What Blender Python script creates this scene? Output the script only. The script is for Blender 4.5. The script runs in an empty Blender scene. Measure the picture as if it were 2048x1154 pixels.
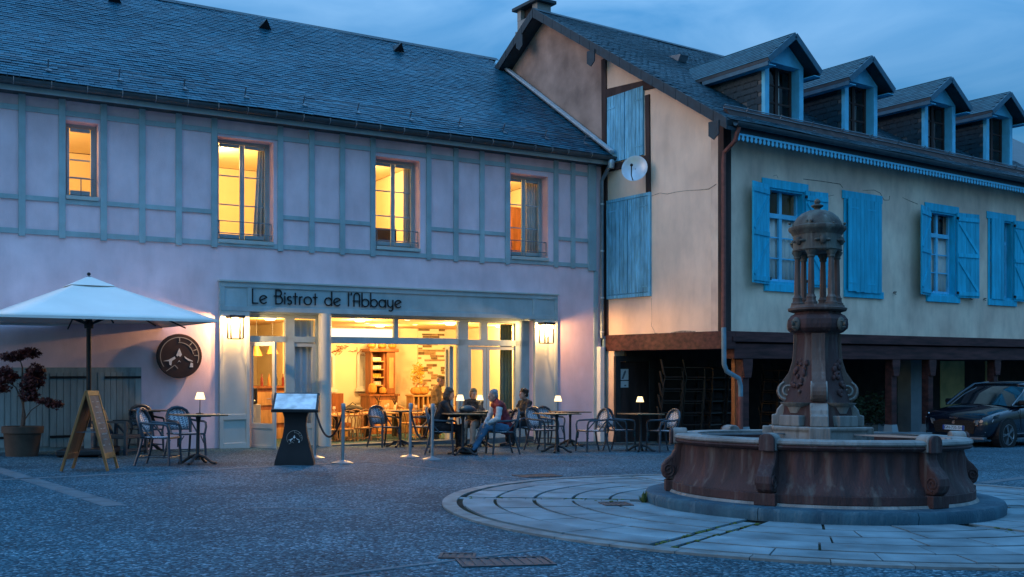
import bpy, bmesh, math, random
from mathutils import Vector, Matrix
random.seed(7)
R = math.radians
scene = bpy.context.scene
C = scene.collection
F, HOR, CZ = 2000.0, 730.0, 1.07          # focal length in photo pixels, horizon row, eye height

# ------------------------------------------------------------------ camera, sky, light
cam = bpy.data.cameras.new('camera')
cam.sensor_width = 36.0
cam.lens = 36.0 * F / 2048.0
cam.shift_y = (HOR - 577.0) / 2048.0
cam.clip_start, cam.clip_end = 0.1, 1000.0
camera = bpy.data.objects.new('camera', cam)
C.objects.link(camera)
camera.location = (0, 0, CZ)
camera.rotation_euler = (math.pi / 2, 0, 0)
scene.camera = camera

world = bpy.data.worlds.new('World')
scene.world = world
world.use_nodes = True
wn, wl = world.node_tree.nodes, world.node_tree.links
SUN_EL, SUN_AZ = R(4.0), R(-155.0)        # after-glow low on the left, behind the camera
sky = wn.new('ShaderNodeTexSky')
sky.sky_type = 'NISHITA'
sky.sun_disc = False
sky.sun_elevation = SUN_EL
sky.sun_rotation = SUN_AZ
tint = wn.new('ShaderNodeMixRGB'); tint.blend_type = 'MULTIPLY'; tint.inputs[0].default_value = 1
tint.inputs[2].default_value = (0.012, 0.032, 0.060, 1)
wl.new(sky.outputs[0], tint.inputs[1])
tc = wn.new('ShaderNodeTexCoord')
sep = wn.new('ShaderNodeSeparateXYZ'); wl.new(tc.outputs['Generated'], sep.inputs[0])
mp = wn.new('ShaderNodeMapping'); mp.inputs['Scale'].default_value = (1.6, 1.6, 5.0)
wl.new(tc.outputs['Generated'], mp.inputs[0])
nz = wn.new('ShaderNodeTexNoise'); nz.inputs['Scale'].default_value = 2.6; nz.inputs['Detail'].default_value = 7
nz.inputs['Distortion'].default_value = 0.6
wl.new(mp.outputs[0], nz.inputs[0])
cr = wn.new('ShaderNodeValToRGB')
cr.color_ramp.elements[0].position, cr.color_ramp.elements[0].color = 0.34, (0.030, 0.290, 0.71, 1)
cr.color_ramp.elements[1].position, cr.color_ramp.elements[1].color = 0.68, (0.330, 0.660, 1.10, 1)
wl.new(nz.outputs[0], cr.inputs[0])
mz = wn.new('ShaderNodeMath'); mz.operation = 'MULTIPLY_ADD'   # overcast dome: brightest overhead
wl.new(sep.outputs[2], mz.inputs[0]); mz.inputs[1].default_value = 1.85; mz.inputs[2].default_value = 0.02
cl = wn.new('ShaderNodeMixRGB'); cl.blend_type = 'MULTIPLY'; cl.inputs[0].default_value = 1
wl.new(cr.outputs[0], cl.inputs[1]); wl.new(mz.outputs[0], cl.inputs[2])
add = wn.new('ShaderNodeMixRGB'); add.blend_type = 'ADD'; add.inputs[0].default_value = 1
wl.new(cl.outputs[0], add.inputs[1]); wl.new(tint.outputs[0], add.inputs[2])
bg = wn['Background']; bg.inputs[1].default_value = 1.15
wl.new(add.outputs[0], bg.inputs[0])

sl = bpy.data.lights.new('sun', 'SUN')
sl.energy, sl.angle, sl.color = 0.95, R(40), (1.0, 0.72, 0.56)
sun = bpy.data.objects.new('sun', sl)
C.objects.link(sun)
sd = Vector((-0.93, -0.25, 0.26)).normalized()
sun.rotation_euler = sd.to_track_quat('Z', 'Y').to_euler()

scene.view_settings.view_transform = 'Standard'
scene.view_settings.look = 'None'
scene.view_settings.exposure = 0.0
scene.view_settings.gamma = 1.0
scene.cycles.use_denoising = True
scene.cycles.max_bounces = 6
scene.cycles.diffuse_bounces = 3
scene.cycles.glossy_bounces = 3
scene.cycles.transparent_max_bounces = 12
scene.cycles.sample_clamp_indirect = 3.0
scene.cycles.caustics_reflective = False
scene.cycles.caustics_refractive = False

# ------------------------------------------------------------------ frames of reference
def zg(x, y):                              # the square falls gently away from the viewer
    return -0.01 * x - 0.03 * y
GN = Vector((0.01, 0.03, 1)).normalized()
TILT = Vector((0, 0, 1)).rotation_difference(GN).to_matrix().to_4x4()
def gp(px, py):                            # point of the square seen at a photo position
    u, v = (px - 1024) / F, (py - HOR) / F
    y = CZ / (v - 0.01 * u - 0.03)
    return u * y, y
def gmat(x, y, rz=0.0, dz=0.0):
    return Matrix.Translation((x, y, zg(x, y) + dz)) @ TILT @ Matrix.Rotation(rz, 4, 'Z')

class Frame:
    def __init__(s, o, d, zb):
        s.o = Vector((o[0], o[1], zb)); s.dx = Vector((d[0], d[1], 0)).normalized()
        s.dy = Vector((-s.dx.y, s.dx.x, 0))
        s.m = Matrix(((s.dx.x, s.dy.x, 0, s.o.x), (s.dx.y, s.dy.y, 0, s.o.y), (0, 0, 1, zb), (0, 0, 0, 1)))
    def s_of(s, px, y=0.0):
        u = (px - 1024) / F; p = s.o + s.dy * y
        return (u * p.y - p.x) / (s.dx.x - u * s.dx.y)
    def y_of(s, px, x=0.0):
        u = (px - 1024) / F; p = s.o + s.dx * x
        return (u * p.y - p.x) / (s.dy.x - u * s.dy.y)
    def z_at(s, x, y, py):
        return CZ + (HOR - py) / F * (s.o + s.dx * x + s.dy * y).y - s.o.z
    def z_of(s, px, py, y=0.0):
        return s.z_at(s.s_of(px, y), y, py)
    def w(s, x, y, z):
        return s.m @ Vector((x, y, z))
LF = Frame((-5.61, 19.05), (1.688, 1.0), -0.55)
RF = Frame((4.35, 20.57), (1.438, 1.0), -0.66)
Ls, Lz, Rs, Rz = LF.s_of, LF.z_of, RF.s_of, RF.z_of
def Lg(x, y):                              # ground height in the left house's frame
    p = LF.w(x, y, 0); return zg(p.x, p.y) - LF.o.z
def Rg(x, y):
    p = RF.w(x, y, 0); return zg(p.x, p.y) - RF.o.z

# ------------------------------------------------------------------ materials
MATS = {}
def mat(name, col, rough=0.7, metal=0.0, var=0.25, scale=6.0, bump=0.0, bscale=60.0, col2=None, detail=4, spec=0.4, stretch=None, rnd=0.0, emit=None, estr=0.0, coat=0.0, streak=0.0):
    m = bpy.data.materials.new(name); m.use_nodes = True
    n, l = m.node_tree.nodes, m.node_tree.links
    b = n['Principled BSDF']
    b.inputs['Roughness'].default_value = rough
    b.inputs['Metallic'].default_value = metal
    b.inputs['Specular IOR Level'].default_value = spec
    b.inputs['Coat Weight'].default_value = coat
    t = n.new('ShaderNodeTexCoord'); co = t.outputs['Object']
    if stretch:
        k = n.new('ShaderNodeMapping'); k.inputs['Scale'].default_value = stretch
        l.new(co, k.inputs[0]); co = k.outputs[0]
    z = n.new('ShaderNodeTexNoise'); z.inputs['Scale'].default_value = scale; z.inputs['Detail'].default_value = detail
    l.new(co, z.inputs[0])
    r = n.new('ShaderNodeValToRGB')
    c2 = col2 if col2 else tuple(c * (1 - var) for c in col)
    c1 = col if col2 else tuple(min(1, c * (1 + var * 0.6)) for c in col)
    r.color_ramp.elements[0].position, r.color_ramp.elements[0].color = 0.33, (*c2, 1)
    r.color_ramp.elements[1].position, r.color_ramp.elements[1].color = 0.67, (*c1, 1)
    l.new(z.outputs[0], r.inputs[0]); out = r.outputs[0]
    if streak:                              # weathering: run-off streaks and blotches
        k = n.new('ShaderNodeMapping'); k.inputs['Scale'].default_value = (2.0, 2.0, 0.75); l.new(t.outputs['Object'], k.inputs[0])
        z3 = n.new('ShaderNodeTexNoise'); z3.inputs['Scale'].default_value = 1.7; z3.inputs['Detail'].default_value = 8; z3.inputs['Roughness'].default_value = 0.62; l.new(k.outputs[0], z3.inputs[0])
        k2 = n.new('ShaderNodeMapRange'); k2.inputs[1].default_value = 0.42; k2.inputs[2].default_value = 0.66; k2.inputs[3].default_value = 1.0; k2.inputs[4].default_value = 1 - streak; l.new(z3.outputs[0], k2.inputs[0])
        mx = n.new('ShaderNodeMixRGB'); mx.blend_type = 'MULTIPLY'; mx.inputs[0].default_value = 1; l.new(out, mx.inputs[1]); l.new(k2.outputs[0], mx.inputs[2]); out = mx.outputs[0]
    if rnd:
        oi = n.new('ShaderNodeObjectInfo'); h = n.new('ShaderNodeHueSaturation')
        k = n.new('ShaderNodeMapRange'); k.inputs[3].default_value = 1 - rnd; k.inputs[4].default_value = 1 + rnd
        l.new(oi.outputs['Random'], k.inputs[0]); l.new(k.outputs[0], h.inputs['Value'])
        l.new(out, h.inputs['Color']); out = h.outputs[0]
    l.new(out, b.inputs['Base Color'])
    if bump:
        z2 = n.new('ShaderNodeTexNoise'); z2.inputs['Scale'].default_value = bscale; z2.inputs['Detail'].default_value = 3
        l.new(co, z2.inputs[0])
        bp = n.new('ShaderNodeBump'); bp.inputs['Strength'].default_value = bump; bp.inputs['Distance'].default_value = 0.01
        l.new(z2.outputs[0], bp.inputs['Height']); l.new(bp.outputs[0], b.inputs['Normal'])
    if emit:
        b.inputs['Emission Color'].default_value = (*emit, 1); b.inputs['Emission Strength'].default_value = estr
    MATS[name] = m
    return m
def M(name): return MATS[name]

mat('pink_plaster', (0.97, 0.68, 0.73), 0.9, streak=0.10, var=0.13, scale=1.3, bump=0.4, bscale=60, detail=9)
mat('sage_paint', (0.38, 0.49, 0.515), 0.55, rnd=0.07, streak=0.15, var=0.12, scale=3, bump=0.08, bscale=40)
mat('sage_light', (0.48, 0.52, 0.50), 0.5, var=0.08, scale=3)
mat('door_grey', (0.33, 0.39, 0.39), 0.6, rnd=0.08, streak=0.2, var=0.15, scale=4, stretch=(6, 6, 0.6), bump=0.15, bscale=30)
mat('cream_plaster', (0.94, 0.68, 0.51), 0.92, streak=0.10, var=0.13, scale=0.9, bump=0.35, bscale=70, detail=7)
mat('front_plaster', (0.97, 0.665, 0.505), 0.92, streak=0.18, var=0.25, scale=0.8, bump=0.35, bscale=70, detail=7)
mat('brown_render', (0.40, 0.28, 0.23), 0.95, var=0.35, scale=1.6, bump=0.5, bscale=45, detail=8)
mat('patch_stone', (0.33, 0.26, 0.21), 0.95, var=0.5, scale=14, bump=0.8, bscale=25)
mat('dark_timber', (0.055, 0.030, 0.026), 0.75, var=0.5, scale=5, stretch=(1, 1, 0.25), bump=0.5, bscale=20)
mat('red_timber', (0.080, 0.025, 0.023), 0.7, var=0.6, scale=3.5, stretch=(0.4, 2, 3), bump=0.5, bscale=18, detail=8)
mat('blue_paint', (0.014, 0.48, 0.70), 0.6, rnd=0.13, streak=0.18, var=0.16, scale=3, stretch=(4, 4, 0.6), bump=0.12, bscale=25)
mat('pale_blue_paint', (0.20, 0.58, 0.80), 0.7, rnd=0.12, streak=0.35, var=0.30, scale=5, stretch=(7, 7, 0.5), bump=0.3, bscale=25, detail=8)
mat('dormer_paint', (0.14, 0.58, 0.82), 0.6, var=0.14, scale=4)
mat('zinc', (0.22, 0.26, 0.29), 0.42, 0.6, var=0.2, scale=6)
mat('zinc_bright', (0.50, 0.56, 0.60), 0.35, 0.5, var=0.15, scale=6)
mat('zinc_dark', (0.07, 0.09, 0.10), 0.45, 0.4, var=0.25, scale=5)
mat('rust_pipe', (0.20, 0.065, 0.05), 0.6, var=0.3, scale=8)
mat('blue_pipe', (0.16, 0.27, 0.33), 0.5, 0.2, var=0.2, scale=7)
mat('chimney_render', (0.30, 0.31, 0.30), 0.9, var=0.25, scale=2, bump=0.3)
mat('dark_blue_trim', (0.040, 0.13, 0.19), 0.55, var=0.2, scale=6)
mat('flash_white', (0.55, 0.62, 0.66), 0.5, 0.1, var=0.15, scale=8)
mat('slate_board', (0.010, 0.036, 0.052), 0.5, var=0.3, scale=7)
mat('black_metal', (0.018, 0.018, 0.020), 0.45, 0.3, var=0.2, scale=10)
mat('iron', (0.035, 0.038, 0.042), 0.5, 0.5, var=0.3, scale=12, bump=0.2)
mat('steel', (0.34, 0.37, 0.40), 0.42, 0.8, var=0.08, scale=10)
mat('white_paint', (0.78, 0.78, 0.75), 0.5, var=0.05)
mat('canvas', (0.92, 0.86, 0.80), 0.85, var=0.05, scale=2, bump=0.06, bscale=120)
mat('upper_wall', (0.84, 0.70, 0.42), 0.9, var=0.05, scale=1.2)
mat('room_wall', (0.86, 0.76, 0.54), 0.9, var=0.06, scale=1.2, bump=0.1)
mat('room_ceiling', (0.84, 0.56, 0.26), 0.9, var=0.03)
mat('room_floor', (0.42, 0.28, 0.15), 0.5, var=0.25, scale=3, stretch=(0.5, 5, 1))
mat('oak', (0.26, 0.095, 0.03), 0.5, var=0.35, scale=4, stretch=(3, 3, 0.6))
mat('honey_wood', (0.50, 0.28, 0.11), 0.5, var=0.3, scale=4, stretch=(3, 3, 0.6))
mat('sign_wood', (0.27, 0.125, 0.04), 0.55, var=0.3, scale=5, stretch=(5, 5, 0.8))
mat('chalkboard', (0.20, 0.13, 0.10), 0.8, var=0.25, scale=5)
mat('chalk', (0.36, 0.32, 0.28), 0.9, var=0.3, scale=30)
mat('curtain_white', (0.72, 0.68, 0.60), 0.9, var=0.06)
mat('curtain_grey', (0.55, 0.58, 0.57), 0.9, var=0.06)
mat('curtain_green', (0.20, 0.24, 0.16), 0.9, var=0.1)
mat('sign_black', (0.012, 0.012, 0.014), 0.4, var=0.1)
mat('plaque_brown', (0.045, 0.022, 0.015), 0.45, var=0.3, scale=6)
mat('emblem_white', (0.62, 0.60, 0.58), 0.6, var=0.2, scale=20)
mat('emblem_line', (0.34, 0.29, 0.24), 0.6, var=0.1)
mat('soil', (0.03, 0.022, 0.016), 0.95, var=0.4, scale=20)
mat('terracotta', (0.085, 0.058, 0.042), 0.8, var=0.25, scale=5, bump=0.15)
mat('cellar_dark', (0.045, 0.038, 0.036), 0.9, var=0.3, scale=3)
mat('ochre_wall', (0.80, 0.62, 0.28), 0.9, var=0.2, scale=2)
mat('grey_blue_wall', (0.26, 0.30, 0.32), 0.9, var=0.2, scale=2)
mat('paper', (0.72, 0.72, 0.72), 0.8, var=0.03)

def glass_mat(name, tintc=(0.9, 0.95, 1.0), refl=1.0):
    m = bpy.data.materials.new(name); m.use_nodes = True
    n, l = m.node_tree.nodes, m.node_tree.links
    n.remove(n['Principled BSDF']); o = n['Material Output']
    tr = n.new('ShaderNodeBsdfTransparent'); tr.inputs[0].default_value = (*tintc, 1)
    gl = n.new('ShaderNodeBsdfGlossy'); gl.inputs['Roughness'].default_value = 0.03
    fr = n.new('ShaderNodeFresnel'); fr.inputs[0].default_value = 1.45
    mu = n.new('ShaderNodeMath'); mu.operation = 'MULTIPLY'; mu.inputs[1].default_value = refl
    mx = n.new('ShaderNodeMixShader')
    ge = n.new('ShaderNodeNewGeometry'); iv = n.new('ShaderNodeMath'); iv.operation = 'SUBTRACT'; iv.inputs[0].default_value = 1.0; m2 = n.new('ShaderNodeMath'); m2.operation = 'MULTIPLY'
    l.new(ge.outputs['Backfacing'], iv.inputs[1]); l.new(fr.outputs[0], mu.inputs[0]); l.new(mu.outputs[0], m2.inputs[0]); l.new(iv.outputs[0], m2.inputs[1]); l.new(m2.outputs[0], mx.inputs[0]); l.new(tr.outputs[0], mx.inputs[1]); l.new(gl.outputs[0], mx.inputs[2])
    l.new(mx.outputs[0], o.inputs[0])
    MATS[name] = m
glass_mat('glass', (0.95, 0.97, 1.0), 0.55)
glass_mat('dark_glass', (0.97, 0.98, 0.99), 1.0)
def emit_mat(name, col, s):
    m = bpy.data.materials.new(name); m.use_nodes = True
    n, l = m.node_tree.nodes, m.node_tree.links
    n.remove(n['Principled BSDF'])
    e = n.new('ShaderNodeEmission'); e.inputs[0].default_value = (*col, 1); e.inputs[1].default_value = s
    l.new(e.outputs[0], n['Material Output'].inputs[0]); MATS[name] = m
emit_mat('lamp_glow', (1.0, 0.74, 0.34), 5.0)
emit_mat('lantern_glow', (1.0, 0.80, 0.46), 12.0)
emit_mat('spot_glow', (1.0, 0.82, 0.5), 4.0)
emit_mat('cove_glow', (1.0, 0.84, 0.56), 2.0)

def slate_mat(name, a, b, rough=0.42):
    m = mat(name, a, rough, var=0.2, scale=9, spec=0.3)
    n, l = m.node_tree.nodes, m.node_tree.links
    bs = n['Principled BSDF']
    at = n.new('ShaderNodeAttribute'); at.attribute_name = 'tone'
    rp = n.new('ShaderNodeValToRGB')
    rp.color_ramp.elements[0].color = (*b, 1); rp.color_ramp.elements[1].color = (*a, 1)
    l.new(at.outputs['Fac'], rp.inputs[0])
    z = n.new('ShaderNodeTexNoise'); z.inputs['Scale'].default_value = 2.0; z.inputs['Detail'].default_value = 6
    g = n.new('ShaderNodeNewGeometry'); l.new(g.outputs['Position'], z.inputs[0])
    k = n.new('ShaderNodeMapRange'); k.inputs[3].default_value = 0.8; k.inputs[4].default_value = 1.18
    l.new(z.outputs[0], k.inputs[0])
    mx = n.new('ShaderNodeMixRGB'); mx.blend_type = 'MULTIPLY'; mx.inputs[0].default_value = 1
    l.new(rp.outputs[0], mx.inputs[1]); l.new(k.outputs[0], mx.inputs[2])
    l.new(mx.outputs[0], bs.inputs['Base Color'])
slate_mat('slate', (0.014, 0.130, 0.195), (0.003, 0.052, 0.088))
slate_mat('old_slate', (0.016, 0.078, 0.108), (0.004, 0.030, 0.046), 0.5)

# ------------------------------------------------------------------ mesh building
class MB:
    def __init__(s): s.v, s.f, s.tone = [], [], []
    def add(s, vs, fs, tone=None):
        o = len(s.v); s.v += [tuple(p) for p in vs]; s.f += [tuple(i + o for i in f) for f in fs]
        if tone is not None: s.tone += [tone] * len(fs)
        return s
    def box(s, x0, x1, y0, y1, z0, z1, m=None, tone=None):
        vs = [Vector((x, y, z)) for z in (z0, z1) for y in (y0, y1) for x in (x0, x1)]
        if m is not None: vs = [m @ v for v in vs]
        return s.add(vs, [(0, 2, 3, 1), (4, 5, 7, 6), (0, 1, 5, 4), (2, 6, 7, 3), (0, 4, 6, 2), (1, 3, 7, 5)], tone)
    def poly(s, pts): return s.add(pts, [tuple(range(len(pts)))])
    def prism(s, pts, d):                                   # polygon pts extruded by vector d
        n = len(pts); d = Vector(d); a = [Vector(p) for p in pts]
        fs = [tuple(reversed(range(n))), tuple(range(n, 2 * n))] + [(i, (i + 1) % n, n + (i + 1) % n, n + i) for i in range(n)]
        return s.add(a + [p + d for p in a], fs)
    def bar(s, a, b, w, h, up=(0, 0, 1)):                   # rectangular bar from a to b
        a, b = Vector(a), Vector(b); d = (b - a); L = d.length; d.normalize(); up = Vector(up)
        x = d.cross(up)
        if x.length < 1e-4: x = d.cross(Vector((0, 1, 0)))
        x.normalize(); u = x.cross(d)
        m = Matrix(((x.x, d.x, u.x, a.x), (x.y, d.y, u.y, a.y), (x.z, d.z, u.z, a.z), (0, 0, 0, 1)))
        return s.box(-w / 2, w / 2, 0, L, -h / 2, h / 2, m)
    def tube(s, pts, r, n=8, closed=False, caps=True, flat=1.0):
        P = [Vector(p) for p in pts]; k = len(P)
        rr = r if isinstance(r, (list, tuple)) else [r] * k
        T = []
        for i in range(k):
            a = P[(i - 1) % k] if (closed or i > 0) else P[i]; b = P[(i + 1) % k] if (closed or i < k - 1) else P[i]
            T.append((b - a).normalized())
        ref = Vector((0, 0, 1)) if abs(T[0].z) < 0.9 else Vector((1, 0, 0))
        x = T[0].cross(ref).normalized(); o = len(s.v); vs = []
        for i in range(k):
            x = (x - T[i] * x.dot(T[i]))
            if x.length < 1e-6: x = T[i].orthogonal()
            x.normalize(); y = T[i].cross(x)
            for j in range(n):
                a = 2 * math.pi * j / n
                vs.append(P[i] + (x * math.cos(a) + y * math.sin(a) * flat) * rr[i])
        fs = []
        for i in range(k if closed else k - 1):
            q = (i + 1) % k
            for j in range(n):
                fs.append((i * n + j, i * n + (j + 1) % n, q * n + (j + 1) % n, q * n + j))
        if caps and not closed:
            fs.append(tuple(reversed(range(n)))); fs.append(tuple((k - 1) * n + j for j in range(n)))
        return s.add(vs, fs)
    def lathe(s, prof, n=24, c=(0, 0, 0), a0=0.0, m=None, mod=None):
        vs = []; k = len(prof)
        for r, z in prof:
            for j in range(n):
                a = a0 + 2 * math.pi * j / n
                q = r * (mod(a, z) if mod else 1)
                v = Vector((c[0] + q * math.cos(a), c[1] + q * math.sin(a), c[2] + z))
                vs.append(m @ v if m is not None else v)
        fs = []
        for i in range(k - 1):
            for j in range(n):
                fs.append((i * n + j, i * n + (j + 1) % n, (i + 1) * n + (j + 1) % n, (i + 1) * n + j))
        if prof[0][0] > 1e-5: fs.append(tuple(reversed(range(n))))
        if prof[-1][0] > 1e-5: fs.append(tuple((k - 1) * n + j for j in range(n)))
        return s.add(vs, fs)
    def ball(s, c, r, n=10, k=6, m=None):
        rx, ry, rz = r if isinstance(r, (tuple, list)) else (r, r, r)
        vs = [Vector((0, 0, -rz))]
        for i in range(1, k):
            t = -math.pi / 2 + math.pi * i / k
            for j in range(n):
                a = 2 * math.pi * j / n
                vs.append(Vector((rx * math.cos(t) * math.cos(a), ry * math.cos(t) * math.sin(a), rz * math.sin(t))))
        vs.append(Vector((0, 0, rz)))
        fs = [(0, 1 + (j + 1) % n, 1 + j) for j in range(n)]
        for i in range(k - 2):
            for j in range(n):
                fs.append((1 + i * n + j, 1 + i * n + (j + 1) % n, 1 + (i + 1) * n + (j + 1) % n, 1 + (i + 1) * n + j))
        t = len(vs) - 1
        fs += [(t, 1 + (k - 2) * n + j, 1 + (k - 2) * n + (j + 1) % n) for j in range(n)]
        if m is not None: vs = [m @ v for v in vs]
        return s.add([v + Vector(c) for v in vs], fs)
    def mesh(s, name, m, smooth=False):
        me = bpy.data.meshes.new(name); me.from_pydata(s.v, [], s.f)
        if s.tone and len(s.tone) == len(s.f):
            at = me.attributes.new('tone', 'FLOAT', 'FACE'); at.data.foreach_set('value', s.tone)
        me.materials.append(MATS[m] if isinstance(m, str) else m)
        if smooth:
            me.shade_smooth(); me.set_sharp_from_angle(angle=R(38))
        me.update(); return me
    def build(s, name, m, parent=None, smooth=False, bevel=0.0, mtx=None):
        return put(name, s.mesh(name, m, smooth), parent, bevel, mtx)
def put(name, me, parent=None, bevel=0.0, mtx=None):
    o = bpy.data.objects.new(name, me); C.objects.link(o)
    if parent is not None: o.parent = parent
    if mtx is not None: o.matrix_basis = mtx
    if bevel:
        b = o.modifiers.new('bevel', 'BEVEL'); b.width = bevel; b.segments = 2; b.limit_method = 'ANGLE'; b.angle_limit = R(40)
    return o
def tag(o, label, cat, group=None):
    o['label'] = label; o['category'] = cat
    if group: o['group'] = group
    return o
def thing(name, label, cat, mtx=None, group=None):
    o = bpy.data.objects.new(name, None); C.objects.link(o); o.empty_display_size = 0.2
    if mtx is not None: o.matrix_basis = mtx
    return tag(o, label, cat, group)
def structure(o): o['kind'] = 'structure'; return o
def stuff(o): o['kind'] = 'stuff'; return o
def dup(root, mtx, label, group=None):
    r = root.copy(); C.objects.link(r); r.matrix_basis = mtx; r['label'] = label
    if group: r['group'] = group
    for ch in list(root.children):
        c = ch.copy(); C.objects.link(c); c.parent = r
        for g in list(ch.children):
            d = g.copy(); C.objects.link(d); d.parent = c
    return r
def wall_holes(mb, x0, x1, z0, z1, holes, y0, y1, top=None):
    """slab between y0 (outside) and y1 with rectangular holes (hx0,hx1,hz0,hz1)"""
    xs = sorted({x0, x1, *[h[0] for h in holes], *[h[1] for h in holes]}); zs = sorted({z0, z1, *[h[2] for h in holes], *[h[3] for h in holes]})
    xs = [x for x in xs if x0 <= x <= x1]; zs = [z for z in zs if z0 <= z <= z1]
    def solid(i, j):
        if i < 0 or j < 0 or i >= len(xs) - 1 or j >= len(zs) - 1: return False
        cx, cz = (xs[i] + xs[i + 1]) / 2, (zs[j] + zs[j + 1]) / 2
        return not any(h[0] < cx < h[1] and h[2] < cz < h[3] for h in holes)
    for i in range(len(xs) - 1):
        for j in range(len(zs) - 1):
            if not solid(i, j): continue
            a, b, c, d = xs[i], xs[i + 1], zs[j], zs[j + 1]
            mb.poly([(a, y0, c), (b, y0, c), (b, y0, d), (a, y0, d)])
            mb.poly([(a, y1, c), (a, y1, d), (b, y1, d), (b, y1, c)])
            if not solid(i - 1, j): mb.poly([(a, y0, c), (a, y0, d), (a, y1, d), (a, y1, c)])
            if not solid(i + 1, j): mb.poly([(b, y0, c), (b, y1, c), (b, y1, d), (b, y0, d)])
            if not solid(i, j - 1): mb.poly([(a, y0, c), (a, y1, c), (b, y1, c), (b, y0, c)])
            if not solid(i, j + 1): mb.poly([(a, y0, d), (b, y0, d), (b, y1, d), (a, y1, d)])
    return mb
def point_light(name, loc, power, col, r=0.05, parent=None):
    l = bpy.data.lights.new(name, 'POINT'); l.energy = power; l.color = col; l.shadow_soft_size = r
    o = bpy.data.objects.new(name, l); C.objects.link(o); o.location = loc
    if parent is not None: o.parent = parent
    return o
WARM = (1.0, 0.55, 0.17)
# ------------------------------------------------------------------ ground
def ground_material():
    m = bpy.data.materials.new('aggregate'); m.use_nodes = True
    n, l = m.node_tree.nodes, m.node_tree.links; b = n['Principled BSDF']
    t = n.new('ShaderNodeTexCoord')
    v = n.new('ShaderNodeTexVoronoi'); v.inputs['Scale'].default_value = 54
    l.new(t.outputs['Object'], v.inputs[0])
    sp = n.new('ShaderNodeSeparateColor'); l.new(v.outputs['Color'], sp.inputs[0])
    r = n.new('ShaderNodeValToRGB'); e = r.color_ramp.elements
    e[0].position, e[0].color = 0.0, (0.009, 0.025, 0.036, 1); e[1].position, e[1].color = 1.0, (0.19, 0.30, 0.36, 1)
    for p, c in ((0.35, (0.021, 0.058, 0.082)), (0.7, (0.040, 0.104, 0.140)), (0.9, (0.072, 0.165, 0.215))):
        k = e.new(p); k.color = (*c, 1)
    l.new(sp.outputs[0], r.inputs[0])
    z = n.new('ShaderNodeTexNoise'); z.inputs['Scale'].default_value = 0.55; z.inputs['Detail'].default_value = 8; z.inputs['Roughness'].default_value = 0.65
    l.new(t.outputs['Object'], z.inputs[0])
    k = n.new('ShaderNodeMapRange'); k.inputs[1].default_value = 0.3; k.inputs[2].default_value = 0.7; k.inputs[3].default_value = 0.62; k.inputs[4].default_value = 1.45
    l.new(z.outputs[0], k.inputs[0])
    mx = n.new('ShaderNodeMixRGB'); mx.blend_type = 'MULTIPLY'; mx.inputs[0].default_value = 1
    l.new(r.outputs[0], mx.inputs[1]); l.new(k.outputs[0], mx.inputs[2]); l.new(mx.outputs[0], b.inputs['Base Color'])
    b.inputs['Roughness'].default_value = 0.7; b.inputs['Specular IOR Level'].default_value = 0.06
    bp = n.new('ShaderNodeBump'); bp.inputs['Strength'].default_value = 0.7; bp.inputs['Distance'].default_value = 0.012; bp.invert = True
    l.new(v.outputs['Distance'], bp.inputs['Height']); l.new(bp.outputs[0], b.inputs['Normal'])
    MATS['aggregate'] = m
ground_material()
mat('concrete_band', (0.075, 0.120, 0.145), 0.8, var=0.3, scale=7, bump=0.3, bscale=120, detail=8)
mat('pave_stone', (0.145, 0.215, 0.245), 0.7, spec=0.2, var=0.36, scale=2.6, bump=0.25, bscale=35, detail=9, rnd=0.16)
mat('border_stone', (0.14, 0.18, 0.19), 0.7, var=0.35, scale=6, bump=0.3, rnd=0.15)
mat('joint_moss', (0.035, 0.045, 0.018), 0.95, col2=(0.028, 0.026, 0.024), scale=2.2, bump=0.5, bscale=50)
mat('moss', (0.055, 0.085, 0.018), 0.95, var=0.5, scale=25, bump=0.8, bscale=60)
mat('red_grate', (0.085, 0.062, 0.058), 0.7, var=0.4, scale=18, bump=0.4)
mat('grate_iron', (0.030, 0.058, 0.074), 0.55, 0.4, var=0.3, scale=18)

g = MB()
XS = [-300, -60, -20, -10, -5, 0, 5, 10, 20, 60, 300]; YS = [-60, -10, 0, 4, 8, 12, 16, 20, 24, 30, 60, 300]
for j, y in enumerate(YS):
    for i, x in enumerate(XS):
        g.v.append((x, y, zg(max(-60, min(60, x)), max(-10, min(60, y)))))
for j in range(len(YS) - 1):
    for i in range(len(XS) - 1):
        a = j * len(XS) + i; g.f.append((a, a + 1, a + 1 + len(XS), a + len(XS)))
ground = structure(g.build('ground', 'aggregate'))

def band(p, q, w=0.13):                     # flush concrete strip laid in the square
    (x0, y0), (x1, y1) = gp(*p), gp(*q); d = Vector((x1 - x0, y1 - y0)); n = Vector((-d.y, d.x)).normalized() * w / 2
    b = MB(); k = 8
    for i in range(k):
        s0, s1 = i / k + 0.002, (i + 1) / k - 0.002; vs = []
        for dz in (-0.03, 0.004):
            for s, sg in ((s0, -1), (s1, -1), (s1, 1), (s0, 1)):
                x, y = x0 + d.x * s + n.x * sg, y0 + d.y * s + n.y * sg; vs.append((x, y, zg(x, y) + dz))
        b.add(vs, [(3, 2, 1, 0), (4, 5, 6, 7), (0, 1, 5, 4), (1, 2, 6, 5), (2, 3, 7, 6), (3, 0, 4, 7)])
    return structure(b.build('paving_strip', 'concrete_band'))
band((-140, 967), (735, 924), 0.15)
band((-60, 922), (232, 1012), 0.20)
band((735, 924), (1300, 985), 0.07)
band((500, 1016), (760, 1019), 0.05)
band((560, 1165), (1098, 1097), 0.05)
band((1965, 966), (2090, 950), 0.16)

FC = Vector((3.05, 10.0))                   # fountain centre
GF = gmat(FC.x, FC.y)
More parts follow.
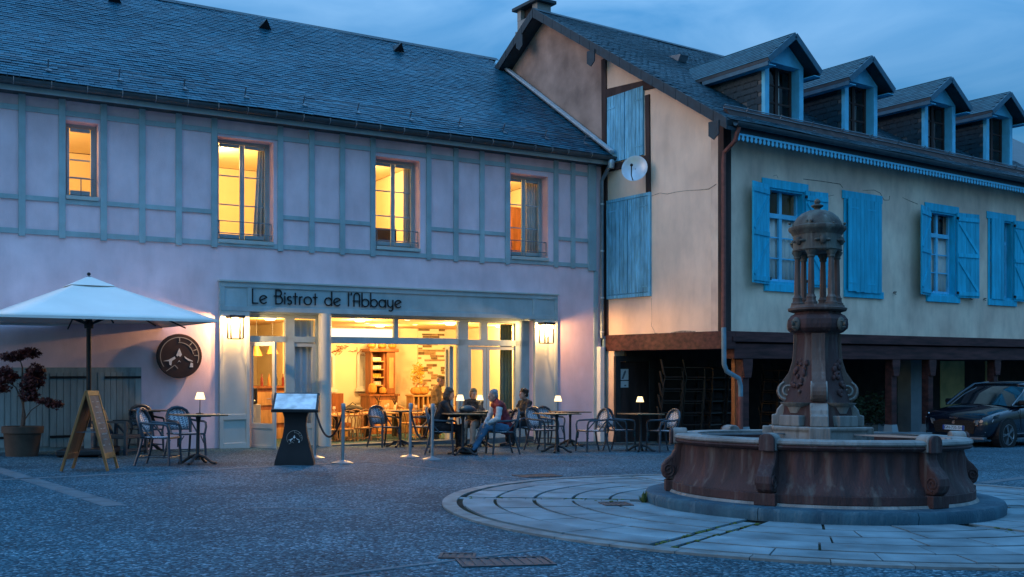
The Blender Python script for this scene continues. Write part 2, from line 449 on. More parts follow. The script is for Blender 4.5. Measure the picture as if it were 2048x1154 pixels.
# circular apron of stone flags round the fountain
apron = structure(MB().lathe([(0.0, 0.002), (3.66, 0.002)], 72).build('fountain_apron', 'joint_moss', mtx=GF))
def sector(r0, r1, a0, a1, z0, z1, k=4):
    b = MB(); vs = []
    for r in (r0, r1):
        for z in (z0, z1):
            for i in range(k + 1):
                a = a0 + (a1 - a0) * i / k; vs.append((r * math.sin(a), -r * math.cos(a), z))
    q = k + 1; A, B, D, E2 = 0, q, 2 * q, 3 * q; fs = []
    for i in range(k):
        fs += [(B + i, B + i + 1, E2 + i + 1, E2 + i), (A + i + 1, A + i, D + i, D + i + 1), (A + i, A + i + 1, B + i + 1, B + i), (D + i + 1, D + i, E2 + i, E2 + i + 1)]
    fs += [(A, B, E2, D), (A + k, D + k, E2 + k, B + k)]
    return b.add(vs, fs)
SPOKES = [R(a) for a in (-94, -34, 26, 86, 146, 206)]
rings = [1.60, 2.06, 2.44, 2.83, 3.22, 3.555]
for ri in range(5):
    r0, r1 = rings[ri], rings[ri + 1]
    for si in range(6):
        a0 = SPOKES[si] + 0.10 / r0; a1 = SPOKES[si] + R(60) - 0.10 / r0 * (r0 / r1)
        n = max(3, round((a1 - a0) * (r0 + r1) / 2 / 0.66)); cuts = [a0]
        for i in range(1, n): cuts.append(a0 + (a1 - a0) * (i + random.uniform(-0.22, 0.22)) / n)
        cuts.append(a1)
        for i in range(n):
            j = 0.006 / r0 * random.uniform(0.7, 1.9)
            o = sector(r0 + random.uniform(.010, .020), r1 - random.uniform(0.012, 0.026), cuts[i] + j, cuts[i + 1] - j, -0.05, 0.014 + random.uniform(0, 0.006)).build('paving_stone', 'pave_stone', apron)
for si in range(6):                         # drain channels of small setts along the spokes
    a = SPOKES[si]; r = 1.86
    while r < 3.5:
        L = random.uniform(0.13, 0.24); w = random.uniform(0.052, 0.062)
        o = MB().box(-w, w, -r - L + 0.008, -r, -0.05, 0.010 + random.uniform(0, 0.005), Matrix.Rotation(a, 4, 'Z')).build('channel_sett', 'pave_stone', apron)
        r += L
n = 46
for i in range(n):
    a0 = 2 * math.pi * i / n
    sector(3.60, 3.74, a0 + 0.001, a0 + 2 * math.pi / n - 0.001, -0.05, 0.018, 3).build('border_stone', 'border_stone', apron)
# moss in the joints
b = MB()
for si in (0, 1, 2):
    for k in range(46):
        r = random.uniform(1.9, 3.55); sd_ = random.choice((-0.085, 0.085)) + random.uniform(-0.012, 0.012); a = SPOKES[si]
        if random.random() < (0.5 if si == 0 else 0.1): continue
        b.ball((r * math.sin(a) + sd_ * math.cos(a), -r * math.cos(a) + sd_ * math.sin(a), 0.010), (random.uniform(.01, .035), random.uniform(.01, .03), 0.010), 6, 4)
stuff(b.build('joint_moss_tufts', 'moss', apron, True))
def grate(px, py, w, d, m, rz, label, bars=6):
    x, y = gp(px, py); t = thing('drain_grate', label, 'drain cover', gmat(x, y, rz, 0.016 if label.startswith('small square') else 0.0))
    fr = MB()
    for a in ((-w, w, -d, -d + .02), (-w, w, d - .02, d), (-w, -w + .02, -d + .02, d - .02), (w - .02, w, -d + .02, d - .02)): fr.box(*a, -0.02, 0.010)
    fr.build('grate_frame', m, t); MB().box(-w + .02, w - .02, -d + .02, d - .02, -0.02, 0.003).build('grate_pit', 'grate_iron', t)
    for i in range(bars):
        x0 = -w + .02 + (2 * w - .04) * (i + .2) / bars
        MB().box(x0, x0 + (2 * w - .04) / bars * 0.6, -d + .02, d - .02, -0.004, 0.007).build('grate_bar', m, t)
    return t
grate(1232, 1012, 0.14, 0.14, 'red_grate', R(10), 'small square rusty drain grate in the pale paving left of the fountain', 5)
grate(1075, 952, 0.28, 0.20, 'red_grate', R(30), 'reddish manhole cover in the gravel paving in front of the seated people', 8)
grate(1010, 1125, 0.30, 0.16, 'grate_iron', R(12), 'dark iron grate in the gravel at the lower edge of the picture', 9)
grate(915, 1113, 0.12, 0.10, 'red_grate', R(0), 'small reddish cover in the gravel at the apron\'s lower left', 4)

# ------------------------------------------------------------------ slate roofs
def slates(parent, origin, ux, uy, nrm, width, length, xlo, xhi, m, name, wid=0.185, exp=0.118, single=300, seen=None, thick=0.009):
    """courses of slates on a roof plane; the ones showing largest are objects, the others one mesh"""
    variants = []
    for i in range(6):
        b = MB(); b.box(-wid / 2 + 0.003, wid / 2 - 0.003, 0, exp * 1.55, -thick, 0, tone=i / 5.0); variants.append(b.mesh(name, m))
    cells = []; rows = int(length / exp)
    for j in range(rows):
        t0 = j * exp; off = (j % 2) * wid / 2; lo, hi = xlo(t0), xhi(t0); i0 = int((lo - wid) / wid)
        x = i0 * wid + off
        while x < hi:
            if x - wid / 2 >= lo - 0.02 and x + wid / 2 <= hi + 0.02:
                cells.append((x, t0))
            x += wid
    B = Matrix(((ux.x, uy.x, nrm.x, 0), (ux.y, uy.y, nrm.y, 0), (ux.z, uy.z, nrm.z, 0), (0, 0, 0, 1)))
    def mt(x, t0):
        p = origin + ux * x + uy * t0 + nrm * (0.026 + random.uniform(0, 0.006) + 0.010 * math.sin(x * 1.3 + t0 * .7) + 0.006 * math.sin(x * .5 - t0 * 2.1))
        return Matrix.Translation(p) @ B @ Matrix.Rotation(R(-4.6 + random.uniform(-.6, .6)), 4, 'X') @ Matrix.Rotation(R(random.uniform(-.7, .7)), 4, 'Z')
    order = sorted(range(len(cells)), key=lambda i: seen(origin + ux * cells[i][0] + uy * cells[i][1])) if seen else list(range(len(cells)))
    big = set(order[:single]); rest = MB()
    for i, (x, t0) in enumerate(cells):
        q = mt(x, t0)
        if i in big: put(name, random.choice(variants), parent, mtx=q)
        else: rest.box(-wid / 2 + 0.003, wid / 2 - 0.003, 0, exp * 1.55, -thick, 0, q, tone=random.random())
    if rest.v: stuff(rest.build(name + '_field', m, parent))
def seen_from(fr):                          # distance from the eye, far outside the frame last
    def k(p):
        w = fr.m @ p; px = 1024 + F * w.x / w.y; py = HOR - F * (w.z - CZ) / w.y
        return w.y + (1000 if not (-40 < px < 2090 and -20 < py < 1160) else 0)
    return k

# ------------------------------------------------------------------ the bistro house
house = thing('bistro_house', 'pink half-timbered house with slate roof and lit bistro on the ground floor', 'building', LF.m)
S0, S1 = -6.2, 8.98
def gx(y): return 8.98 - 0.0735 * y         # where the neighbour's gable wall cuts the house
ZT = 6.42
wins = [(Ls(131), Ls(197), Lz(131, 388) - .02, Lz(131, 240)), (Ls(435), Ls(547), Lz(435, 478), Lz(435, 272)),
        (Ls(751), Ls(840), Lz(750, 492), Lz(750, 312)), (Ls(1021), Ls(1096), Lz(1021, 512), Lz(1021, 345))]
shop = (Ls(497), Ls(1066), -0.6, Lz(497, 624))
w = MB(); wall_holes(w, S0, S1 - 0.02, -0.7, ZT, wins + [shop], 0.0, 0.32)
w.build('wall', 'pink_plaster', house)
w = MB(); w.box(S0, S0 + .3, .33, 9.2, -.7, ZT); w.poly([(S0, .0, ZT), (S0, 9.4, ZT), (S0, 4.75, 9.7)]); w.build('side_wall', 'pink_plaster', house)
MB().box(S0, gx(9), 9.2, 9.5, -.7, ZT).build('back_wall', 'pink_plaster', house)
# timber frame
post_px = [-118, -37, 43.7, 124, 207, 284, 357, 428, 560, 622.7, 684, 745, 856.6, 911, 963, 1014, 1111, 1145]
zr_top, zr_mid, zr_low = Lz(0, 211), Lz(0, 391), Lz(0, 459.5)
pz0 = Lz(43, 472)
for px in post_px:
    s = Ls(px); MB().box(s - .055, s + .055, -.045, 0.002, pz0, ZT).build('timber_post', 'sage_paint', house, bevel=.006)
s = Ls(1182); MB().box(s - .10, s + .12, -.05, 0.002, pz0 - .03, ZT).build('timber_post', 'sage_paint', house, bevel=.006)
s = Ls(1190); MB().box(s - .04, s + .06, -.03, 0.002, -.6, pz0 - .035).build('corner_board', 'sage_paint', house)
edges = [S0] + [Ls(p) for p in post_px] + [Ls(1182)]
for a, b_ in zip(edges[:-1], edges[1:]):
    a0, b0 = a + .055, b_ - (.055 if b_ != edges[-1] else .10)
    if b0 - a0 < .03: continue
    c = (a0 + b0) / 2; win = next((q for q in wins if q[0] < c < q[1]), None)
    MB().box(a0, b0, -.03, .002, zr_top - .045, zr_top + .045).build('timber_rail', 'sage_paint', house)
    if win is None or win is wins[0]:
        z = zr_mid if win is None else zr_mid - .02
        MB().box(a0, b0, -.03, .002, z - .04, z + .04).build('timber_rail', 'sage_paint', house)
    MB().box(a0, b0, -.03, .002, zr_low - .045, zr_low + .045).build('timber_rail', 'sage_paint', house)
# upper windows
def casement(x0, x1, z0, z1, leaves, bars, yb=.28):
    wf = MB()
    for a in ((x0, x0 + .05, z0, z1), (x1 - .05, x1, z0, z1), (x0 + .05, x1 - .05, z1 - .06, z1), (x0 + .05, x1 - .05, z0, z0 + .06)):
        wf.box(a[0], a[1], yb, yb + .07, a[2], a[3])
    win = wf.build('window', 'sage_light', house, bevel=.004)
    xs = [x0 + .05 + (x1 - x0 - .10) * i / leaves for i in range(leaves + 1)]
    for i in range(leaves):
        a, b_ = xs[i], xs[i + 1]; k = MB()
        for q in ((a, a + .045, z0 + .06, z1 - .07), (b_ - .045, b_, z0 + .06, z1 - .07), (a + .055, b_ - .055, z1 - .13, z1 - .07), (a + .055, b_ - .055, z0 + .06, z0 + .14)):
            k.box(q[0] + .002, q[1] - .002, yb - .02, yb + .03, q[2], q[3])
        for t in bars:
            z = z0 + .14 + (z1 - z0 - .27) * t; k.box(a + .055, b_ - .055, yb - .012, yb + .02, z - .011, z + .011)
        k.build('casement', 'sage_paint', win, bevel=.003)
        MB().box(a + .05, b_ - .05, yb + .003, yb + .009, z0 + .10, z1 - .10).build('pane', 'glass', win)
    MB().box(x0 + .004, x1 - .004, -.06, yb, z0 - .07, z0).build('sill', 'sage_light', win, bevel=.006)
    return win
def balcony_rail(win, x0, x1, z0):
    r = MB()
    for z in (z0 + .13, z0 + .36): r.tube([(x0 + .04, .12, z), (x0 + .04, .02, z), (x1 - .04, .02, z), (x1 - .04, .12, z)], .010, 6)
    for x in (x0 + .04, x1 - .04): r.tube([(x, .02, z0 + .05), (x, .02, z0 + .36)], .008, 6)
    r.build('balcony_rail', 'zinc', win)
casement(*wins[0], 1, (.22, .52))
for q in wins[1:]:
    wn_ = casement(*q, 2, (.34, .67)); balcony_rail(wn_, q[0], q[1], q[2])
k = wins[0]; r = MB(); z = k[2] + .34
r.tube([(k[0] + .05, .15, z), (k[1] - .05, .15, z)], .010, 6); r.tube([((k[0] + k[1]) / 2, .15, k[2]), ((k[0] + k[1]) / 2, .15, z)], .010, 6)
r.build('balcony_rail', 'zinc', house)
# upper rooms behind the windows
floor_z = Lz(435, 492)
parts = [S0 + .3, Ls(300), Ls(640), Ls(900), 8.6]
for i in range(4):
    a, b_ = parts[i], parts[i + 1]; rw = MB(); d = 4.2
    rw.box(a + .06, b_ - .06, d, d + .1, floor_z, 6.2); rw.box(a - .05, a + .05, .33, d, floor_z, 6.2)
    if i == 3: rw.box(b_ - .05, b_ + .05, .33, d, floor_z, 6.2)
    rw.build('room_wall', 'upper_wall', house)
    MB().box(a + .06, b_ - .06, .33, d, floor_z - .1, floor_z).build('room_floor', 'room_floor', house)
    MB().box(a + .06, b_ - .06, .33, d, 6.21, 6.3).build('room_ceiling', 'upper_wall', house)
    c = (a + b_) / 2; t = thing('ceiling_lamp', ['lit ceiling lamp in the upper room behind the leftmost small window', 'lit ceiling lamp behind the upper window above the bistro door', 'lit ceiling lamp behind the upper window above the wide shop opening', 'lit ceiling lamp behind the rightmost upper window'][i], 'ceiling lamp', LF.m @ Matrix.Translation((c, 2.0, 6.17)))
    MB().lathe([(0, -.06), (.1, -.05), (.15, -.02), (.15, .03), (0, .03)], 16).build('lamp_shade', 'spot_glow', t, True)
    point_light('lamp_light', (0, 0, -.3), 255 if i else 210, (1.0, 0.62, 0.235), .12, t)
def curtain(name, x0, x1, y, z0, z1, m, label, fr=LF, folds=6, amp=.03, sway=0.0):
    b = MB(); n = folds * 6; vs = []
    for k, z in enumerate((z0, z0 + (z1 - z0) * .5, z1)):
        for i in range(n + 1):
            s = i / n; xx = x0 + (x1 - x0) * s + (sway * (1 - k / 2) if s < .5 else 0) * (1 - 2 * s if s < .5 else 0)
            vs.append((xx, y + amp * math.sin(s * folds * 2 * math.pi) * (1.2 - .3 * k), z))
    fs = [(k * (n + 1) + i, k * (n + 1) + i + 1, (k + 1) * (n + 1) + i + 1, (k + 1) * (n + 1) + i) for k in range(2) for i in range(n)]
    b.add(vs, fs); o = b.build(name, m, None, True, mtx=fr.m)
    so = o.modifiers.new('thick', 'SOLIDIFY'); so.thickness = .006
    return tag(o, label, 'curtain')
curtain('curtain', Ls(518, .4), Ls(546, .4), .42, wins[1][2], wins[1][3] + .05, 'curtain_white', 'white curtain at the right of the lit window above the bistro door', sway=-.12)
curtain('curtain', Ls(808, .4), Ls(836, .4), .42, wins[2][2], wins[2][3] + .05, 'curtain_white', 'white curtain inside the middle lit upper window')
curtain('curtain', Ls(1050, .4), Ls(1092, .4), .42, wins[3][2], wins[3][3] + .05, 'curtain_white', 'wide white curtain inside the rightmost lit upper window', folds=8)
# wardrobe and fern in the rightmost upper room, vent in the leftmost room, desk in the middle one
x0, x1 = Ls(1010, 2.6), Ls(1042, 2.6)
t = thing('wardrobe', 'brown wooden wardrobe inside the rightmost lit upper room', 'wardrobe', LF.m)
MB().box(x0 - .6, x1, 2.6, 3.2, floor_z, floor_z + 1.75).build('cabinet', 'oak', t); MB().box(x1 - .45, x1 - .02, 2.57, 2.598, floor_z + .1, floor_z + 1.7).build('door', 'oak', t)
xx, zz = Ls(172, 3.9), Lz(172, 290, 3.9)
t = thing('wall_vent', 'small louvred vent grille on the wall of the leftmost lit room', 'vent', LF.m)
MB().box(xx - .25, xx + .25, 4.17, 4.199, zz - .14, zz + .14).build('vent_frame', 'oak', t)
for i in range(5): MB().box(xx - .22 + i * .09, xx - .17 + i * .09, 4.15, 4.169, zz - .12, zz + .12).build('vent_slat', 'honey_wood', t)
xx = Ls(767, 1.2); zz = Lz(767, 484, 1.2)
t = thing('desk_screen', 'dark screen on a desk behind the middle lit upper window', 'screen', LF.m @ Matrix.Translation((xx, 1.2, zz)))
MB().box(-.22, .30, -.02, .02, -.02, .30).build('screen', 'black_metal', t); MB().box(-.05, .05, -.02, .05, -.2, -.02).build('stand', 'black_metal', t); MB().box(-.5, .6, -.3, .4, -.24, -.2).build('desk_top', 'oak', t)
MB().box(-.45, .55, -.25, .35, floor_z - zz, -.24).build('desk_body', 'oak', t)
# eaves: soffit, gutter, brackets
YE = -.42; ZE = Lz(0, 150, YE); RY = 4.75; RZ = Lz(985, 118, RY)
sl_ = (RZ - ZE) / (RY - YE)
MB().prism([(S0, -.005, ZT - .12), (S0, YE + .02, ZE - .10), (S0, YE + .02, ZE - .03), (S0, .3, ZT + .35), (S0, .3, ZT - .0)], (gx(0) - S0 - .02, 0, 0)).build('eave_soffit', 'zinc_dark', house)
MB().box(S0, gx(0) - .02, -.34, -.30, ZE - .20, ZE - .10).build('fascia_board', 'sage_paint', house)
gz = ZE - .035; b = MB(); pr = [(-.46 + .07 * math.cos(a), gz + .0 + .085 * math.sin(a)) for a in [math.pi + math.pi * i / 8 for i in range(9)]]
pr += [(-.46 + .063 * math.cos(a), gz + .078 * math.sin(a)) for a in [2 * math.pi - math.pi * i / 8 for i in range(9)]]
b.prism([(S0, p, z) for p, z in pr], (gx(0) - S0 + .06, 0, 0)); b.build('gutter', 'zinc_dark', house)
for px in [27, 103, 175, 245, 312, 376, 437, 496, 553, 607, 660, 712, 760, 808, 855, 900, 943, 985, 1025, 1070, 1104, 1136, 1183]:
    s = Ls(px, -.5); q = MB()
    q.tube([(s, -.38, gz + .03), (s, -.45, gz + .012), (s, -.545, gz + .01), (s, -.535, gz - .05), (s, -.46, gz - .098)], .008, 5); q.build('gutter_bracket', 'zinc', house)
# roof
ur = Vector((0, RY - YE, RZ - ZE)); LEN = ur.length; ur.normalize(); nr = Vector((1, 0, 0)).cross(ur).normalized()
b = MB(); b.prism([(S0, YE, ZE), (gx(YE) - .01, YE, ZE), (gx(RY) - .01, RY, RZ), (S0, RY, RZ)], nr * -.10)
b.poly([(S0, RY, RZ), (gx(RY) - .01, RY, RZ), (gx(9.9) - .01, 9.9, ZE), (S0, 9.9, ZE)])
roof = b.build('roof', 'zinc_dark', house)
slates(roof, Vector((0, YE, ZE)), Vector((1, 0, 0)), ur, nr, 15, LEN, lambda t: S0 + .02, lambda t: gx(YE + t * ur.y) - .0, 'slate', 'slate', seen=seen_from(LF))
x = S0
while x < gx(RY) - .2:
    MB().prism([(x, RY - .17, RZ - .075), (x, RY, RZ + .045), (x, RY + .17, RZ - .075), (x, RY, RZ + .015)], (.42, 0, 0)).build('ridge_slate', 'slate_board', roof); x += .43
p0, p1 = Vector((gx(YE) - .05, YE, ZE)), Vector((gx(RY) - .05, RY, RZ))
MB().bar(p0 + nr * .10 + Vector((-.03, 0, 0)), p0.lerp(p1, .84) + nr * .10 + Vector((-.03, 0, 0)), .13, .06, nr).build('flashing', 'flash_white', roof)
MB().bar(p0 + nr * .09 + Vector((-.10, 0, 0)), p0.lerp(p1, .84) + nr * .09 + Vector((-.10, 0, 0)), .03, .02, nr).build('flashing_lip', 'zinc', roof)
# snow guard
sg = MB()
for hh in (.10, .17):
    p = Vector((0, YE, ZE)) + ur * .55 + nr * hh; sg.tube([(S0, p.y, p.z), (gx(0) - .3, p.y, p.z)], .009, 6)
sg.build('snow_rail', 'zinc', roof)
for px in [96, 238, 368, 490, 607, 715, 820, 918, 1006, 1090, 1168]:
    s = Ls(px, -.0); p = Vector((s, YE, ZE)) + ur * .40 + nr * .04; q = MB()
    q.prism([p + Vector((-.06, 0, 0)), p + Vector((.06, 0, 0)), p + ur * .14], nr * .012)
    q.bar(p + ur * .15 + nr * .01, p + ur * .15 + nr * .17, .02, .02); q.build('snow_bracket', 'zinc', roof)
for px, py in ((229, 8), (530, 60), (798, 106)):   # roof vents
    best = min((i / 200 for i in range(0, 200)), key=lambda t: abs(LF.z_at(Ls(px, YE + (RY - YE) * t), YE + (RY - YE) * t, py) - (ZE + (RZ - ZE) * t)))
    yv = YE + (RY - YE) * best; p = Vector((Ls(px, yv), yv, ZE + (RZ - ZE) * best)) + nr * .03; q = MB()
    A, B_, D = p + Vector((-.15, 0, 0)), p + Vector((.15, 0, 0)), p + nr * .24
    bk = p + ur * .45
    q.add([A, B_, D, bk], [(0, 1, 2), (0, 2, 3), (1, 3, 2), (0, 3, 1)]); q.build('roof_vent', 'black_metal', roof)
# downpipe at the right end
s = gx(0) - .06; q = MB()
q.tube([(s, -.46, gz - .07), (s, -.44, gz - .16), (s, -.20, gz - .40), (s, -.10, gz - .50), (s, -.10, 2.25)], .045, 8)
q.build('downpipe', 'zinc', house, True)
for z in (5.4, 4.3, 3.2, 2.4): MB().lathe([(.052, -.02), (.052, .02)], 10, (s, -.10, z)).build('pipe_clip', 'zinc_bright', house)
MB().lathe([(.075, 0), (.085, .1), (.085, .16), (.06, .2)], 10, (s, -.46, gz - .27)).build('rainwater_head', 'zinc_bright', house, True)
MB().box(s - .10, s + .02, -.17, -.02, -.5, 2.05).build('pipe_casing', 'white_paint', house, bevel=.01)
s2 = gx(0) + .03; MB().tube([(s2, -.06, 2.3), (s2, -.06, -.5)], .045, 8).build('downpipe', 'blue_pipe', house, True)
# ------------------------------------------------------------------ shop front of the bistro
XA, XB, XC, XD = Ls(437), Ls(497), Ls(1066), Ls(1111)
ZF0, ZF1 = Lz(497, 623.5), Lz(435, 563)
gL = lambda x: Lg(x, 0) - .05
f_ = MB()                                  # fascia frame round three sunk panels
zt, zb_ = ZF1, ZF0
bd = [(XA, XD, zt - .10, zt), (XA, XD, zb_, zb_ + .10)]
for a, b_ in ((XA, XA + .09), (XB - .05, XB + .04), (XC - .06, XC + .05), (XD - .07, XD)): bd.append((a, b_, zb_ + .10, zt - .10))
for a in bd: f_.box(a[0], a[1], -.10, -.002, a[2], a[3])
f_.build('sign_board_frame', 'sage_paint', house, bevel=.006)
for a, b_ in ((XA + .09, XB - .05), (XB + .04, XC - .06), (XC + .05, XD - .07)):
    MB().box(a, b_, -.075, -.002, zb_ + .10, zt - .10).build('sign_panel', 'sage_paint', house)
MB().box(XA - .02, XD + .02, -.13, -.002, zt, zt + .03).build('cornice', 'sage_light', house)
MB().box(XB, XC, -.002, .30, zb_ - .03, zb_).build('soffit_board', 'sage_paint', house)
def pilaster(a, b_):
    z0 = min(gL(a), gL(b_)); p = MB(); e = .07; zm0, zm1 = z0 + .05 + .55, z0 + .05 + .66
    for q in ((a, a + e, z0, zb_), (b_ - e, b_, z0, zb_), (a + e, b_ - e, zb_ - .12, zb_), (a + e, b_ - e, zm0, zm1), (a + e, b_ - e, z0, z0 + .16)):
        p.box(q[0], q[1], -.095, -.002, q[2], q[3] - .001)
    o = p.build('pilaster', 'sage_light', house, bevel=.006)
    MB().box(a + e, b_ - e, -.068, -.002, zm1, zb_ - .12).build('pilaster_panel', 'sage_light', o)
    MB().box(a + e, b_ - e, -.068, -.002, z0 + .16, zm0).build('pilaster_panel', 'sage_light', o)
pilaster(XA, XB); pilaster(XC, XD)
# glazing frame, recessed
YG = .20
gs = lambda px: Ls(px, YG); gzf = lambda px, py: Lz(px, py, YG)
TR1, TR0 = gzf(520, 672), gzf(520, 684)     # transom rail on the left bay
TB1, TB0 = gzf(700, 674), gzf(700, 687)     # transom rail on the middle bay
ff = MB()
def fb(a, b_, z0, z1, y0=YG - .04, y1=YG + .06): ff.box(a, b_, y0, y1, z0, z1)
zbase = -.45
fb(gs(497) - .02, gs(657), zb_ - .10, zb_ - .032); fb(gs(657), gs(917), zb_ - .06, zb_ - .032); fb(gs(917), XC + .02, zb_ - .09, zb_ - .032)
fb(gs(497) - .02, gs(630), TR0, TR1); fb(gs(655), gs(915), TB0, TB1, YG - .06, YG + .08); fb(gs(915), XC + .02, TB0 - .02, TB1 - .02)
for a, b_ in ((570, 588), (631, 640)): fb(gs(a), gs(b_), zbase, zb_ - .10)
fb(gs(787), gs(795), TB1, zb_ - .06)
for a, b_, t in ((915, 935, 0), (961, 974, 1), (1029, 1072, 0)): fb(gs(a), gs(b_), TB1 - .02 if t else zbase, zb_ - .09)
o_front = ff.build('shop_frame', 'sage_paint', house, bevel=.004)
MB().tube([(gs(643), -.0, zbase - .1), (gs(643), -.0, zb_)], .13, 20).build('pillar', 'sage_light', house, True)
for a, b_, z0, z1 in ((497, 570, TR1, zb_ - .10), (588, 631, TR1, zb_ - .10), (657, 787, TB1, zb_ - .06), (795, 915, TB1, zb_ - .06), (935, 961, TB1 - .02, zb_ - .09), (974, 1029, TB1 - .02, zb_ - .09)):
    MB().box(gs(a), gs(b_), YG + .005, YG + .012, z0, z1).build('pane', 'glass', house)
def leaf(name, w, z0, z1, mtx, rail=.42, handle=None):
    k = MB(); e = .075
    for q in ((0, e, z0, z1), (w - e, w, z0, z1), (e, w - e, z1 - e, z1), (e, w - e, z0 + rail, z0 + rail + .10), (e, w - e, z0, z0 + .10)): k.box(q[0], q[1], -.022, .022, q[2], q[3])
    k.box(e, w - e, -.010, .010, z0 + .10, z0 + rail)
    o = k.build(name, 'sage_light', house, bevel=.004, mtx=mtx)
    MB().box(e, w - e, -.004, .004, z0 + rail + .10, z1 - e).build('pane', 'glass', o)
    if handle is not None:
        h = MB(); x = handle; z = z0 + 1.0
        for sg in (-1, 1): h.tube([(x, .02 * sg, z), (x, .06 * sg, z), (x - .1, .06 * sg, z)], .009, 6)
        h.box(x - .015, x + .015, -.026, .026, z - .09, z + .09); h.build('handle', 'steel', o)
    return o
T = Matrix.Translation
def rz(a): return Matrix.Rotation(R(a), 4, 'Z')
wd = gs(574) - gs(499); lz0 = -.03
leaf('door', .70, lz0, TR0 - .01, T((gs(499), YG - .03, 0)) @ rz(-63), handle=.63)
leaf('door', gs(631) - gs(580), lz0 - .05, TR0 - .01, T((gs(580), YG + .01, 0)), handle=.55)
wr = gs(972) - gs(936); leaf('door', wr, -.32, TB0 - .03, T((gs(936), YG + .01, 0)), rail=.5)
leaf('door', gs(1036) - gs(973), -.36, TB0 - .03, T((gs(973), YG + .01, 0)), rail=.5)
for i in range(2): leaf('folding_door', .30, -.32, TB0 - .03, T((gs(906) + .05 * i, YG + .12, 0)) @ rz(84), rail=.45)
MB().box(XB, XC, -.03, .33, -.75, Lg(XB, 0) - .02).build('threshold', 'concrete_band', house)

# ------------------------------------------------------------------ bistro room
RX0, RX1, RYB, ZFL, ZC = XB - .15, XC + 1.30, 6.3, -.26, zb_ - .01
q = MB(); q.box(RX0 - .2, RX0, .33, RYB, -.6, ZC); q.box(RX1, RX1 + .2, .33, RYB, -.6, ZC); q.box(RX0 - .2, RX1 + .2, RYB + .002, RYB + .2, -.6, ZC); q.build('room_wall', 'room_wall', house)
MB().box(RX0, RX1, -.0 + .331, RYB, -.7, ZFL).build('room_floor', 'room_floor', house)
MB().box(RX0, RX1, .331, RYB, ZC + .002, ZC + .15).build('room_ceiling', 'room_ceiling', house)
# partition between the entrance and the dining room, pier at its end
MB().box(Ls(640, 1.6), Ls(640, 1.6) + .12, 1.6 + 2.6, RYB, ZFL, ZC).build('partition', 'room_wall', house)
def lamp_disc(x, y, label):
    t = thing('ceiling_spot', label, 'ceiling light', LF.m @ T((x, y, ZC)), 'ceiling spots in the bistro')
    MB().lathe([(.075, -.012), (.075, .001)], 14).build('trim', 'white_paint', t); MB().lathe([(.055, -.016), (.055, -.0125)], 14).build('bulb', 'spot_glow', t)
    return t
spots = [(Ls(705, 1.2), 1.2), (Ls(735, 3.4), 3.4), (Ls(760, 5.2), 5.2), (Ls(815, 1.3), 1.3), (Ls(830, 3.6), 3.6), (Ls(880, 2.4), 2.4), (Ls(1005, 1.4), 1.4)]
ORD = ['first', 'second', 'third', 'fourth', 'fifth', 'sixth', 'seventh', 'eighth']
def order(v): return ORD[v] if v < len(ORD) else 'last'
for i, (x, y) in enumerate(sorted(spots, key=lambda q: LF.w(q[0], q[1], 0).x / LF.w(q[0], q[1], 0).y)): lamp_disc(x, y, 'small round lit bistro ceiling spot, %s from the left' % order(i))
for i, (x, y, p) in enumerate(((Ls(540, 2.2), 2.2, 190), (Ls(720, 2.0), 2.0, 220), (Ls(760, 4.6), 4.6, 190), (Ls(900, 2.6), 2.6, 270), (Ls(1000, 3.2), 3.2, 210))):
    t = thing('ceiling_lamp', 'lit ceiling lamp of the bistro, %s' % ['above the entrance counter', 'near the shop window', 'in front of the dresser', 'near the stone panel', 'in the right corner'][i], 'ceiling lamp', LF.m @ T((x, y, ZC)))
    MB().lathe([(0, -.05), (.10, -.045), (.13, -.01), (.13, 0)], 16).build('lamp_shade', 'spot_glow', t, True)
    point_light('lamp_light', (0, 0, -.22), p, WARM, .12, t)
# lit cove along the top of the rear wall
x0, x1 = Ls(648, 5.9), Ls(795, 5.9)
t = thing('cove_light', 'long bright lit strip under the bistro ceiling at the back', 'light strip', LF.m)
MB().box(x0, x1, 5.95, 6.0, ZC - .30, ZC - .05).build('diffuser', 'cove_glow', t); MB().box(x0, x1, 6.001, 6.299, ZC - .31, ZC - .04).build('housing', 'room_wall', t)
t = thing('light_panel', 'square white lit panel on the entrance ceiling', 'light panel', LF.m @ T((Ls(547, 1.0), 1.0, ZC - .02)))
MB().box(-.2, .2, -.22, .22, -.02, .01).build('diffuser', 'cove_glow', t); MB().box(-.22, .22, -.24, .24, -.012, .019).build('frame', 'white_paint', t)
# arched niches
def arch(px0, px1, py0, py1, y, label):
    a, b_ = Ls(px0, y), Ls(px1, y); z0, z1 = Lz(px0, py1, y), Lz(px0, py0, y); c, r = (a + b_) / 2, (b_ - a) / 2
    t = thing('niche_window', label, 'niche', LF.m)
    def outline(r, z0, z1): return [(c - r, 0, z0), (c + r, 0, z0)] + [(c + r * math.cos(k), 0, z1 - r + r * math.sin(k)) for k in [math.pi * i / 12 for i in range(13)]]
    o = [(x, y - .0, z) for x, _, z in outline(r, z0, z1)]; MB().prism(o, (0, .05, 0)).build('pane', 'curtain_grey', t)
    ou, inn = outline(r + .07, z0 - .05, z1 + .07), outline(r, z0, z1); k = MB(); n = len(ou)
    for d in (y - .05, y + .02): k.v += [(x, d, z) for x, _, z in ou] + [(x, d, z) for x, _, z in inn]
    for i in range(n):
        j = (i + 1) % n; k.f += [(i, j, n + j, n + i), (n + i, n + j, 3 * n + j, 3 * n + i), (i, 2 * n + i, 2 * n + j, j)]
    k.build('surround', 'white_paint', t); MB().box(c - r - .12, c + r + .12, y - .12, y + .0, z0 - .13, z0 - .051).build('sill', 'white_paint', t)
arch(718, 730, 707, 773, RYB - .03, 'narrow arched niche in the rear wall left of the dresser')
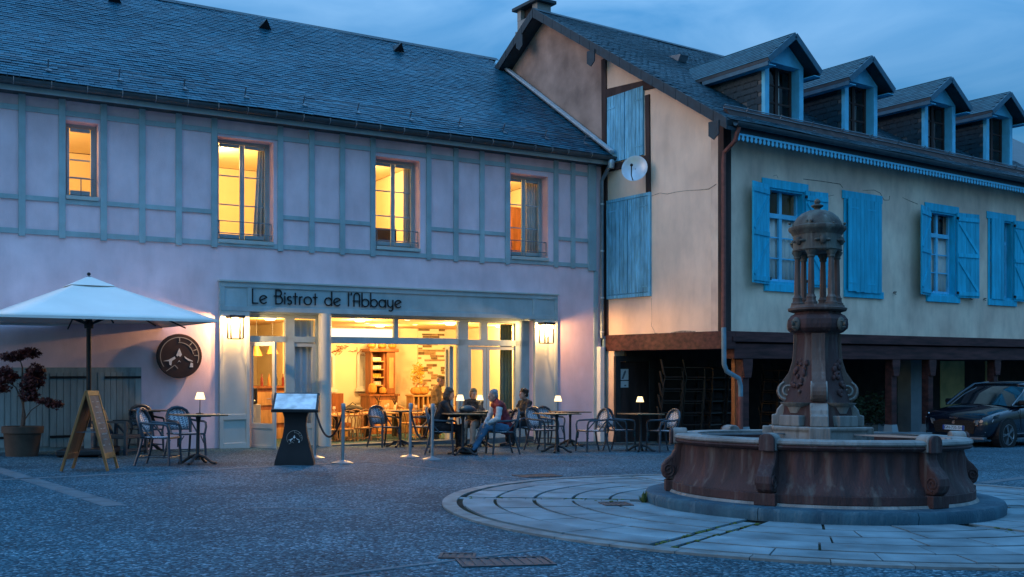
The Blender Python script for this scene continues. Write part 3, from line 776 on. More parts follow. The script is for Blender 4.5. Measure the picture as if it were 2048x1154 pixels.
arch(656, 664, 711, 775, RYB - .03, 'narrow arched niche at the far left of the bistro rear wall')
# stone facing on the right of the rear wall, every stone its own piece
y = RYB - .03; a, b_ = Ls(836, y), Ls(889, y); z0, z1 = ZFL, ZC
panel = MB().box(a, b_, y, RYB, z0, z1).build('stone_panel', 'room_wall', house)
mat('facing_stone', (0.30, 0.21, 0.11), 0.9, var=0.35, scale=7, bump=0.3, rnd=0.5)
z = z0 + .5
while z < z1 - .04:
    h = random.uniform(.05, .09); x = a
    while x < b_ - .05:
        w_ = min(random.uniform(.10, .30), b_ - x)
        if random.random() < .5: MB().box(x + .006, x + w_ - .006, y - random.uniform(.012, .05), y - .001, z + .005, z + h - .003).build('facing_stone', 'facing_stone', panel)
        x += w_
    z += h
# dresser
y = 5.5; a, b_ = Ls(745, y), Ls(791, y); zt_ = Lz(760, 704, y); zm = Lz(760, 792, y)
t = thing('dresser', 'tall carved oak dresser with open shelves against the bistro rear wall', 'dresser', LF.m @ T((a, y, ZFL)))
W_ = b_ - a; zt_ -= ZFL; zm -= ZFL; xm = W_ * .62
MB().box(-.12, W_ + .02, -.12, .55, 0, zm).build('base_cabinet', 'oak', t, bevel=.01); MB().box(-.16, W_ + .06, -.16, .58, zm, zm + .05).build('counter_top', 'oak', t)
q = MB(); q.box(0, .05, .1, .5, zm + .05, zt_); q.box(xm - .05, xm, .1, .5, zm + .05, zt_); q.box(.05, xm - .05, .46, .5, zm + .05, zt_); q.build('shelf_case', 'oak', t)
MB().box(xm, W_, .0, .5, zm + .05, zt_).build('door', 'oak', t, bevel=.02); MB().box(xm + .06, W_ - .06, -.02, -.001, zm + .2, zt_ - .15).build('door_panel', 'honey_wood', t, bevel=.01)
MB().box(-.10, W_ + .08, -.06, .54, zt_, zt_ + .09).build('cornice', 'oak', t, bevel=.02)
for i in range(3): MB().box(.06, W_ * .9, -.14, -.121, zm * (.12 + .28 * i), zm * (.34 + .28 * i)).build('drawer', 'honey_wood', t)
for i in range(4):
    zz = zm + .05 + (zt_ - zm - .1) * (i + 1) / 5; MB().box(.05, xm - .05, .06, .46, zz, zz + .03).build('shelf', 'honey_wood', t)
mat('crockery', (0.82, 0.78, 0.68), 0.3, var=0.05); mat('gourd', (0.55, 0.26, 0.05), 0.5, var=0.35, scale=9, stretch=(4, 4, .5)); mat('bottle_red', (0.22, 0.03, 0.02), 0.2, var=0.2); mat('yellow_leaf', (0.62, 0.40, 0.05), 0.7, var=0.4, scale=12)
base_d = LF.m @ T((a, y, ZFL))
for i in range(4):
    zz = zm + .05 + (zt_ - zm - .1) * (i + 1) / 5 + .031
    for j in range(4):
        k = MB(); k.lathe([(.035, 0), (.045, .05), (.04, .09), (.035, .09), (.03, .01), (0, .01)], 10); tag(k.build('cup', 'crockery' if i != 1 else 'yellow_leaf', None, True, mtx=base_d @ T((.10 + j * (xm - .2) / 3.2, .22, zz))), 'small cup, %s from the left on the %s shelf of the oak dresser' % (order(j), ['lowest', 'second', 'third', 'top'][i]), 'cup', 'cups on the dresser shelves')
for j, lab in enumerate(('left', 'middle', 'right')):
    k = MB(); k.lathe([(.05, 0), (.12, .06), (.10, .16), (.04, .19), (.03, .24)], 12); tag(k.build('basket', 'gourd', None, True, mtx=base_d @ T((.06 + j * .30, .2, zt_ + .09))), 'brown jug on top of the oak dresser, %s of three' % lab, 'jug')
def pumpkin(m, r, h, label, col='gourd'):
    t = thing('pumpkin', label, 'pumpkin', m)
    MB().lathe([(r * .3, 0), (r * .9, h * .2), (r, h * .5), (r * .8, h * .85), (r * .2, h)], 32, mod=lambda a, z: 1 + .07 * math.cos(a * 9)).build('fruit', col, t, True)
    MB().tube([(0, 0, h * .95), (.01, 0, h * 1.15), (.04, 0, h * 1.3)], [.03, .02, .024], 6).build('stem', 'oak', t, True)
pumpkin(base_d @ T((-.02, -.05, zm + .05)), .115, .30, 'tall ribbed gourd standing on the dresser counter', 'gourd')
pumpkin(base_d @ T((.26, -.08, zm + .05)), .10, .19, 'smaller ribbed gourd beside the tall one on the dresser')
# low wine rack with two pumpkins and yellow flowers
y = 5.2; a = Ls(828, y); b_ = Ls(866, y); zt_ = Lz(840, 790, y) - ZFL; base_r = LF.m @ T((a, y, ZFL)); W_ = b_ - a
t = thing('wine_rack', 'low wooden rack with arched bottle holes below two pumpkins', 'rack', base_r)
MB().box(-.05, W_ + .05, -.03, .45, zt_ - .04, zt_).build('top', 'honey_wood', t); q = MB()
for x in [W_ * i / 4 for i in range(5)]: q.box(x - .02, x + .02, 0, .42, 0, zt_ - .04)
q.box(-.02, W_ + .02, .421, .45, 0, zt_ - .04); q.build('rack_frame', 'honey_wood', t)
for i in range(4):
    for j in range(3): MB().tube([(W_ * (i + .5) / 4, .02, .14 + .22 * j), (W_ * (i + .5) / 4, .30, .14 + .22 * j)], .05, 8).build('bottle', 'bottle_red', t)
pumpkin(base_r @ T((.16, .2, zt_)), .155, .22, 'left pumpkin on the low rack beside the stone panel'); pumpkin(base_r @ T((W_ - .20, .2, zt_)), .16, .22, 'right pumpkin on the low rack beside the stone panel')
def leafball(name, c, r, n, m, s=.05, parent=None, mtx=None, flat=1.0, seed=1):
    rd = random.Random(seed); b = MB()
    for i in range(n):
        d = Vector((rd.gauss(0, 1), rd.gauss(0, 1), rd.gauss(0, 1))).normalized(); q = rd.random() ** .45
        p = Vector(c) + Vector((d.x * r[0], d.y * r[1], d.z * r[2])) * q
        a = Vector((rd.uniform(-1, 1), rd.uniform(-1, 1), rd.uniform(-.6, .6))).normalized(); u = a.orthogonal().normalized(); k = s * rd.uniform(.6, 1.3)
        b.add([p - a * k, p + u * k * .45, p + a * k, p - u * k * .45], [(0, 1, 2, 3)])
    return b.build(name, m, parent, mtx=mtx)
t = thing('flower_vase', 'spray of yellow leaves in a vase behind the pumpkins', 'flowers', base_r @ T((.28, .38, zt_)))
MB().lathe([(.06, 0), (.08, .1), (.04, .22), (.05, .26)], 12).build('vase', 'crockery', t, True); leafball('foliage', (0, -.02, .55), (.22, .14, .34), 260, 'yellow_leaf', .05, t, seed=3)
# bench and dining tables with chairs seen through the opening
y = 4.6; a, b_ = Ls(630, y), Ls(687, y); zt_ = Lz(670, 787, y)
t = thing('banquette', 'orange wooden bench back against the left wall of the dining room', 'bench', LF.m)
MB().box(a - .5, b_, y, y + .1, ZFL + .35, zt_).build('backrest', 'oak', t); MB().box(a - .5, b_, y - .5, y, ZFL + .30, ZFL + .45).build('seat', 'oak', t); MB().box(a - .45, b_ - .05, y - .45, y - .02, ZFL, ZFL + .30).build('plinth', 'honey_wood', t)
t = thing('wood_panelling', 'brown wooden wall panel seen through the right-hand glass doors', 'panel', LF.m)
y = RYB - .10; zz = Lz(1000, 790, y); a, b_ = Ls(930, y), RX1 - .01
n = 5
for i in range(n): MB().box(a + (b_ - a) * i / n + .006, a + (b_ - a) * (i + 1) / n - .006, y, RYB, ZFL + .0, zz).build('board', 'oak', t)
def inner_table(px, y, w, d, label):
    x = Ls(px, y); t = thing('dining_table', label, 'table', LF.m @ T((x, y, ZFL)))
    MB().box(-w / 2, w / 2, -d / 2, d / 2, .72, .755).build('table_top', 'honey_wood', t, bevel=.006); MB().box(-.06, .06, -.06, .06, .03, .72).build('leg', 'black_metal', t); MB().box(-.28, .28, -.22, .22, 0, .03).build('foot', 'black_metal', t)
    return x
tabs = [(672, 2.4, .9, .75, 'light wooden bistro table nearest the round pillar'), (735, 2.9, 1.5, .8, 'long light wooden table in front of the dresser'), (790, 3.9, .8, .7, 'small wooden table right of the dresser'), (848, 2.6, 1.1, .75, 'wooden table behind the man in the cap')]
tx = [inner_table(*k) for k in tabs]
def cafe_chair():
    t = thing('cafe_chair', 'x', 'chair')
    MB().lathe([(.17, .43), (.20, .44), (.20, .46), (.17, .465), (0, .46)], 20).build('seat', 'honey_wood', t, True)
    for sx, sy in ((-1, -1), (1, -1), (-1, 1), (1, 1)): MB().tube([(.14 * sx, .14 * sy, .44), (.19 * sx, .20 * sy, 0)], [.016, .013], 7).build('leg', 'honey_wood', t, True)
    MB().tube([(.155 * math.cos(a), .155 * math.sin(a), .22) for a in [2 * math.pi * i / 16 for i in range(16)]], .009, 5, closed=True).build('stretcher', 'honey_wood', t)
    MB().tube([(-.17, .15, .45), (-.18, .20, .65), (-.14, .23, .84), (0, .24, .88), (.14, .23, .84), (.18, .20, .65), (.17, .15, .45)], .014, 7).build('back_hoop', 'honey_wood', t, True)
    MB().tube([(-.09, .16, .46), (-.10, .21, .66), (0, .235, .80), (.10, .21, .66), (.09, .16, .46)], .010, 6).build('inner_hoop', 'honey_wood', t, True)
    return t
proto = cafe_chair(); first = True
seats = [(658, 1.75, 170, 'in front of the first table beside the pillar'), (690, 1.8, 175, 'under the left end of the long table'), (705, 2.2, 178, 'left of the centre under the long table'), (722, 2.1, 185, 'in the middle of the long table'), (748, 2.2, 180, 'at the right end of the long table'), (655, 3.1, 0, 'behind the first table near the bench'), (815, 3.2, 100, 'right of the small table by the dresser'), (838, 1.8, 180, 'in front of the table with the man in the cap'), (900, 2.6, -90, 'right of the table with the man in the cap')]
for i, (px, y, a, lab) in enumerate(seats):
    m = LF.m @ T((Ls(px, y), y, ZFL)) @ rz(a)
    if i == 0: proto.matrix_basis = m; proto['label'] = 'bentwood cafe chair ' + lab; proto['group'] = 'bentwood chairs inside the bistro'
    else: dup(proto, m, 'bentwood cafe chair ' + lab, 'bentwood chairs inside the bistro')
# things on the tables
t = thing('bag', 'dark striped bag lying on the long dining table', 'bag', LF.m @ T((Ls(705, 2.9), 2.9, ZFL + .757)))
MB().ball((0, 0, .09), (.26, .14, .10), 14, 8).build('bag_body', 'iron', t, True); MB().tube([(-.12, 0, .15), (0, 0, .24), (.14, 0, .15)], .012, 6).build('handle', 'black_metal', t)
for px, y, lab in ((757, 2.9, 'far right end of the long table'), (790, 3.9, 'small table right of the dresser')):
    t = thing('twig_vase', 'little vase with dark twigs on the %s' % lab, 'vase', LF.m @ T((Ls(px, y), y, ZFL + .757)))
    MB().lathe([(.03, 0), (.04, .05), (.02, .12)], 10).build('vase', 'crockery', t, True); k = MB(); rd = random.Random(px)
    for i in range(9): k.tube([(0, 0, .1), (rd.uniform(-.06, .06), rd.uniform(-.05, .05), .22), (rd.uniform(-.12, .12), rd.uniform(-.08, .08), rd.uniform(.26, .40))], .006, 5)
    k.build('twigs', 'soil', t)
rd = random.Random(5)
for j, (px, y, w_, d, lab) in enumerate(tabs):
    n = (3, 5, 2, 4)[j]
    for i in range(n):
        k = MB(); k.lathe([(.025, 0), (.008, .01), (.006, .08), (.035, .12), (.03, .17)], 10)
        tag(k.build('wine_glass', 'crockery', None, True, mtx=LF.m @ T((tx[j] + w_ * (-.4 + .8 * (i + rd.uniform(.2, .8)) / n), y + rd.uniform(-.35, .35) * d, ZFL + .756))), 'small glass, %s from the left on the %s' % (order(i), ['table by the round pillar', 'long table before the dresser', 'small table right of the dresser', 'table behind the man in the cap'][j]), 'glass', 'glasses on the dining tables')
# entrance: counter, pendant lamp, bottles
y = 3.6; a, b_ = Ls(500, y), Ls(577, y); zt_ = Lz(540, 772, y) - ZFL
t = thing('bar_counter', 'reddish wooden bar counter behind the open bistro door', 'counter', LF.m @ T((a, y, ZFL)))
MB().box(0, b_ - a, 0, .6, 0, zt_ - .05).build('front', 'oak', t); MB().box(-.03, b_ - a + .05, -.06, .65, zt_ - .05, zt_).build('counter_top', 'oak', t); 
for i in range(3): MB().box(.02, b_ - a - .02, -.03, -.001, zt_ * (.08 + .3 * i), zt_ * (.3 + .3 * i)).build('board', 'honey_wood', t)
for i in range(6):
    k = MB(); k.lathe([(.035, 0), (.036, .16), (.012, .22), (.012, .28)], 10); tag(k.build('bottle', ['bottle_red', 'gourd', 'iron'][i % 3], None, True, mtx=LF.m @ T((a + .35 + .17 * i, y + .25, ZFL + zt_))), 'bottle on the entrance bar counter, %s from the left' % order(i), 'bottle', 'bottles on the bar counter')
for px, y, py, lab in ((545, 2.4, 708, 'seen in the open doorway'), (513, 2.8, 712, 'seen through the open door leaf')):
    zz = Lz(px, py, y); t = thing('pendant_lamp', 'conical wooden pendant lamp ' + lab, 'pendant lamp', LF.m @ T((Ls(px, y), y, zz)))
    MB().lathe([(.13, 0), (.03, .26), (.02, .30), (.0, .30)], 16).build('lamp_shade', 'gourd', t, True); MB().tube([(0, 0, .3), (0, 0, ZC - zz)], .006, 5).build('cord', 'black_metal', t)
    MB().ball((0, 0, .04), .035).build('bulb', 'spot_glow', t, True)
t = thing('drinks_fridge', 'grey appliance with dark machine on top behind the door glass', 'appliance', LF.m @ T((Ls(503, 1.6), 1.6, ZFL)))
MB().box(-.25, .2, 0, .5, 0, 1.05).build('cabinet', 'curtain_grey', t, bevel=.01); MB().box(-.2, .15, .05, .4, 1.05, 1.4).build('machine', 'black_metal', t, bevel=.03); MB().tube([(.05, 0, 1.15), (.05, -.06, 1.12)], .02, 6).build('tap', 'steel', t)
curtain('curtain', gs(583), gs(632), .33, ZFL, zb_ - .12, 'curtain_grey', 'grey-blue curtain behind the closed glass door next to the pillar', folds=4)
curtain('curtain', gs(1012), gs(1036), .46, ZFL, zb_ - .1, 'curtain_green', 'dark green curtain behind the rightmost glass door', folds=4)
# sprig garland painted high on the left wall is real twigs
k = MB(); rd = random.Random(11)
for i in range(36):
    px = rd.uniform(656, 770); y = RYB - .05; zz = Lz(px, 692 + 12 * abs(math.sin(px * .05)) + rd.uniform(-3, 5), y); x = Ls(px, y)
    k.tube([(x, y, zz), (x + rd.uniform(-.1, .1), y - .03, zz + rd.uniform(-.06, .06)), (x + rd.uniform(-.15, .15), y - .02, zz + rd.uniform(-.1, .1))], .008, 4)
tag(k.build('twig_garland', 'oak', None, mtx=LF.m), 'thin twig garland along the top of the bistro rear wall', 'garland')

# ------------------------------------------------------------------ sign letters
def arc(cx, cz, rx, rz_, a0, a1, n=14): return [(cx + rx * math.cos(R(a0 + (a1 - a0) * i / n)), cz + rz_ * math.sin(R(a0 + (a1 - a0) * i / n))) for i in range(n + 1)]
xh = .56
GL = {
 'L': (.42, [[(0, 1), (0, 0), (.40, 0)]]),
 'e': (.56, [[(.02, .20), (.50, .42)], arc(.28, .28, .28, .28, 30, 318, 18)]),
 'B': (.56, [[(.06, 1), (.06, 0)], [(-.06, .56), (.32, .56)], [(.06, 1), (.28, 1)] + arc(.28, .78, .20, .22, 90, -90, 10), [(.06, 0), (.30, 0)] + arc(.30, .28, .26, .28, -90, 90, 12)]),
 'i': (.12, [[(.05, 0), (.05, xh)], [(.05, .74), (.07, .80)]]),
 's': (.34, [arc(.17, .42, .15, .14, 40, 250, 10) + arc(.17, .14, .15, .14, 70, -140, 10)]),
 't': (.32, [[(.15, .82), (.15, 0)], [(0, xh), (.30, xh)]]),
 'r': (.26, [[(.04, 0), (.04, xh)], arc(.20, .36, .16, .20, 180, 80, 8)]),
 'o': (.60, [arc(.29, .29, .29, .29, 0, 360, 24)]),
 'd': (.60, [arc(.28, .28, .28, .28, 0, 360, 24), [(.56, 1.02), (.56, 0)]]),
 'l': (.14, [[(.05, 1), (.05, 0)]]),
 "'": (.10, [[(.02, 1), (.0, .84)]]),
 'A': (.52, [[(0, 0), (0, .72)] + arc(.23, .72, .23, .28, 180, 0, 12) + [(.46, 0)], [(-.06, .40), (.50, .40)]]),
 'b': (.60, [arc(.30, .28, .28, .28, 0, 360, 24), [(.02, 1.02), (.02, 0)]]),
 'a': (.60, [arc(.28, .28, .28, .28, 0, 360, 24), [(.56, xh), (.56, 0)]]),
 'y': (.52, [[(.02, xh), (.02, .30)] + arc(.24, .26, .22, .24, 180, 360, 10), [(.46, xh), (.46, -.08)] + arc(.24, -.08, .22, .20, 0, -120, 8)]),
 ' ': (.34, []),
}
def stroke_text(txt, x0, x1, z0, h, y, m, parent, name, th=.075, dep=.02):
    adv = .13; tot = sum(GL[c][0] + adv for c in txt) - adv; kx = (x1 - x0) / tot; x = 0
    for c in txt:
        b = MB()
        for st in GL[c][1]:
            P = [Vector((x0 + (x + p[0]) * kx, y, z0 + p[1] * h)) for p in st]
            for i in range(len(P) - 1):
                d = (P[i + 1] - P[i])
                if d.length < 1e-5: continue
                e = d.normalized() * th * h * .42; b.bar(P[i] - e * (.9 if i == 0 else .5), P[i + 1] + e * (.9 if i == len(P) - 2 else .5), th * h * 1.15, dep, (0, -1, 0))
        if b.v: b.build(name, m, parent)
        x += GL[c][0] + adv
sg = thing('shop_sign', 'black raised lettering reading Le Bistrot de l\'Abbaye on the grey-green fascia', 'sign', LF.m)
y = -.10; stroke_text("Le Bistrot de l'Abbaye", Ls(505, y), Ls(803, y), Lz(505, 606, y), Lz(505, 578, y) - Lz(505, 606, y), y, 'sign_black', sg, 'letter')

# ------------------------------------------------------------------ low plank doors at the left
a, b_ = -5.6, Ls(282); z0 = Lg(a, 0) - .02; zt_ = Lz(100, 735)
cd = MB().box(a, b_, -.03, -.002, Lg(b_, 0) + .03, zt_).build('cellar_door', 'door_grey', house)
x = a + .02; doors = [(-5.58, Ls(-20)), (Ls(-18), Ls(97)), (Ls(99), Ls(193)), (Ls(195), b_ - .01)]
for (p, q) in doors:
    n = max(4, round((q - p) / .105))
    for i in range(n):
        MB().box(p + (q - p) * i / n + .004, p + (q - p) * (i + 1) / n - .004, -.052, -.0305, Lg(p, 0) + .07, zt_ - .09).build('plank', 'door_grey', cd)
for p, q, py in ((99, 176, 755), (209, 281, 755), (99, 150, 874), (17, 60, 755), (-30, 12, 877)):
    zz = Lz(p, py, -.06); MB().box(Ls(p), Ls(q), -.062, -.0525, zz - .022, zz + .022).build('strap_hinge', 'black_metal', cd)
MB().ball((Ls(183), -.075, Lz(183, 868)), .025).build('knob', 'black_metal', cd, True)

# ------------------------------------------------------------------ emblem and round plaque
def emblem(parent, r, y, full=True):
    """mountain peaks under a ruled arc, in the x-z plane of the parent"""
    def tubeq(pts, w): 
        b = MB()
        for i in range(len(pts) - 1): b.bar((pts[i][0] * r, y, pts[i][1] * r), (pts[i + 1][0] * r, y, pts[i + 1][1] * r), w * r, .006, (0, -1, 0))
        return b
    tubeq(arc(0, 0, .86, .86, 215, -22, 40), .035).build('emblem_arc', 'emblem_line', parent)
    tubeq(arc(0, 0, .62, .62, 95, 8, 18), .03).build('emblem_arc', 'emblem_line', parent)
    for a in (90, 48, 22, 2): tubeq([(.66 * math.cos(R(a)), .66 * math.sin(R(a))), (.84 * math.cos(R(a)), .84 * math.sin(R(a)))], .035).build('emblem_tick', 'emblem_line', parent)
    shapes = [[(-.16, .02), (-.02, .36), (.04, .22), (.10, .06), (.02, -.04), (-.06, .02), (-.10, -.03)],
              [(-.74, -.24), (-.50, -.18), (-.22, -.02), (-.18, -.12), (-.34, -.22), (-.38, -.44), (-.46, -.40), (-.48, -.24)],
              [(.20, .0), (.34, -.10), (.58, -.22), (.60, -.26), (.40, -.22), (.24, -.10)],
              [(.44, -.52), (.50, -.30), (.60, -.34), (.60, -.52)], [(-.10, -.30), (-.02, -.20), (.06, -.30), (-.02, -.24)]]
    for s_ in shapes: MB().prism([(p * r, y + .003, q * r) for p, q in s_], (0, -.006, 0)).build('emblem_peak', 'emblem_white', parent)
    tubeq([(-.60, -.70), (-.22, -.42), (-.08, -.58)], .035).build('emblem_line', 'emblem_line', parent)
px, py = 358, 712; x = Ls(px, -.10); z = LF.z_at(x, -.10, py); rr = 43 / 2000 * (LF.w(x, 0, 0).y)
pl = thing('round_plaque', 'round dark brown wall plaque with pale mountain emblem left of the shop front', 'plaque', LF.m @ T((x, -.13, z)))
MB().lathe([(0, 0), (rr, 0), (rr + .012, .02), (rr, .045), (0, .045)], 48, m=Matrix.Rotation(R(90), 4, 'X') @ T((0, 0, -.022))).build('disc', 'plaque_brown', pl, True)
MB().tube([(0, .03, 0), (0, .13, 0)], .05, 8).build('bracket', 'black_metal', pl)
emblem(pl, rr, -.029)

# ------------------------------------------------------------------ wall lanterns
def lantern(px, label):
    x = Ls(px, -.32); zt_ = LF.z_at(x, -.32, 631 if px < 800 else 645); zb2 = LF.z_at(x, -.32, 677 if px < 800 else 686); h = zt_ - zb2; wd = .115
    t = thing('wall_lantern', label, 'lantern', LF.m @ T((x, -.32, zb2)))
    MB().box(-wd - .03, wd + .03, -wd - .03, wd + .03, h - .05, h).build('top_cap', 'black_metal', t, bevel=.004); k = MB()
    for q in ((-wd, wd, -wd, -wd + .02), (-wd, wd, wd - .02, wd), (-wd, -wd + .02, -wd + .02, wd - .02), (wd - .02, wd, -wd + .02, wd - .02)): k.box(*q, -.015, .0)
    k.build('base_frame', 'black_metal', t)
    for sx in (-1, 1):
        for sy in (-1, 1): MB().box(sx * wd - .012, sx * wd + .012, sy * wd - .012, sy * wd + .012, 0, h - .035).build('corner_bar', 'black_metal', t)
    MB().lathe([(.034, h * .30), (.036, h * .34), (.036, h - .055)], 14).build('bulb_tube', 'lantern_glow', t, True)
    MB().box(-.02, .02, wd - .01, .224, h - .06, h - .036).build('wall_mount', 'black_metal', t)
    for sx in (-1, 1): MB().box(sx * (wd - .002) - .001, sx * (wd - .002) + .001, -wd + .008, wd - .008, 0.004, h - .04).build('pane', 'glass', t)
    MB().box(-wd + .009, wd - .009, -wd + .001, -wd + .003, 0.004, h - .04).build('pane', 'glass', t)
    point_light('lantern_light', (0, .075, h - .075), 105, (1.0, .52, .175), .025, t)
    point_light('lantern_light', (0, -.075, h - .075), 105, (1.0, .52, .175), .025, t)
lantern(471, 'lit glass wall lantern on the left pilaster beside the parasol edge')
lantern(1093, 'lit glass wall lantern on the right pilaster of the shop front')
# ------------------------------------------------------------------ the old house on the right
old = thing('old_house', 'old cream house with blue shutters, slate roof and dormers over a dark arcade', 'building', RF.m)
XR1 = 19.0; HALF = 6.14
ZAP = RF.z_at(0, RF.y_of(1090), 25)            # apex
ZEV = Rz(1463, 240, -.45)                      # eave edge at y=-.45
SL = (ZAP - ZEV) / (HALF + .45)
def zroof(y): return ZEV + SL * (y + .45) if y <= HALF else ZAP - SL * (y - HALF)
ZB1, ZB0 = Rz(1455, 662), Rz(1455, 696)        # arcade beam
rwins = [(Rs(1533), Rs(1608), Rz(1533, 567), Rz(1530, 372)), (Rs(1692), Rs(1757), Rz(1692, 580), Rz(1692, 396)), (Rs(1856), Rs(1911), Rz(1856, 590), Rz(1856, 419)), (Rs(1979), Rs(2025), Rz(1979, 598), Rz(1979, 436))]
ZW = zroof(.0) - .10
w = MB(); wall_holes(w, 0.0, XR1, ZB1, ZW, rwins, 0.0, .35); w.build('front_wall', 'front_plaster', old)
# gable wall: cream part and, above the bistro roof, brown render
gwins = [(RF.y_of(1289), RF.y_of(1217), RF.z_at(0, RF.y_of(1217), 328), RF.z_at(0, RF.y_of(1218), 196)), (RF.y_of(1303), RF.y_of(1216), RF.z_at(0, RF.y_of(1216), 599), RF.z_at(0, RF.y_of(1216), 402))]
ysplit = RF.y_of(1212)
def gable(mb, y0, y1, z0, x0, x1):
    ys = sorted({y0, y1, *( [HALF] if y0 < HALF < y1 else [])})
    pts = [(x0, y0, z0)] + [(x0, y1, z0)] + [(x0, y, zroof(y) - .10) for y in reversed(ys)]
    mb.prism(list(reversed(pts)), (x1 - x0, 0, 0))
b = MB(); gable(b, .352, ysplit, ZB1, 0.0, .35); b.build('gable_wall', 'cream_plaster', old)
b = MB(); gable(b, ysplit + .01, 2 * HALF, -.3, -.015, .35); b.build('gable_wall', 'brown_render', old)
b = MB(); b.box(.0, XR1, 2 * HALF, 2 * HALF + .3, -.3, zroof(2 * HALF) - .1); gable(b, .0, 2 * HALF, -.3, XR1, XR1 + .3); b.build('rear_wall', 'front_plaster', old)
# plaster patches: crack and fallen render
def on_gable(pts, d, m, name): 
    P = [(-d, RF.y_of(px), RF.z_at(0, RF.y_of(px), py)) for px, py in pts]; return MB().prism(P, (d - .001, 0, 0)).build(name, m, old)
on_gable([(1331, 671), (1345, 664), (1366, 661), (1391, 662), (1391, 669), (1350, 674)], .012, 'patch_stone', 'bare_masonry')
on_gable([(1309, 665), (1318, 667), (1320, 674), (1314, 676)], .010, 'patch_stone', 'bare_masonry')
rd = random.Random(4)
def crack(pts, fr_gable=True, w=.012):
    b = MB(); P = []
    for px, py in pts:
        if fr_gable: y = RF.y_of(px); P.append((-.002, y, RF.z_at(0, y, py)))
        else: x = Rs(px); P.append((x, -.002, Rz(px, py)))
    b.tube(P, [w * rd.uniform(.4, 1) for _ in P], 4); b.build('crack', 'patch_stone', old)
crack([(1303, 392), (1320, 386), (1335, 388), (1352, 384), (1375, 381), (1398, 380), (1418, 378), (1433, 368)], True, .009)
crack([(1303, 596), (1304, 640), (1303, 652), (1310, 664)], True, .006)
for a in ([(1546, 352), (1553, 350), (1556, 356)], [(1607, 358), (1640, 362), (1680, 368), (1685, 375)], [(1726, 381), (1748, 380), (1760, 386), (1768, 400), (1778, 400), (1779, 392)], [(1805, 395), (1820, 402), (1835, 408)], [(1668, 390), (1662, 391), (1655, 393)]): crack(a, False, .010)
# timbers on the gable
def gbeam(p, q, w, m='dark_timber', d=.035, name='timber_beam'):
    A = [(-d / 2 + .01, RF.y_of(px), RF.z_at(0, RF.y_of(px), py)) for px, py in (p, q)]
    return MB().bar(A[0], A[1], w, d + .02, (-1, 0, 0)).build(name, m, old, bevel=.006)
gbeam((1209, 118), (1213, 702), .17); gbeam((1213, 188), (1312, 166), .22); gbeam((1296, 190), (1298, 388), .14); gbeam((1216, 338), (1293, 318), .16)
MB().box(-.03, .20, -.03, .13, ZB1 + .001, zroof(.1) - .25).build('corner_post', 'dark_timber', old, bevel=.01)
MB().box(-.05, .30, .0 - .06, ysplit + .05, ZB0 - .02, ZB1).build('arcade_beam', 'red_timber', old, bevel=.012)
MB().box(.302, XR1, -.06, .30, ZB0 + .13, ZB1).build('arcade_beam', 'red_timber', old, bevel=.012)
MB().box(.302, XR1, -.02, .28, ZB0 - .22, ZB0 + .10).build('arcade_beam', 'red_timber', old, bevel=.012)
MB().box(.2, XR1, -.085, -.061, ZB0 + .14, ZB0 + .24).build('beam_moulding', 'red_timber', old)
# gable shutters (closed, planked)
def plank_shutter(parent, ya, yb, z0, z1, d0, m, n=5):
    o = None
    for i in range(n):
        a, b_ = ya + (yb - ya) * i / n + .004, ya + (yb - ya) * (i + 1) / n - .004
        MB().box(-d0 - .028 - random.uniform(0, .004), -d0, a, b_, z0, z1).build('plank', m, parent)
for (ya, yb, z0, z1), e in ((gwins[0], .0), (gwins[1], .06)):
    fr = MB().box(-.018, -.001, ya, yb, z0, z1).build('shutter_frame', 'pale_blue_paint', old)
    k = MB()
    for q in ((ya, yb, z1 - .07, z1), (ya, yb, z0, z0 + .08), (ya, ya + .06, z0 + .08, z1 - .07), (yb - .05, yb, z0 + .08, z1 - .07)): k.box(-.052, -.019, q[0], q[1], q[2], q[3])
    if e: k.build('shutter_surround', 'pale_blue_paint', fr, bevel=.005)
    mid = (ya + yb) / 2
    plank_shutter(fr, ya + e, mid - .01, z0 + .10 * (e > 0), z1 - .08 * (e > 0), .019, 'pale_blue_paint'); plank_shutter(fr, mid + .01, yb - e, z0 + .10 * (e > 0), z1 - .08 * (e > 0), .019, 'pale_blue_paint')
    for yy in (ya + e + .02, yb - e - .28):
        for zz in (z0 + .22, z1 - .28): MB().box(-.058, -.0525, yy, yy + .26, zz - .015, zz + .015).build('strap_hinge', 'pale_blue_paint', fr)
# front windows
def z_shutter(w, h, hinge, ang, zb, side, name='shutter'):
    """braced plank shutter hinged at x=hinge, opened by ang degrees; side -1 lies to the left"""
    m = T((hinge, -.035, zb)) @ rz(ang)
    s = MB().box(min(0, side * w), max(0, side * w), -.012, .0, 0, h).build(name, 'blue_paint', old, mtx=m)
    n = 5
    for i in range(n):
        a, b_ = side * w * i / n, side * w * (i + 1) / n; a, b_ = min(a, b_) + .004, max(a, b_) - .004
        MB().box(a, b_, -.030, -.0125, 0, h).build('plank', 'blue_paint', s)
    br = MB()
    for z in (.10, h * .5, h - .16): br.box(min(0, side * w) + .02, max(0, side * w) - .02, -.052, -.031, z - .05, z + .05)
    for z in (.15, h * .5 + .05):
        br.bar((side * (w - .06), -.041, z + .02), (side * .06, -.041, z + h * .5 - .30), .08, .018, (0, -1, 0))
    br.build('brace', 'blue_paint', s); hg = MB()
    for z in (.12, h - .14): hg.box(-.02, .03, -.06, -.02, z - .03, z + .03)
    hg.build('hinge', 'iron', s); return s
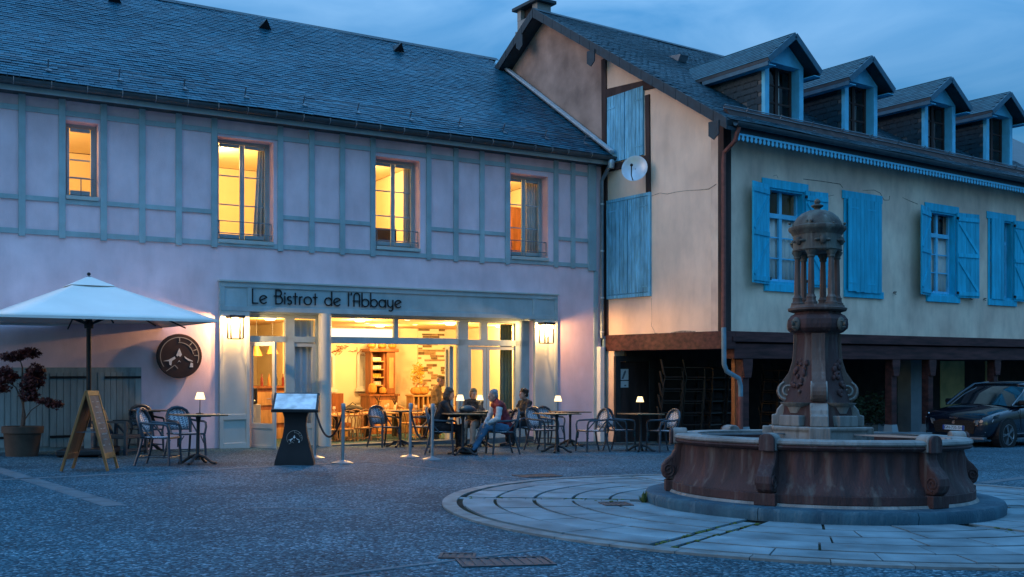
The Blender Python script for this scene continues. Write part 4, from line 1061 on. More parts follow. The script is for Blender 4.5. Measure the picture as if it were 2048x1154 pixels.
for i, (x0, x1, z0, z1) in enumerate(rwins):
    wf = MB(); t_ = .10
    wf.box(x0 - .16, x1 + .12, -.03, -.001, z1 - .02, z1 + .17); wf.box(x0 - .10, x1 + .14, -.05, -.001, z0 - .16, z0)
    for q in ((x0 - .10, x0), (x1, x1 + .10)): wf.box(q[0], q[1], -.025, -.001, z0, z1 - .02)
    win = wf.build('window', 'blue_paint', old, bevel=.005)
    rv = MB(); yb = .16
    for q in ((x0, x0 + .05, z0, z1), (x1 - .05, x1, z0, z1), (x0 + .05, x1 - .05, z1 - .06, z1), (x0 + .05, x1 - .05, z0, z0 + .06)): rv.box(q[0] + .001, q[1] - .001, -.001, yb + .06, q[2] + .001, q[3] - .001)
    rv.build('reveal', 'blue_paint', win)
    if i != 1:
        xm = (x0 + x1) / 2; zt_ = z0 + (z1 - z0) * .72; cs = MB()
        for q in ((x0 + .05, x0 + .10), (xm - .045, xm + .045), (x1 - .10, x1 - .05)): cs.box(q[0], q[1], yb - .02, yb + .04, z0 + .06, z1 - .06)
        cs.box(x0 + .10, x1 - .10, yb - .03, yb + .039, zt_ - .05, zt_ + .05)
        for z in (z0 + .06, z0 + (zt_ - z0) * .38, z0 + (zt_ - z0) * .68): cs.box(x0 + .10, x1 - .10, yb - .01, yb + .03, z, z + (.07 if z < z0 + .1 else .025))
        cs.build('casement', 'dormer_paint', win)
        for a, b_ in ((x0 + .09, xm - .04), (xm + .04, x1 - .09)): MB().box(a, b_, yb + .012, yb + .018, z0 + .1, z1 - .06).build('pane', 'dark_glass', win)
        curtain('net_curtain', x0 + .05, x1 - .05, yb + .065, z0 + .02, zt_ - .02, 'curtain_white', ['white net curtain in the blue window nearest the house corner', '', 'white net curtain in the blue window with both shutters open', 'white net curtain in the blue window at the right edge'][i], RF, 7, .02)
    rb = MB(); rb.box(x0 - .3, x1 + .3, 1.3, 1.35, z0 - .3, z1 + .3); rb.box(x0 - .3, x0 - .25, .36, 1.3, z0 - .3, z1 + .3); rb.box(x1 + .25, x1 + .3, .36, 1.3, z0 - .3, z1 + .3); rb.box(x0 - .3, x1 + .3, .36, 1.35, z1 + .3, z1 + .35); rb.box(x0 - .3, x1 + .3, .36, 1.35, z0 - .35, z0 - .3)
    rb.build('dark_room', 'ochre_wall' if i == 0 else 'cellar_dark', old)
h_ = lambda i: rwins[i][3] - rwins[i][2] + .04
sw = (rwins[0][1] - rwins[0][0]) / 2 + .02
z_shutter(sw + .10, h_(0), rwins[0][0] + .02, 14, rwins[0][2] - .02, -1); z_shutter(sw + .05, h_(0), rwins[0][1] - .01, -6, rwins[0][2] - .02, 1)
sw = (rwins[2][1] - rwins[2][0]) / 2 + .02
z_shutter(sw + .14, h_(2), rwins[2][0] + .02, 17, rwins[2][2] - .02, -1); z_shutter(sw + .20, h_(2), rwins[2][1] - .01, -8, rwins[2][2] - .02, 1)
x0, x1, z0, z1 = rwins[1]
for a, b_, g_ in ((x0 - .02, (x0 + x1) / 2 + .06, 1.5), ((x0 + x1) / 2 + .07, x1 + .02, 0)):
    s = MB().box(0, b_ - a, -.012, 0, 0, z1 - z0 + .02).build('shutter', 'blue_paint', old, mtx=T((a, -.045 - .01 * g_, z0 - .02)) @ rz(-g_)); n = 5 if g_ else 4
    for i in range(n): MB().box((b_ - a) * i / n + .004, (b_ - a) * (i + 1) / n - .004, -.032, -.0125, random.uniform(-.03, .0), z1 - z0 + .02).build('plank', 'blue_paint', s)
    for z in (.18, z1 - z0 - .2): MB().box(.01, .34, -.038, -.0325, z - .018, z + .018).build('strap_hinge', 'blue_paint', s)
x0, x1, z0, z1 = rwins[3]; s = MB().box(0, (x1 - x0) * .52, -.012, 0, 0, z1 - z0).build('shutter', 'blue_paint', old, mtx=T((x0 + .01, -.04, z0)))
for i in range(4): MB().box((x1 - x0) * .13 * i + .004, (x1 - x0) * .13 * (i + 1) - .004, -.032, -.0125, 0, z1 - z0).build('plank', 'blue_paint', s)
z_shutter(.62, h_(3), x1 - .01, -6, z0 - .02, 1)
for px, py in ((1786, 584), (1939, 595), (1966, 597)):
    x, z = Rs(px), Rz(px, py); MB().tube([(x - .05, -.04, z - .04), (x - .05, -.06, z), (x + .05, -.06, z), (x + .05, 0, z - .02), (x + .05, -.05, z - .06)], .010, 5).build('shutter_catch', 'black_metal', old)
# roof
u2 = Vector((0, HALF + .45, ZAP - ZEV)); LEN2 = u2.length; u2.normalize(); n2 = Vector((1, 0, 0)).cross(u2).normalized(); GX0 = -.38
b = MB(); b.prism([(GX0, -.45, ZEV), (XR1 + .4, -.45, ZEV), (XR1 + .4, HALF, ZAP), (GX0, HALF, ZAP)], n2 * -.12)
n3 = Vector((0, -n2.y, n2.z)); b.prism([(GX0, HALF, ZAP), (XR1 + .4, HALF, ZAP), (XR1 + .4, 2 * HALF + .45, ZEV), (GX0, 2 * HALF + .45, ZEV)], n3 * -.12)
oroof = b.build('roof', 'zinc_dark', old)
slates(oroof, Vector((0, -.45, ZEV)), Vector((1, 0, 0)), u2, n2, 13, LEN2, lambda t: GX0, lambda t: 13.4, 'old_slate', 'slate', seen=seen_from(RF))
x = GX0
while x < XR1:
    MB().prism([(x, HALF - .16, ZAP - .06), (x, HALF, ZAP + .05), (x, HALF + .16, ZAP - .06), (x, HALF, ZAP + .02)], (.42, 0, 0)).build('ridge_slate', 'slate_board', oroof); x += .43
# slate-hung verge boards along the gable with hanging ends
for sg in (1, -1):
    Y = lambda y: HALF - sg * (HALF - y)
    y = -.45
    while y < HALF - .05:
        y2 = min(y + .36, HALF); z_a, z_b = ZEV + SL * (y + .45), ZEV + SL * (y2 + .45)
        MB().prism([(GX0 - .02, Y(y), z_a - .20), (GX0 - .02, Y(y2 - .01), z_b - .20), (GX0 - .02, Y(y2 - .01), z_b + .03), (GX0 - .02, Y(y), z_a + .03)], (.03, 0, 0)).build('verge_board', 'slate_board', oroof)
        y += .36
    MB().prism([(GX0 + .02, Y(-.45), ZEV - .14), (GX0 + .02, Y(HALF), ZAP - .14), (GX0 + .02, Y(HALF), ZAP - .20), (GX0 + .02, Y(-.45), ZEV - .20)], (-GX0 - .03, 0, 0)).build('verge_soffit', 'slate_board', oroof)
for px, py in ((1041, 52), (1184, 108), (1430, 238)):
    yv = RF.y_of(px, GX0); zz = zroof(yv) - .30; MB().prism([(GX0 - .045, yv - .14, zz + .12), (GX0 - .045, yv + .14, zz + .12), (GX0 - .045, yv + .14, zz - .16), (GX0 - .045, yv, zz - .26), (GX0 - .045, yv - .14, zz - .16)], (.024, 0, 0)).build('hanging_slate', 'slate_board', oroof)
# eave: soffit, gutter, fretwork fringe, snow rails
MB().prism([(0, -.001, ZW - .03), (0, -.38, ZEV - .14), (0, -.38, ZEV - .08), (0, -.001, ZW + .25)], (XR1, 0, 0)).build('eave_soffit', 'dark_timber', old)
b = MB(); gz2 = ZEV - .03; pr = [(-.50 + .075 * math.cos(a), gz2 + .09 * math.sin(a)) for a in [math.pi + math.pi * i / 8 for i in range(9)]] + [(-.50 + .067 * math.cos(a), gz2 + .08 * math.sin(a)) for a in [2 * math.pi - math.pi * i / 8 for i in range(9)]]
b.prism([(GX0 + .2, p, z) for p, z in pr], (XR1 - GX0 - .2, 0, 0)); b.build('gutter', 'zinc_dark', old)
MB().box(.0, XR1, -.40, -.385, ZEV - .24, ZEV - .06).build('fascia_board', 'slate_board', old)
px_a = Rs(1478, -.42); step = .128; zf = ZEV - .22
prf = [(-.0635, 0), (.0635, 0), (.0635, -.035), (.030, -.045), (.022, -.06), (.040, -.085), (.036, -.125), (0, -.155), (-.036, -.125), (-.040, -.085), (-.022, -.06), (-.030, -.045), (-.0635, -.035)]
fm = MB().prism([(p, 0, q) for p, q in prf], (0, .015, 0)).mesh('fringe_board', 'dormer_paint')
x = px_a
while x < 12.6:
    put('fringe_board', fm, old, mtx=T((x, -.42, zf))); x += step
sgm = MB()
for hh in (.10, .17):
    p = Vector((0, -.45, ZEV)) + u2 * .50 + n2 * hh; sgm.tube([(GX0 + .3, p.y, p.z), (XR1, p.y, p.z)], .010, 6)
sgm.build('snow_rail', 'zinc', oroof)
for i in range(12):
    p = Vector((.6 + i * 1.05, -.45, ZEV)) + u2 * .36 + n2 * .03; k = MB(); k.prism([p + Vector((-.07, 0, 0)), p + Vector((.07, 0, 0)), p + u2 * .15], n2 * .012); k.bar(p + u2 * .14, p + u2 * .14 + n2 * .17, .02, .02); k.build('snow_bracket', 'zinc', oroof)
yv = 3.9; p = Vector((Rs(1363, yv), yv, zroof(yv))) + n2 * .03
MB().add([p + Vector((-.14, 0, 0)), p + Vector((.14, 0, 0)), p + Vector((.14, 0, 0)) + n2 * .18, p + Vector((-.14, 0, 0)) + n2 * .18, p + u2 * .4 + Vector((-.14, 0, 0)), p + u2 * .4 + Vector((.14, 0, 0))], [(0, 1, 2, 3), (3, 2, 5, 4), (0, 3, 4), (1, 5, 2)]).build('roof_vent', 'zinc', oroof)
# dormers
def dormer(pa, pb, pxa, pya, pye, pyb):
    yf = .30; a, b_ = Rs(pa, yf), Rs(pb, yf); c = (a + b_) / 2; hw = (b_ - a) / 2
    z0 = zroof(yf) + .02; ze = Rz(pa, pye, yf); zp = RF.z_at(c, yf - .35, pya)
    d = MB(); e = .14
    for q in ((a, a + e, z0, ze + .10), (b_ - e, b_, z0, ze + .10)): d.box(q[0], q[1], yf, yf + .10, q[2], q[3])
    slp = (zp - ze) / (hw + .30)
    zg_ = lambda x: zp - slp * abs(x - c) - .08
    d.prism([(a, yf, ze + .10), (b_, yf, ze + .10), (b_, yf, zg_(b_)), (c, yf, zg_(c)), (a, yf, zg_(a))], (0, .10, 0))
    d.box(a + e, b_ - e, yf, yf + .10, z0, z0 + .05)
    dm = d.build('dormer', 'dormer_paint', old, bevel=.006)
    x0, x1, z1 = a + e, b_ - e, ze + .10
    fr = MB()
    for q in ((x0, x0 + .06), ((x0 + x1) / 2 - .05, (x0 + x1) / 2 + .05), (x1 - .06, x1)): fr.box(q[0], q[1], yf + .22, yf + .28, z0, z1)
    for k in (0, .34, .66, .97): fr.box(x0 + .06, x1 - .06, yf + .23, yf + .27, z0 + (z1 - z0) * k - .012, z0 + (z1 - z0) * k + .03)
    fr.build('window_frame', 'dark_timber', dm)
    MB().box(x0, x1, yf + .245, yf + .252, z0, z1).build('pane', 'dark_glass', dm)
    rv = MB(); rv.box(x0 - .02, x0 - .001, yf + .101, yf + .28, z0, z1); rv.box(x1 + .001, x1 + .02, yf + .101, yf + .28, z0, z1); rv.box(x0, x1, yf + .101, yf + .28, z1 + .001, z1 + .03); rv.build('reveal', 'dormer_paint', dm)
    MB().box(x0 - .02, x1 + .02, yf + .5, yf + .52, z0, z1).build('dark_interior', 'cellar_dark', dm)
    curtain('curtain', (x0 + x1) / 2 + .03, (x0 + x1) / 2 + .22, yf + .34, z0 + .02, z1 - .02, 'curtain_white', 'pale curtain strip in the dormer window, %s' % {1530: 'nearest the gable', 1690: 'second from the gable', 1850: 'third from the gable', 1973: 'farthest right'}[pa], RF, 2, .02)
    # cheeks clad in slate
    for sx, x in ((-1, a), (1, b_)):
        yk = yf + .1; P = [(x, yk, zroof(yk) - .05), (x, yk, zg_(x) + .02)]
        yend = (zg_(x) + .02 - ZEV) / SL - .45; P.append((x, yend, zg_(x) + .02))
        MB().prism(P, (-sx * .06, 0, 0)).build('cheek', 'zinc_dark', dm)
        rest = MB(); z = zroof(yk) - .0
        rows = int((zg_(x) - z) / .13)
        for r_ in range(rows):
            zz = z + r_ * .13; ys = (zz - ZEV) / SL - .45; yy = yk + (r_ % 2) * .1
            while yy < yend - (rows - r_) * 0 and yy < max(ys, yk) + 9:
                if yy + .19 > (zz + .1 - ZEV) / SL - .45: break
                rest.box(x + sx * .004, x + sx * .016, yy, yy + .195, zz, zz + .165, Matrix.Identity(4), tone=random.random() * .25); yy += .2
        if rest.v: stuff(rest.build('cheek_slates', 'old_slate', dm))
    # small gabled roof
    yb = HALF
    ro = MB(); fy = yf - .30; el, er = a - .23, b_ + .23; zl = zp - slp * (c - el)
    yl = (zl - ZEV) / SL - .45; yp = min((zp - ZEV) / SL - .45, HALF)
    th = Vector((0, 0, -.07))
    ro.add([(el, fy, zl), (c, fy, zp), (c, yp, zp), (el, yl, zl)] + [Vector(q) + th for q in ((el, fy, zl), (c, fy, zp), (c, yp, zp), (el, yl, zl))], [(0, 1, 2, 3), (7, 6, 5, 4), (0, 4, 5, 1), (0, 3, 7, 4)])
    ro.add([(er, fy, zl), (c, fy, zp), (c, yp, zp), (er, yl, zl)] + [Vector(q) + th for q in ((er, fy, zl), (c, fy, zp), (c, yp, zp), (er, yl, zl))], [(3, 2, 1, 0), (4, 5, 6, 7), (1, 5, 4, 0), (4, 7, 3, 0)])
    ro.build('dormer_roof', 'slate_board', dm)
    for sx in (-1, 1):
        e0 = Vector((el if sx < 0 else er, fy, zl)); ux_ = Vector((0, 1, 0)); uy_ = (Vector((c, fy, zp)) - e0); L_ = uy_.length; uy_.normalize(); nn = ux_.cross(uy_).normalized()
        if nn.z < 0: nn = -nn
        rest = MB(); rows = int(L_ / .12)
        for r_ in range(rows + 1):
            tt = r_ * .12; lim = (e0.z + uy_.z * tt - ZEV) / SL - .45 - fy; s_ = (r_ % 2) * .1
            while s_ < lim:
                p = e0 + ux_ * s_ + uy_ * tt + nn * .012
                Bm = Matrix(((ux_.x, uy_.x, nn.x, p.x), (ux_.y, uy_.y, nn.y, p.y), (ux_.z, uy_.z, nn.z, p.z), (0, 0, 0, 1)))
                rest.box(.003, .195, 0, min(.18, L_ - tt + .02), -.008, .004, Bm @ Matrix.Rotation(R(-3), 4, 'X'), tone=random.random()); s_ += .2
        stuff(rest.build('dormer_slates', 'old_slate', dm))
        # barge board and eave fascia
        A, B_ = Vector((e0.x, fy - .012, e0.z - .05)), Vector((c, fy - .012, zp - .05)); MB().bar(A, B_, .02, .13, (0, 0, 1)).build('barge_board', 'dark_blue_trim', dm)
        x = e0.x; MB().box(min(x, x - sx * .03), max(x, x - sx * .03), fy + .02, yl - .25, zl - .16, zl - .075).build('eave_fascia', 'dark_blue_trim', dm)
        MB().prism([(x - sx * .03, fy, zl - .15), (x - sx * .03, yl - .2, zl - .15), (a if sx < 0 else b_, yl - .2, zl - .15), (a if sx < 0 else b_, fy, zl - .15)], (0, 0, .015)).build('eave_soffit', 'dormer_paint', dm)
for k in ((1530, 1607, 1585, 65, 130, 240), (1690, 1755, 1738, 111, 168, 265), (1850, 1911, 1897, 153, 206, 290), (1973, 2025, 2018, 183, 231, 305)): dormer(*k)
# chimney
t_x0, t_x1 = .02, .46; ya, yb = HALF + .36, HALF + 1.26
zt_ = RF.z_at(.2, HALF + .8, 16)
MB().box(t_x0, t_x1, ya, yb, zroof(yb) - .4, zt_ - .28).build('chimney', 'chimney_render', old, bevel=.01)
MB().box(t_x0 - .04, t_x1 + .04, ya - .04, yb + .04, zt_ - .62, zt_ - .55).build('chimney_band', 'chimney_render', old)
MB().box(t_x0, t_x1, ya, ya + .22, zt_ - .279, zt_).build('chimney_pier', 'chimney_render', old); MB().box(t_x0, t_x1, yb - .16, yb, zt_ - .279, zt_).build('chimney_pier', 'chimney_render', old); MB().box(t_x0 + .12, t_x1 - .12, ya + .221, yb - .161, zt_ - .279, zt_).build('flue', 'cellar_dark', old)
MB().box(t_x0 - .10, t_x1 + .10, ya - .12, yb + .12, zt_ + .001, zt_ + .09).build('chimney_cap', 'slate_board', old, bevel=.01)
# downpipe on the corner: rusty above, blue-grey and red below
q = lambda px, py, y=-.10, x=None: (Rs(px, y), y, Rz(px, py, y))
MB().tube([(Rs(1478, -.48), -.48, ZEV - .12), (Rs(1470, -.40), -.40, Rz(1470, 282, -.40)), (-.10, -.12, RF.z_at(-.1, -.12, 305)), (-.10, -.10, RF.z_at(-.1, -.1, 325)), (-.10, -.10, RF.z_at(-.1, -.1, 655))], .045, 8).build('downpipe', 'rust_pipe', old, True)
MB().tube([(-.10, -.10, RF.z_at(-.1, -.1, 655)), (-.10, -.11, RF.z_at(-.1, -.1, 728)), (-.06, -.14, RF.z_at(-.1, -.1, 742)), (.24, -.20, RF.z_at(.24, -.2, 757)), (.29, -.20, RF.z_at(.29, -.2, 772)), (.29, -.20, RF.z_at(.29, -.2, 793))], .05, 10).build('downpipe', 'blue_pipe', old, True)
MB().tube([(.29, -.20, RF.z_at(.29, -.2, 793)), (.29, -.20, Rg(.29, -.2) - .02)], .052, 10).build('downpipe', 'rust_pipe', old, True)
# arcade: piers, posts, rear wall, door
YB2 = 3.35
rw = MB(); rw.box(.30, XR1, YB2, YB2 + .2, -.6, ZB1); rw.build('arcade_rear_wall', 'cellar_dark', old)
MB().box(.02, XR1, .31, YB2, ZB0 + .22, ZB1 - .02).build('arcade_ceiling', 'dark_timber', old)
MB().box(-.01, .36, RF.y_of(1229), ysplit + .02, -.4, ZB0 - .021).build('pier', 'front_plaster', old)
def post(px, wd=.20, capital=True, y=.05):
    x = Rs(px, y); g0 = Rg(x, y) - .05; t = MB(); t.box(x - wd / 2, x + wd / 2, y, y + wd, g0 + .45, ZB0 - .221)
    o = t.build('post', 'red_timber', old, bevel=.02)
    if capital: MB().prism([(x - wd * .75, y - .06, ZB0 - .16), (x + wd * .75, y - .06, ZB0 - .16), (x + wd * .75, y - .06, ZB0 - .36), (x + wd * .5, y - .06, ZB0 - .62), (x - wd * .5, y - .06, ZB0 - .62), (x - wd * .75, y - .06, ZB0 - .36)], (0, .05, 0)).build('bracket', 'red_timber', o, bevel=.01)
    MB().lathe([(wd * .95, 0), (wd * .95, .25), (wd * .72, .5)], 4, (x, y + wd / 2, g0), R(45)).build('stone_base', 'grey_blue_wall', o)
for px in (1492, 1789, 1862): post(px)
post(1992, .20); post(1640, .2, False, 2.6)
xi = Rs(1474, .5); MB().box(xi - .06, xi + .06, .5, .62, -.7, ZB0 - .22).build('inner_post', 'oak', old, bevel=.02)
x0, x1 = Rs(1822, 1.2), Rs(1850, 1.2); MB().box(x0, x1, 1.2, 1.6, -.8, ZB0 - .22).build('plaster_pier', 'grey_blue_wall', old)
y = YB2 - .02
for a, b_ in ((1881, 1929), (1971, 1996)): MB().box(Rs(a, y), Rs(b_, y), y, YB2 - .001, Rz(a, 842, y), Rz(a, 722, y)).build('ochre_panel', 'ochre_wall', old)
a, b_ = Rs(1238, y), Rs(1296, y); dr = MB().box(a, b_, y - .03, y, -.4, Rz(1250, 724, y)).build('door', 'dark_timber', old, bevel=.01)
k = MB(); k.box(a - .16, a - .001, y - .06, y, -.4, Rz(1250, 712, y)); k.box(b_ + .001, b_ + .16, y - .06, y, -.4, Rz(1250, 712, y)); k.box(a, b_, y - .06, y, Rz(1250, 723, y), Rz(1250, 712, y)); k.build('door_frame', 'cellar_dark', dr)
mat('poster_ink', (0.16, 0.17, 0.20), 0.8, var=0.3)
a, b_ = Rs(1238.5, y - .04), Rs(1257, y - .04); yy = y - .034
for z0, z1, lab in ((738, 760, 'white paper notice with a dark figure pinned on the arcade door'), (762, 775, 'smaller white paper notice below the other on the arcade door')):
    t = thing('notice', lab, 'notice', RF.m @ T(((a + b_) / 2, yy, Rz(1245, z1, yy)))); hh = Rz(1245, z0, yy) - Rz(1245, z1, yy); hw = (b_ - a) / 2
    MB().box(-hw, hw, -.004, 0, 0, hh).build('sheet', 'paper', t)
    if hh > .2: MB().prism([(-hw * .5, -.006, hh * .08), (-hw * .1, -.006, hh * .1), (hw * .5, -.006, hh * .75), (hw * .3, -.006, hh * .9), (-.0, -.006, hh * .7)], (0, .0015, 0)).build('print', 'poster_ink', t)
    else: MB().box(hw * .1, hw * .5, -.0055, -.0042, hh * .2, hh * .4).build('print', 'poster_ink', t)
# satellite dish
yd, xd = RF.y_of(1270, -.35), -.35; zd = RF.z_at(xd, yd, 338)
t = thing('satellite_dish', 'pale round satellite dish fixed below the upper shutters of the gable', 'satellite dish', RF.m @ T((xd, yd, zd)))
dm_ = Matrix.Rotation(R(-90 + 12), 4, 'Y') @ Matrix.Rotation(R(35), 4, 'X')
MB().lathe([(0, 0), (.10, .004), (.2, .022), (.29, .05), (.295, .05), (.2, .012), (0, -.012)], 32, m=dm_).build('dish', 'zinc_bright', t, True)
MB().tube([dm_ @ Vector((-.27, 0, .05)), dm_ @ Vector((-.22, 0, .22)), dm_ @ Vector((-.05, 0, .32))], .012, 6).build('feed_arm', 'black_metal', t); MB().ball(tuple(dm_ @ Vector((-.03, 0, .33))), .035).build('receiver', 'black_metal', t)
MB().tube([(0, 0, 0), (.33, .0, -.05)], .02, 6).build('wall_bracket', 'zinc', t)
# ------------------------------------------------------------------ fountain
def stone_mat(name, a, b_, c, scale=3.0):
    m = mat(name, a, 0.75, col2=b_, scale=scale, bump=0.9, bscale=28, detail=8, stretch=(1.6, 1.6, .5))
    n, l = m.node_tree.nodes, m.node_tree.links; bs = n['Principled BSDF']
    src = bs.inputs['Base Color'].links[0].from_socket
    t = n.new('ShaderNodeTexCoord'); k = n.new('ShaderNodeMapping'); k.inputs['Scale'].default_value = (9, 9, .8); l.new(t.outputs['Object'], k.inputs[0])
    z = n.new('ShaderNodeTexNoise'); z.inputs['Scale'].default_value = 1.3; z.inputs['Detail'].default_value = 6; l.new(k.outputs[0], z.inputs[0])
    r = n.new('ShaderNodeMapRange'); r.inputs[1].default_value = .56; r.inputs[2].default_value = .72; l.new(z.outputs[0], r.inputs[0])
    mx = n.new('ShaderNodeMixRGB'); l.new(r.outputs[0], mx.inputs[0]); l.new(src, mx.inputs[1]); mx.inputs[2].default_value = (*c, 1); l.new(mx.outputs[0], bs.inputs['Base Color'])
stone_mat('red_stone', (0.070, 0.031, 0.030), (0.030, 0.018, 0.019), (0.105, 0.086, 0.078))
stone_mat('worn_stone', (0.12, 0.085, 0.072), (0.055, 0.036, 0.033), (0.19, 0.18, 0.165))
stone_mat('pale_stone', (0.25, 0.255, 0.245), (0.13, 0.13, 0.125), (0.10, 0.095, 0.085))
stone_mat('step_stone', (0.030, 0.100, 0.140), (0.012, 0.052, 0.082), (0.070, 0.135, 0.17))
stone_mat('patina', (0.10, 0.115, 0.10), (0.050, 0.042, 0.038), (0.17, 0.185, 0.17), 7)
fount = thing('fountain', 'tall red stone fountain with domed column canopy in a low round basin', 'fountain', GF)
def swept(prof, a0, a1, k, mod=None):
    b = MB(); n = len(prof)
    for i in range(k + 1):
        a = a0 + (a1 - a0) * i / k
        for r, z in prof:
            q = r + (mod(a, z) if mod else 0); b.v.append((q * math.sin(a), -q * math.cos(a), z))
    for i in range(k):
        for j in range(n):
            p, q = i * n + j, i * n + (j + 1) % n; b.f.append((p, q, q + n, p + n))
    b.f += [tuple(reversed(range(n))), tuple(k * n + j for j in range(n))]
    return b
for i in range(8):
    a = 2 * math.pi * i / 8 + .2; swept([(1.2, .01), (1.80, .01), (1.81, .085), (1.79, .12), (1.2, .125)], a + .002, a + 2 * math.pi / 8 - .002, 12).build('step', 'step_stone', fount, True)
swept([(1.35, .118), (1.53, .118), (1.51, .145), (1.35, .145)], 0, 2 * math.pi - .001, 72).build('mortar_bed', 'pale_stone', fount)
def flute(a, z): return (.022 * math.sin(a * 54) * max(0, min(1, (z - .33) / .25)) + .012 * math.sin(a * 27)) if z < .60 else 0
CA = SPOKES
for i in range(6):
    a0, a1 = CA[i] + .05, CA[i] + R(60) - .05
    swept([(1.25, .146), (1.50, .146), (1.50, .225), (1.25, .225)], a0, a1, 14).build('plinth_course', 'red_stone', fount, bevel=.006)
    swept([(1.25, .226), (1.485, .226), (1.465, .27), (1.42, .33), (1.395, .42), (1.385, .52), (1.39, .60), (1.25, .60)], a0, a1, 120, flute).build('basin_panel', 'red_stone', fount, True)
    swept([(1.22, .601), (1.40, .601), (1.45, .613), (1.472, .635), (1.455, .657), (1.22, .657)], CA[i] + .003, CA[i] + R(60) - .003, 16).build('rim_moulding', 'red_stone', fount, True)
    swept([(1.22, .6575), (1.468, .6575), (1.478, .670), (1.472, .690), (1.45, .702), (1.40, .707), (1.22, .702)], CA[i] + .002, CA[i] + R(60) - .002, 16).build('rim_stone', 'pale_stone', fount, True)
    m = Matrix.Rotation(CA[i], 4, 'Z'); w_ = .076
    def sec(prof, wd, name, mm, bev=.02): return MB().prism([(-wd, -r, z) for r, z in prof], (2 * wd, 0, 0)).build(name, mm, fount, bevel=bev, mtx=m)
    con = sec([(1.35, .235), (1.545, .235), (1.585, .265), (1.605, .32), (1.598, .38), (1.555, .435), (1.50, .48), (1.465, .54), (1.455, .62), (1.35, .62)], w_, 'console', 'red_stone')
    sec([(1.35, .122), (1.565, .122), (1.565, .232), (1.35, .232)], w_ + .025, 'console_base', 'red_stone', .008)
    arch_p = [(-w_ - .005, -1.34, .60), (w_ + .005, -1.34, .60)] + [((w_ + .005) * math.cos(t), -1.34, .700 + .058 * math.sin(t)) for t in [math.pi * k / 10 for k in range(11)]]
    MB().prism(arch_p, (0, -.145, 0)).build('console_cap', 'pale_stone', fount, bevel=.012, mtx=m)
    MB().prism([(x * .92, -1.487, z - .004) for x, _, z in arch_p], (0, -.03, 0)).build('cap_face', 'red_stone', fount, bevel=.01, mtx=m)
    for sx in (-1, 1):      # scroll eyes on the console flanks
        sp = [(sx * (w_ + .004), -1.535 - (.012 + .055 * t) * math.cos(t * 11), .335 + (.012 + .055 * t) * math.sin(t * 11)) for t in [k / 26 for k in range(27)]]
        MB().tube(sp, .009, 5).build('scroll', 'red_stone', fount, True, mtx=m)
swept([(.40, .14), (1.26, .14), (1.26, .30), (.40, .30)], 0, 2 * math.pi - .001, 48).build('basin_floor', 'pale_stone', fount)
def water_mat():
    m = mat('water', (0.02, 0.035, 0.04), 0.06, var=.1, bump=.08, bscale=9, spec=.6)
water_mat()
MB().lathe([(0, .46), (1.26, .46)], 48).build('water', 'water', fount)
ped = MB().lathe([(.50, .30), (.50, .74), (.52, .76), (.52, .79), (0, .79)], 6, a0=R(20)).build('pedestal', 'pale_stone', fount, bevel=.01)
for i, a in enumerate((-14, 76, 166, 256)):
    MB().box(-.10, .10, -.53, -.2, .30, .785, Matrix.Rotation(R(a), 4, 'Z')).build('pedestal_block', 'pale_stone', fount, bevel=.01)
    m = Matrix.Rotation(R(a), 4, 'Z')
    MB().prism([(-.085, -r, z) for r, z in ((.18, .791), (.44, .791), (.44, .90), (.40, .905), (.39, .95), (.36, .99), (.33, 1.02), (.18, 1.02))], (.17, 0, 0)).build('scroll_plinth', 'pale_stone', fount, bevel=.012, mtx=m)
    cc = (.285, 1.135); P = [(.15, 1.71), (.228, 1.71), (.228, 1.56), (.240, 1.44), (.272, 1.33), (.330, 1.245)]
    P += [(cc[0] + .108 * math.cos(t), cc[1] + .108 * math.sin(t)) for t in [R(60 - 20 * k) for k in range(15)]] + [(.15, 1.05)]
    sc_ = MB().prism([(-.065, -r, z) for r, z in P], (.13, 0, 0)).build('scroll_bracket', 'worn_stone', fount, bevel=.012, mtx=m)
    for sx in (-1, 1):
        sp = [(sx * .068, -(cc[0] + (.10 - .085 * t) * math.cos(1.2 - t * 12)), cc[1] + (.10 - .085 * t) * math.sin(1.2 - t * 12)) for t in [k / 30 for k in range(31)]]
        MB().tube(sp, .011, 6).build('volute', 'pale_stone', sc_, True)
    # shell bowl and panel between the scrolls
    m = Matrix.Rotation(R(a + 45), 4, 'Z')
    MB().lathe([(.03, -.10), (.075, -.09), (.10, -.03), (.16, 0), (.17, .015), (.13, .015), (.05, -.02), (0, -.02)], 20, (0, -.27, 1.01)).build('shell_bowl', 'pale_stone', fount, True, mtx=m)
    MB().box(-.13, .13, -.40, -.15, .791, .90).build('bowl_plinth', 'pale_stone', fount, bevel=.012, mtx=m)
    k = MB(); rd = random.Random(i)
    for j in range(22): zz = rd.uniform(1.10, 1.46); k.ball((rd.uniform(-.07, .07), -(.215 + max(0, 1.45 - zz) * .26), zz), (rd.uniform(.012, .026), .016, rd.uniform(.016, .034)), 7, 5)
    stuff(k.build('carved_leaves', 'red_stone', fount, True, mtx=m))
    # mask on the capital
    k = MB(); k.ball((0, -.300, 1.80), (.050, .028, .070), 12, 8); k.ball((0, -.342, 1.80), (.012, .02, .022), 6, 5); k.ball((-.022, -.334, 1.825), (.012, .014, .008), 6, 4); k.ball((.022, -.334, 1.825), (.012, .014, .008), 6, 4); k.ball((0, -.338, 1.765), (.025, .014, .009), 6, 4)
    k.build('mask', 'patina', fount, True, mtx=m)
MB().lathe([(.36, .791), (.34, .92), (.325, 1.02), (.30, 1.10), (.272, 1.20), (.245, 1.31), (.225, 1.43), (.212, 1.56), (.205, 1.66), (.215, 1.70)], 64, mod=lambda a, z: 1 - .022 * abs(math.sin(a * 12))).build('shaft', 'red_stone', fount, True)
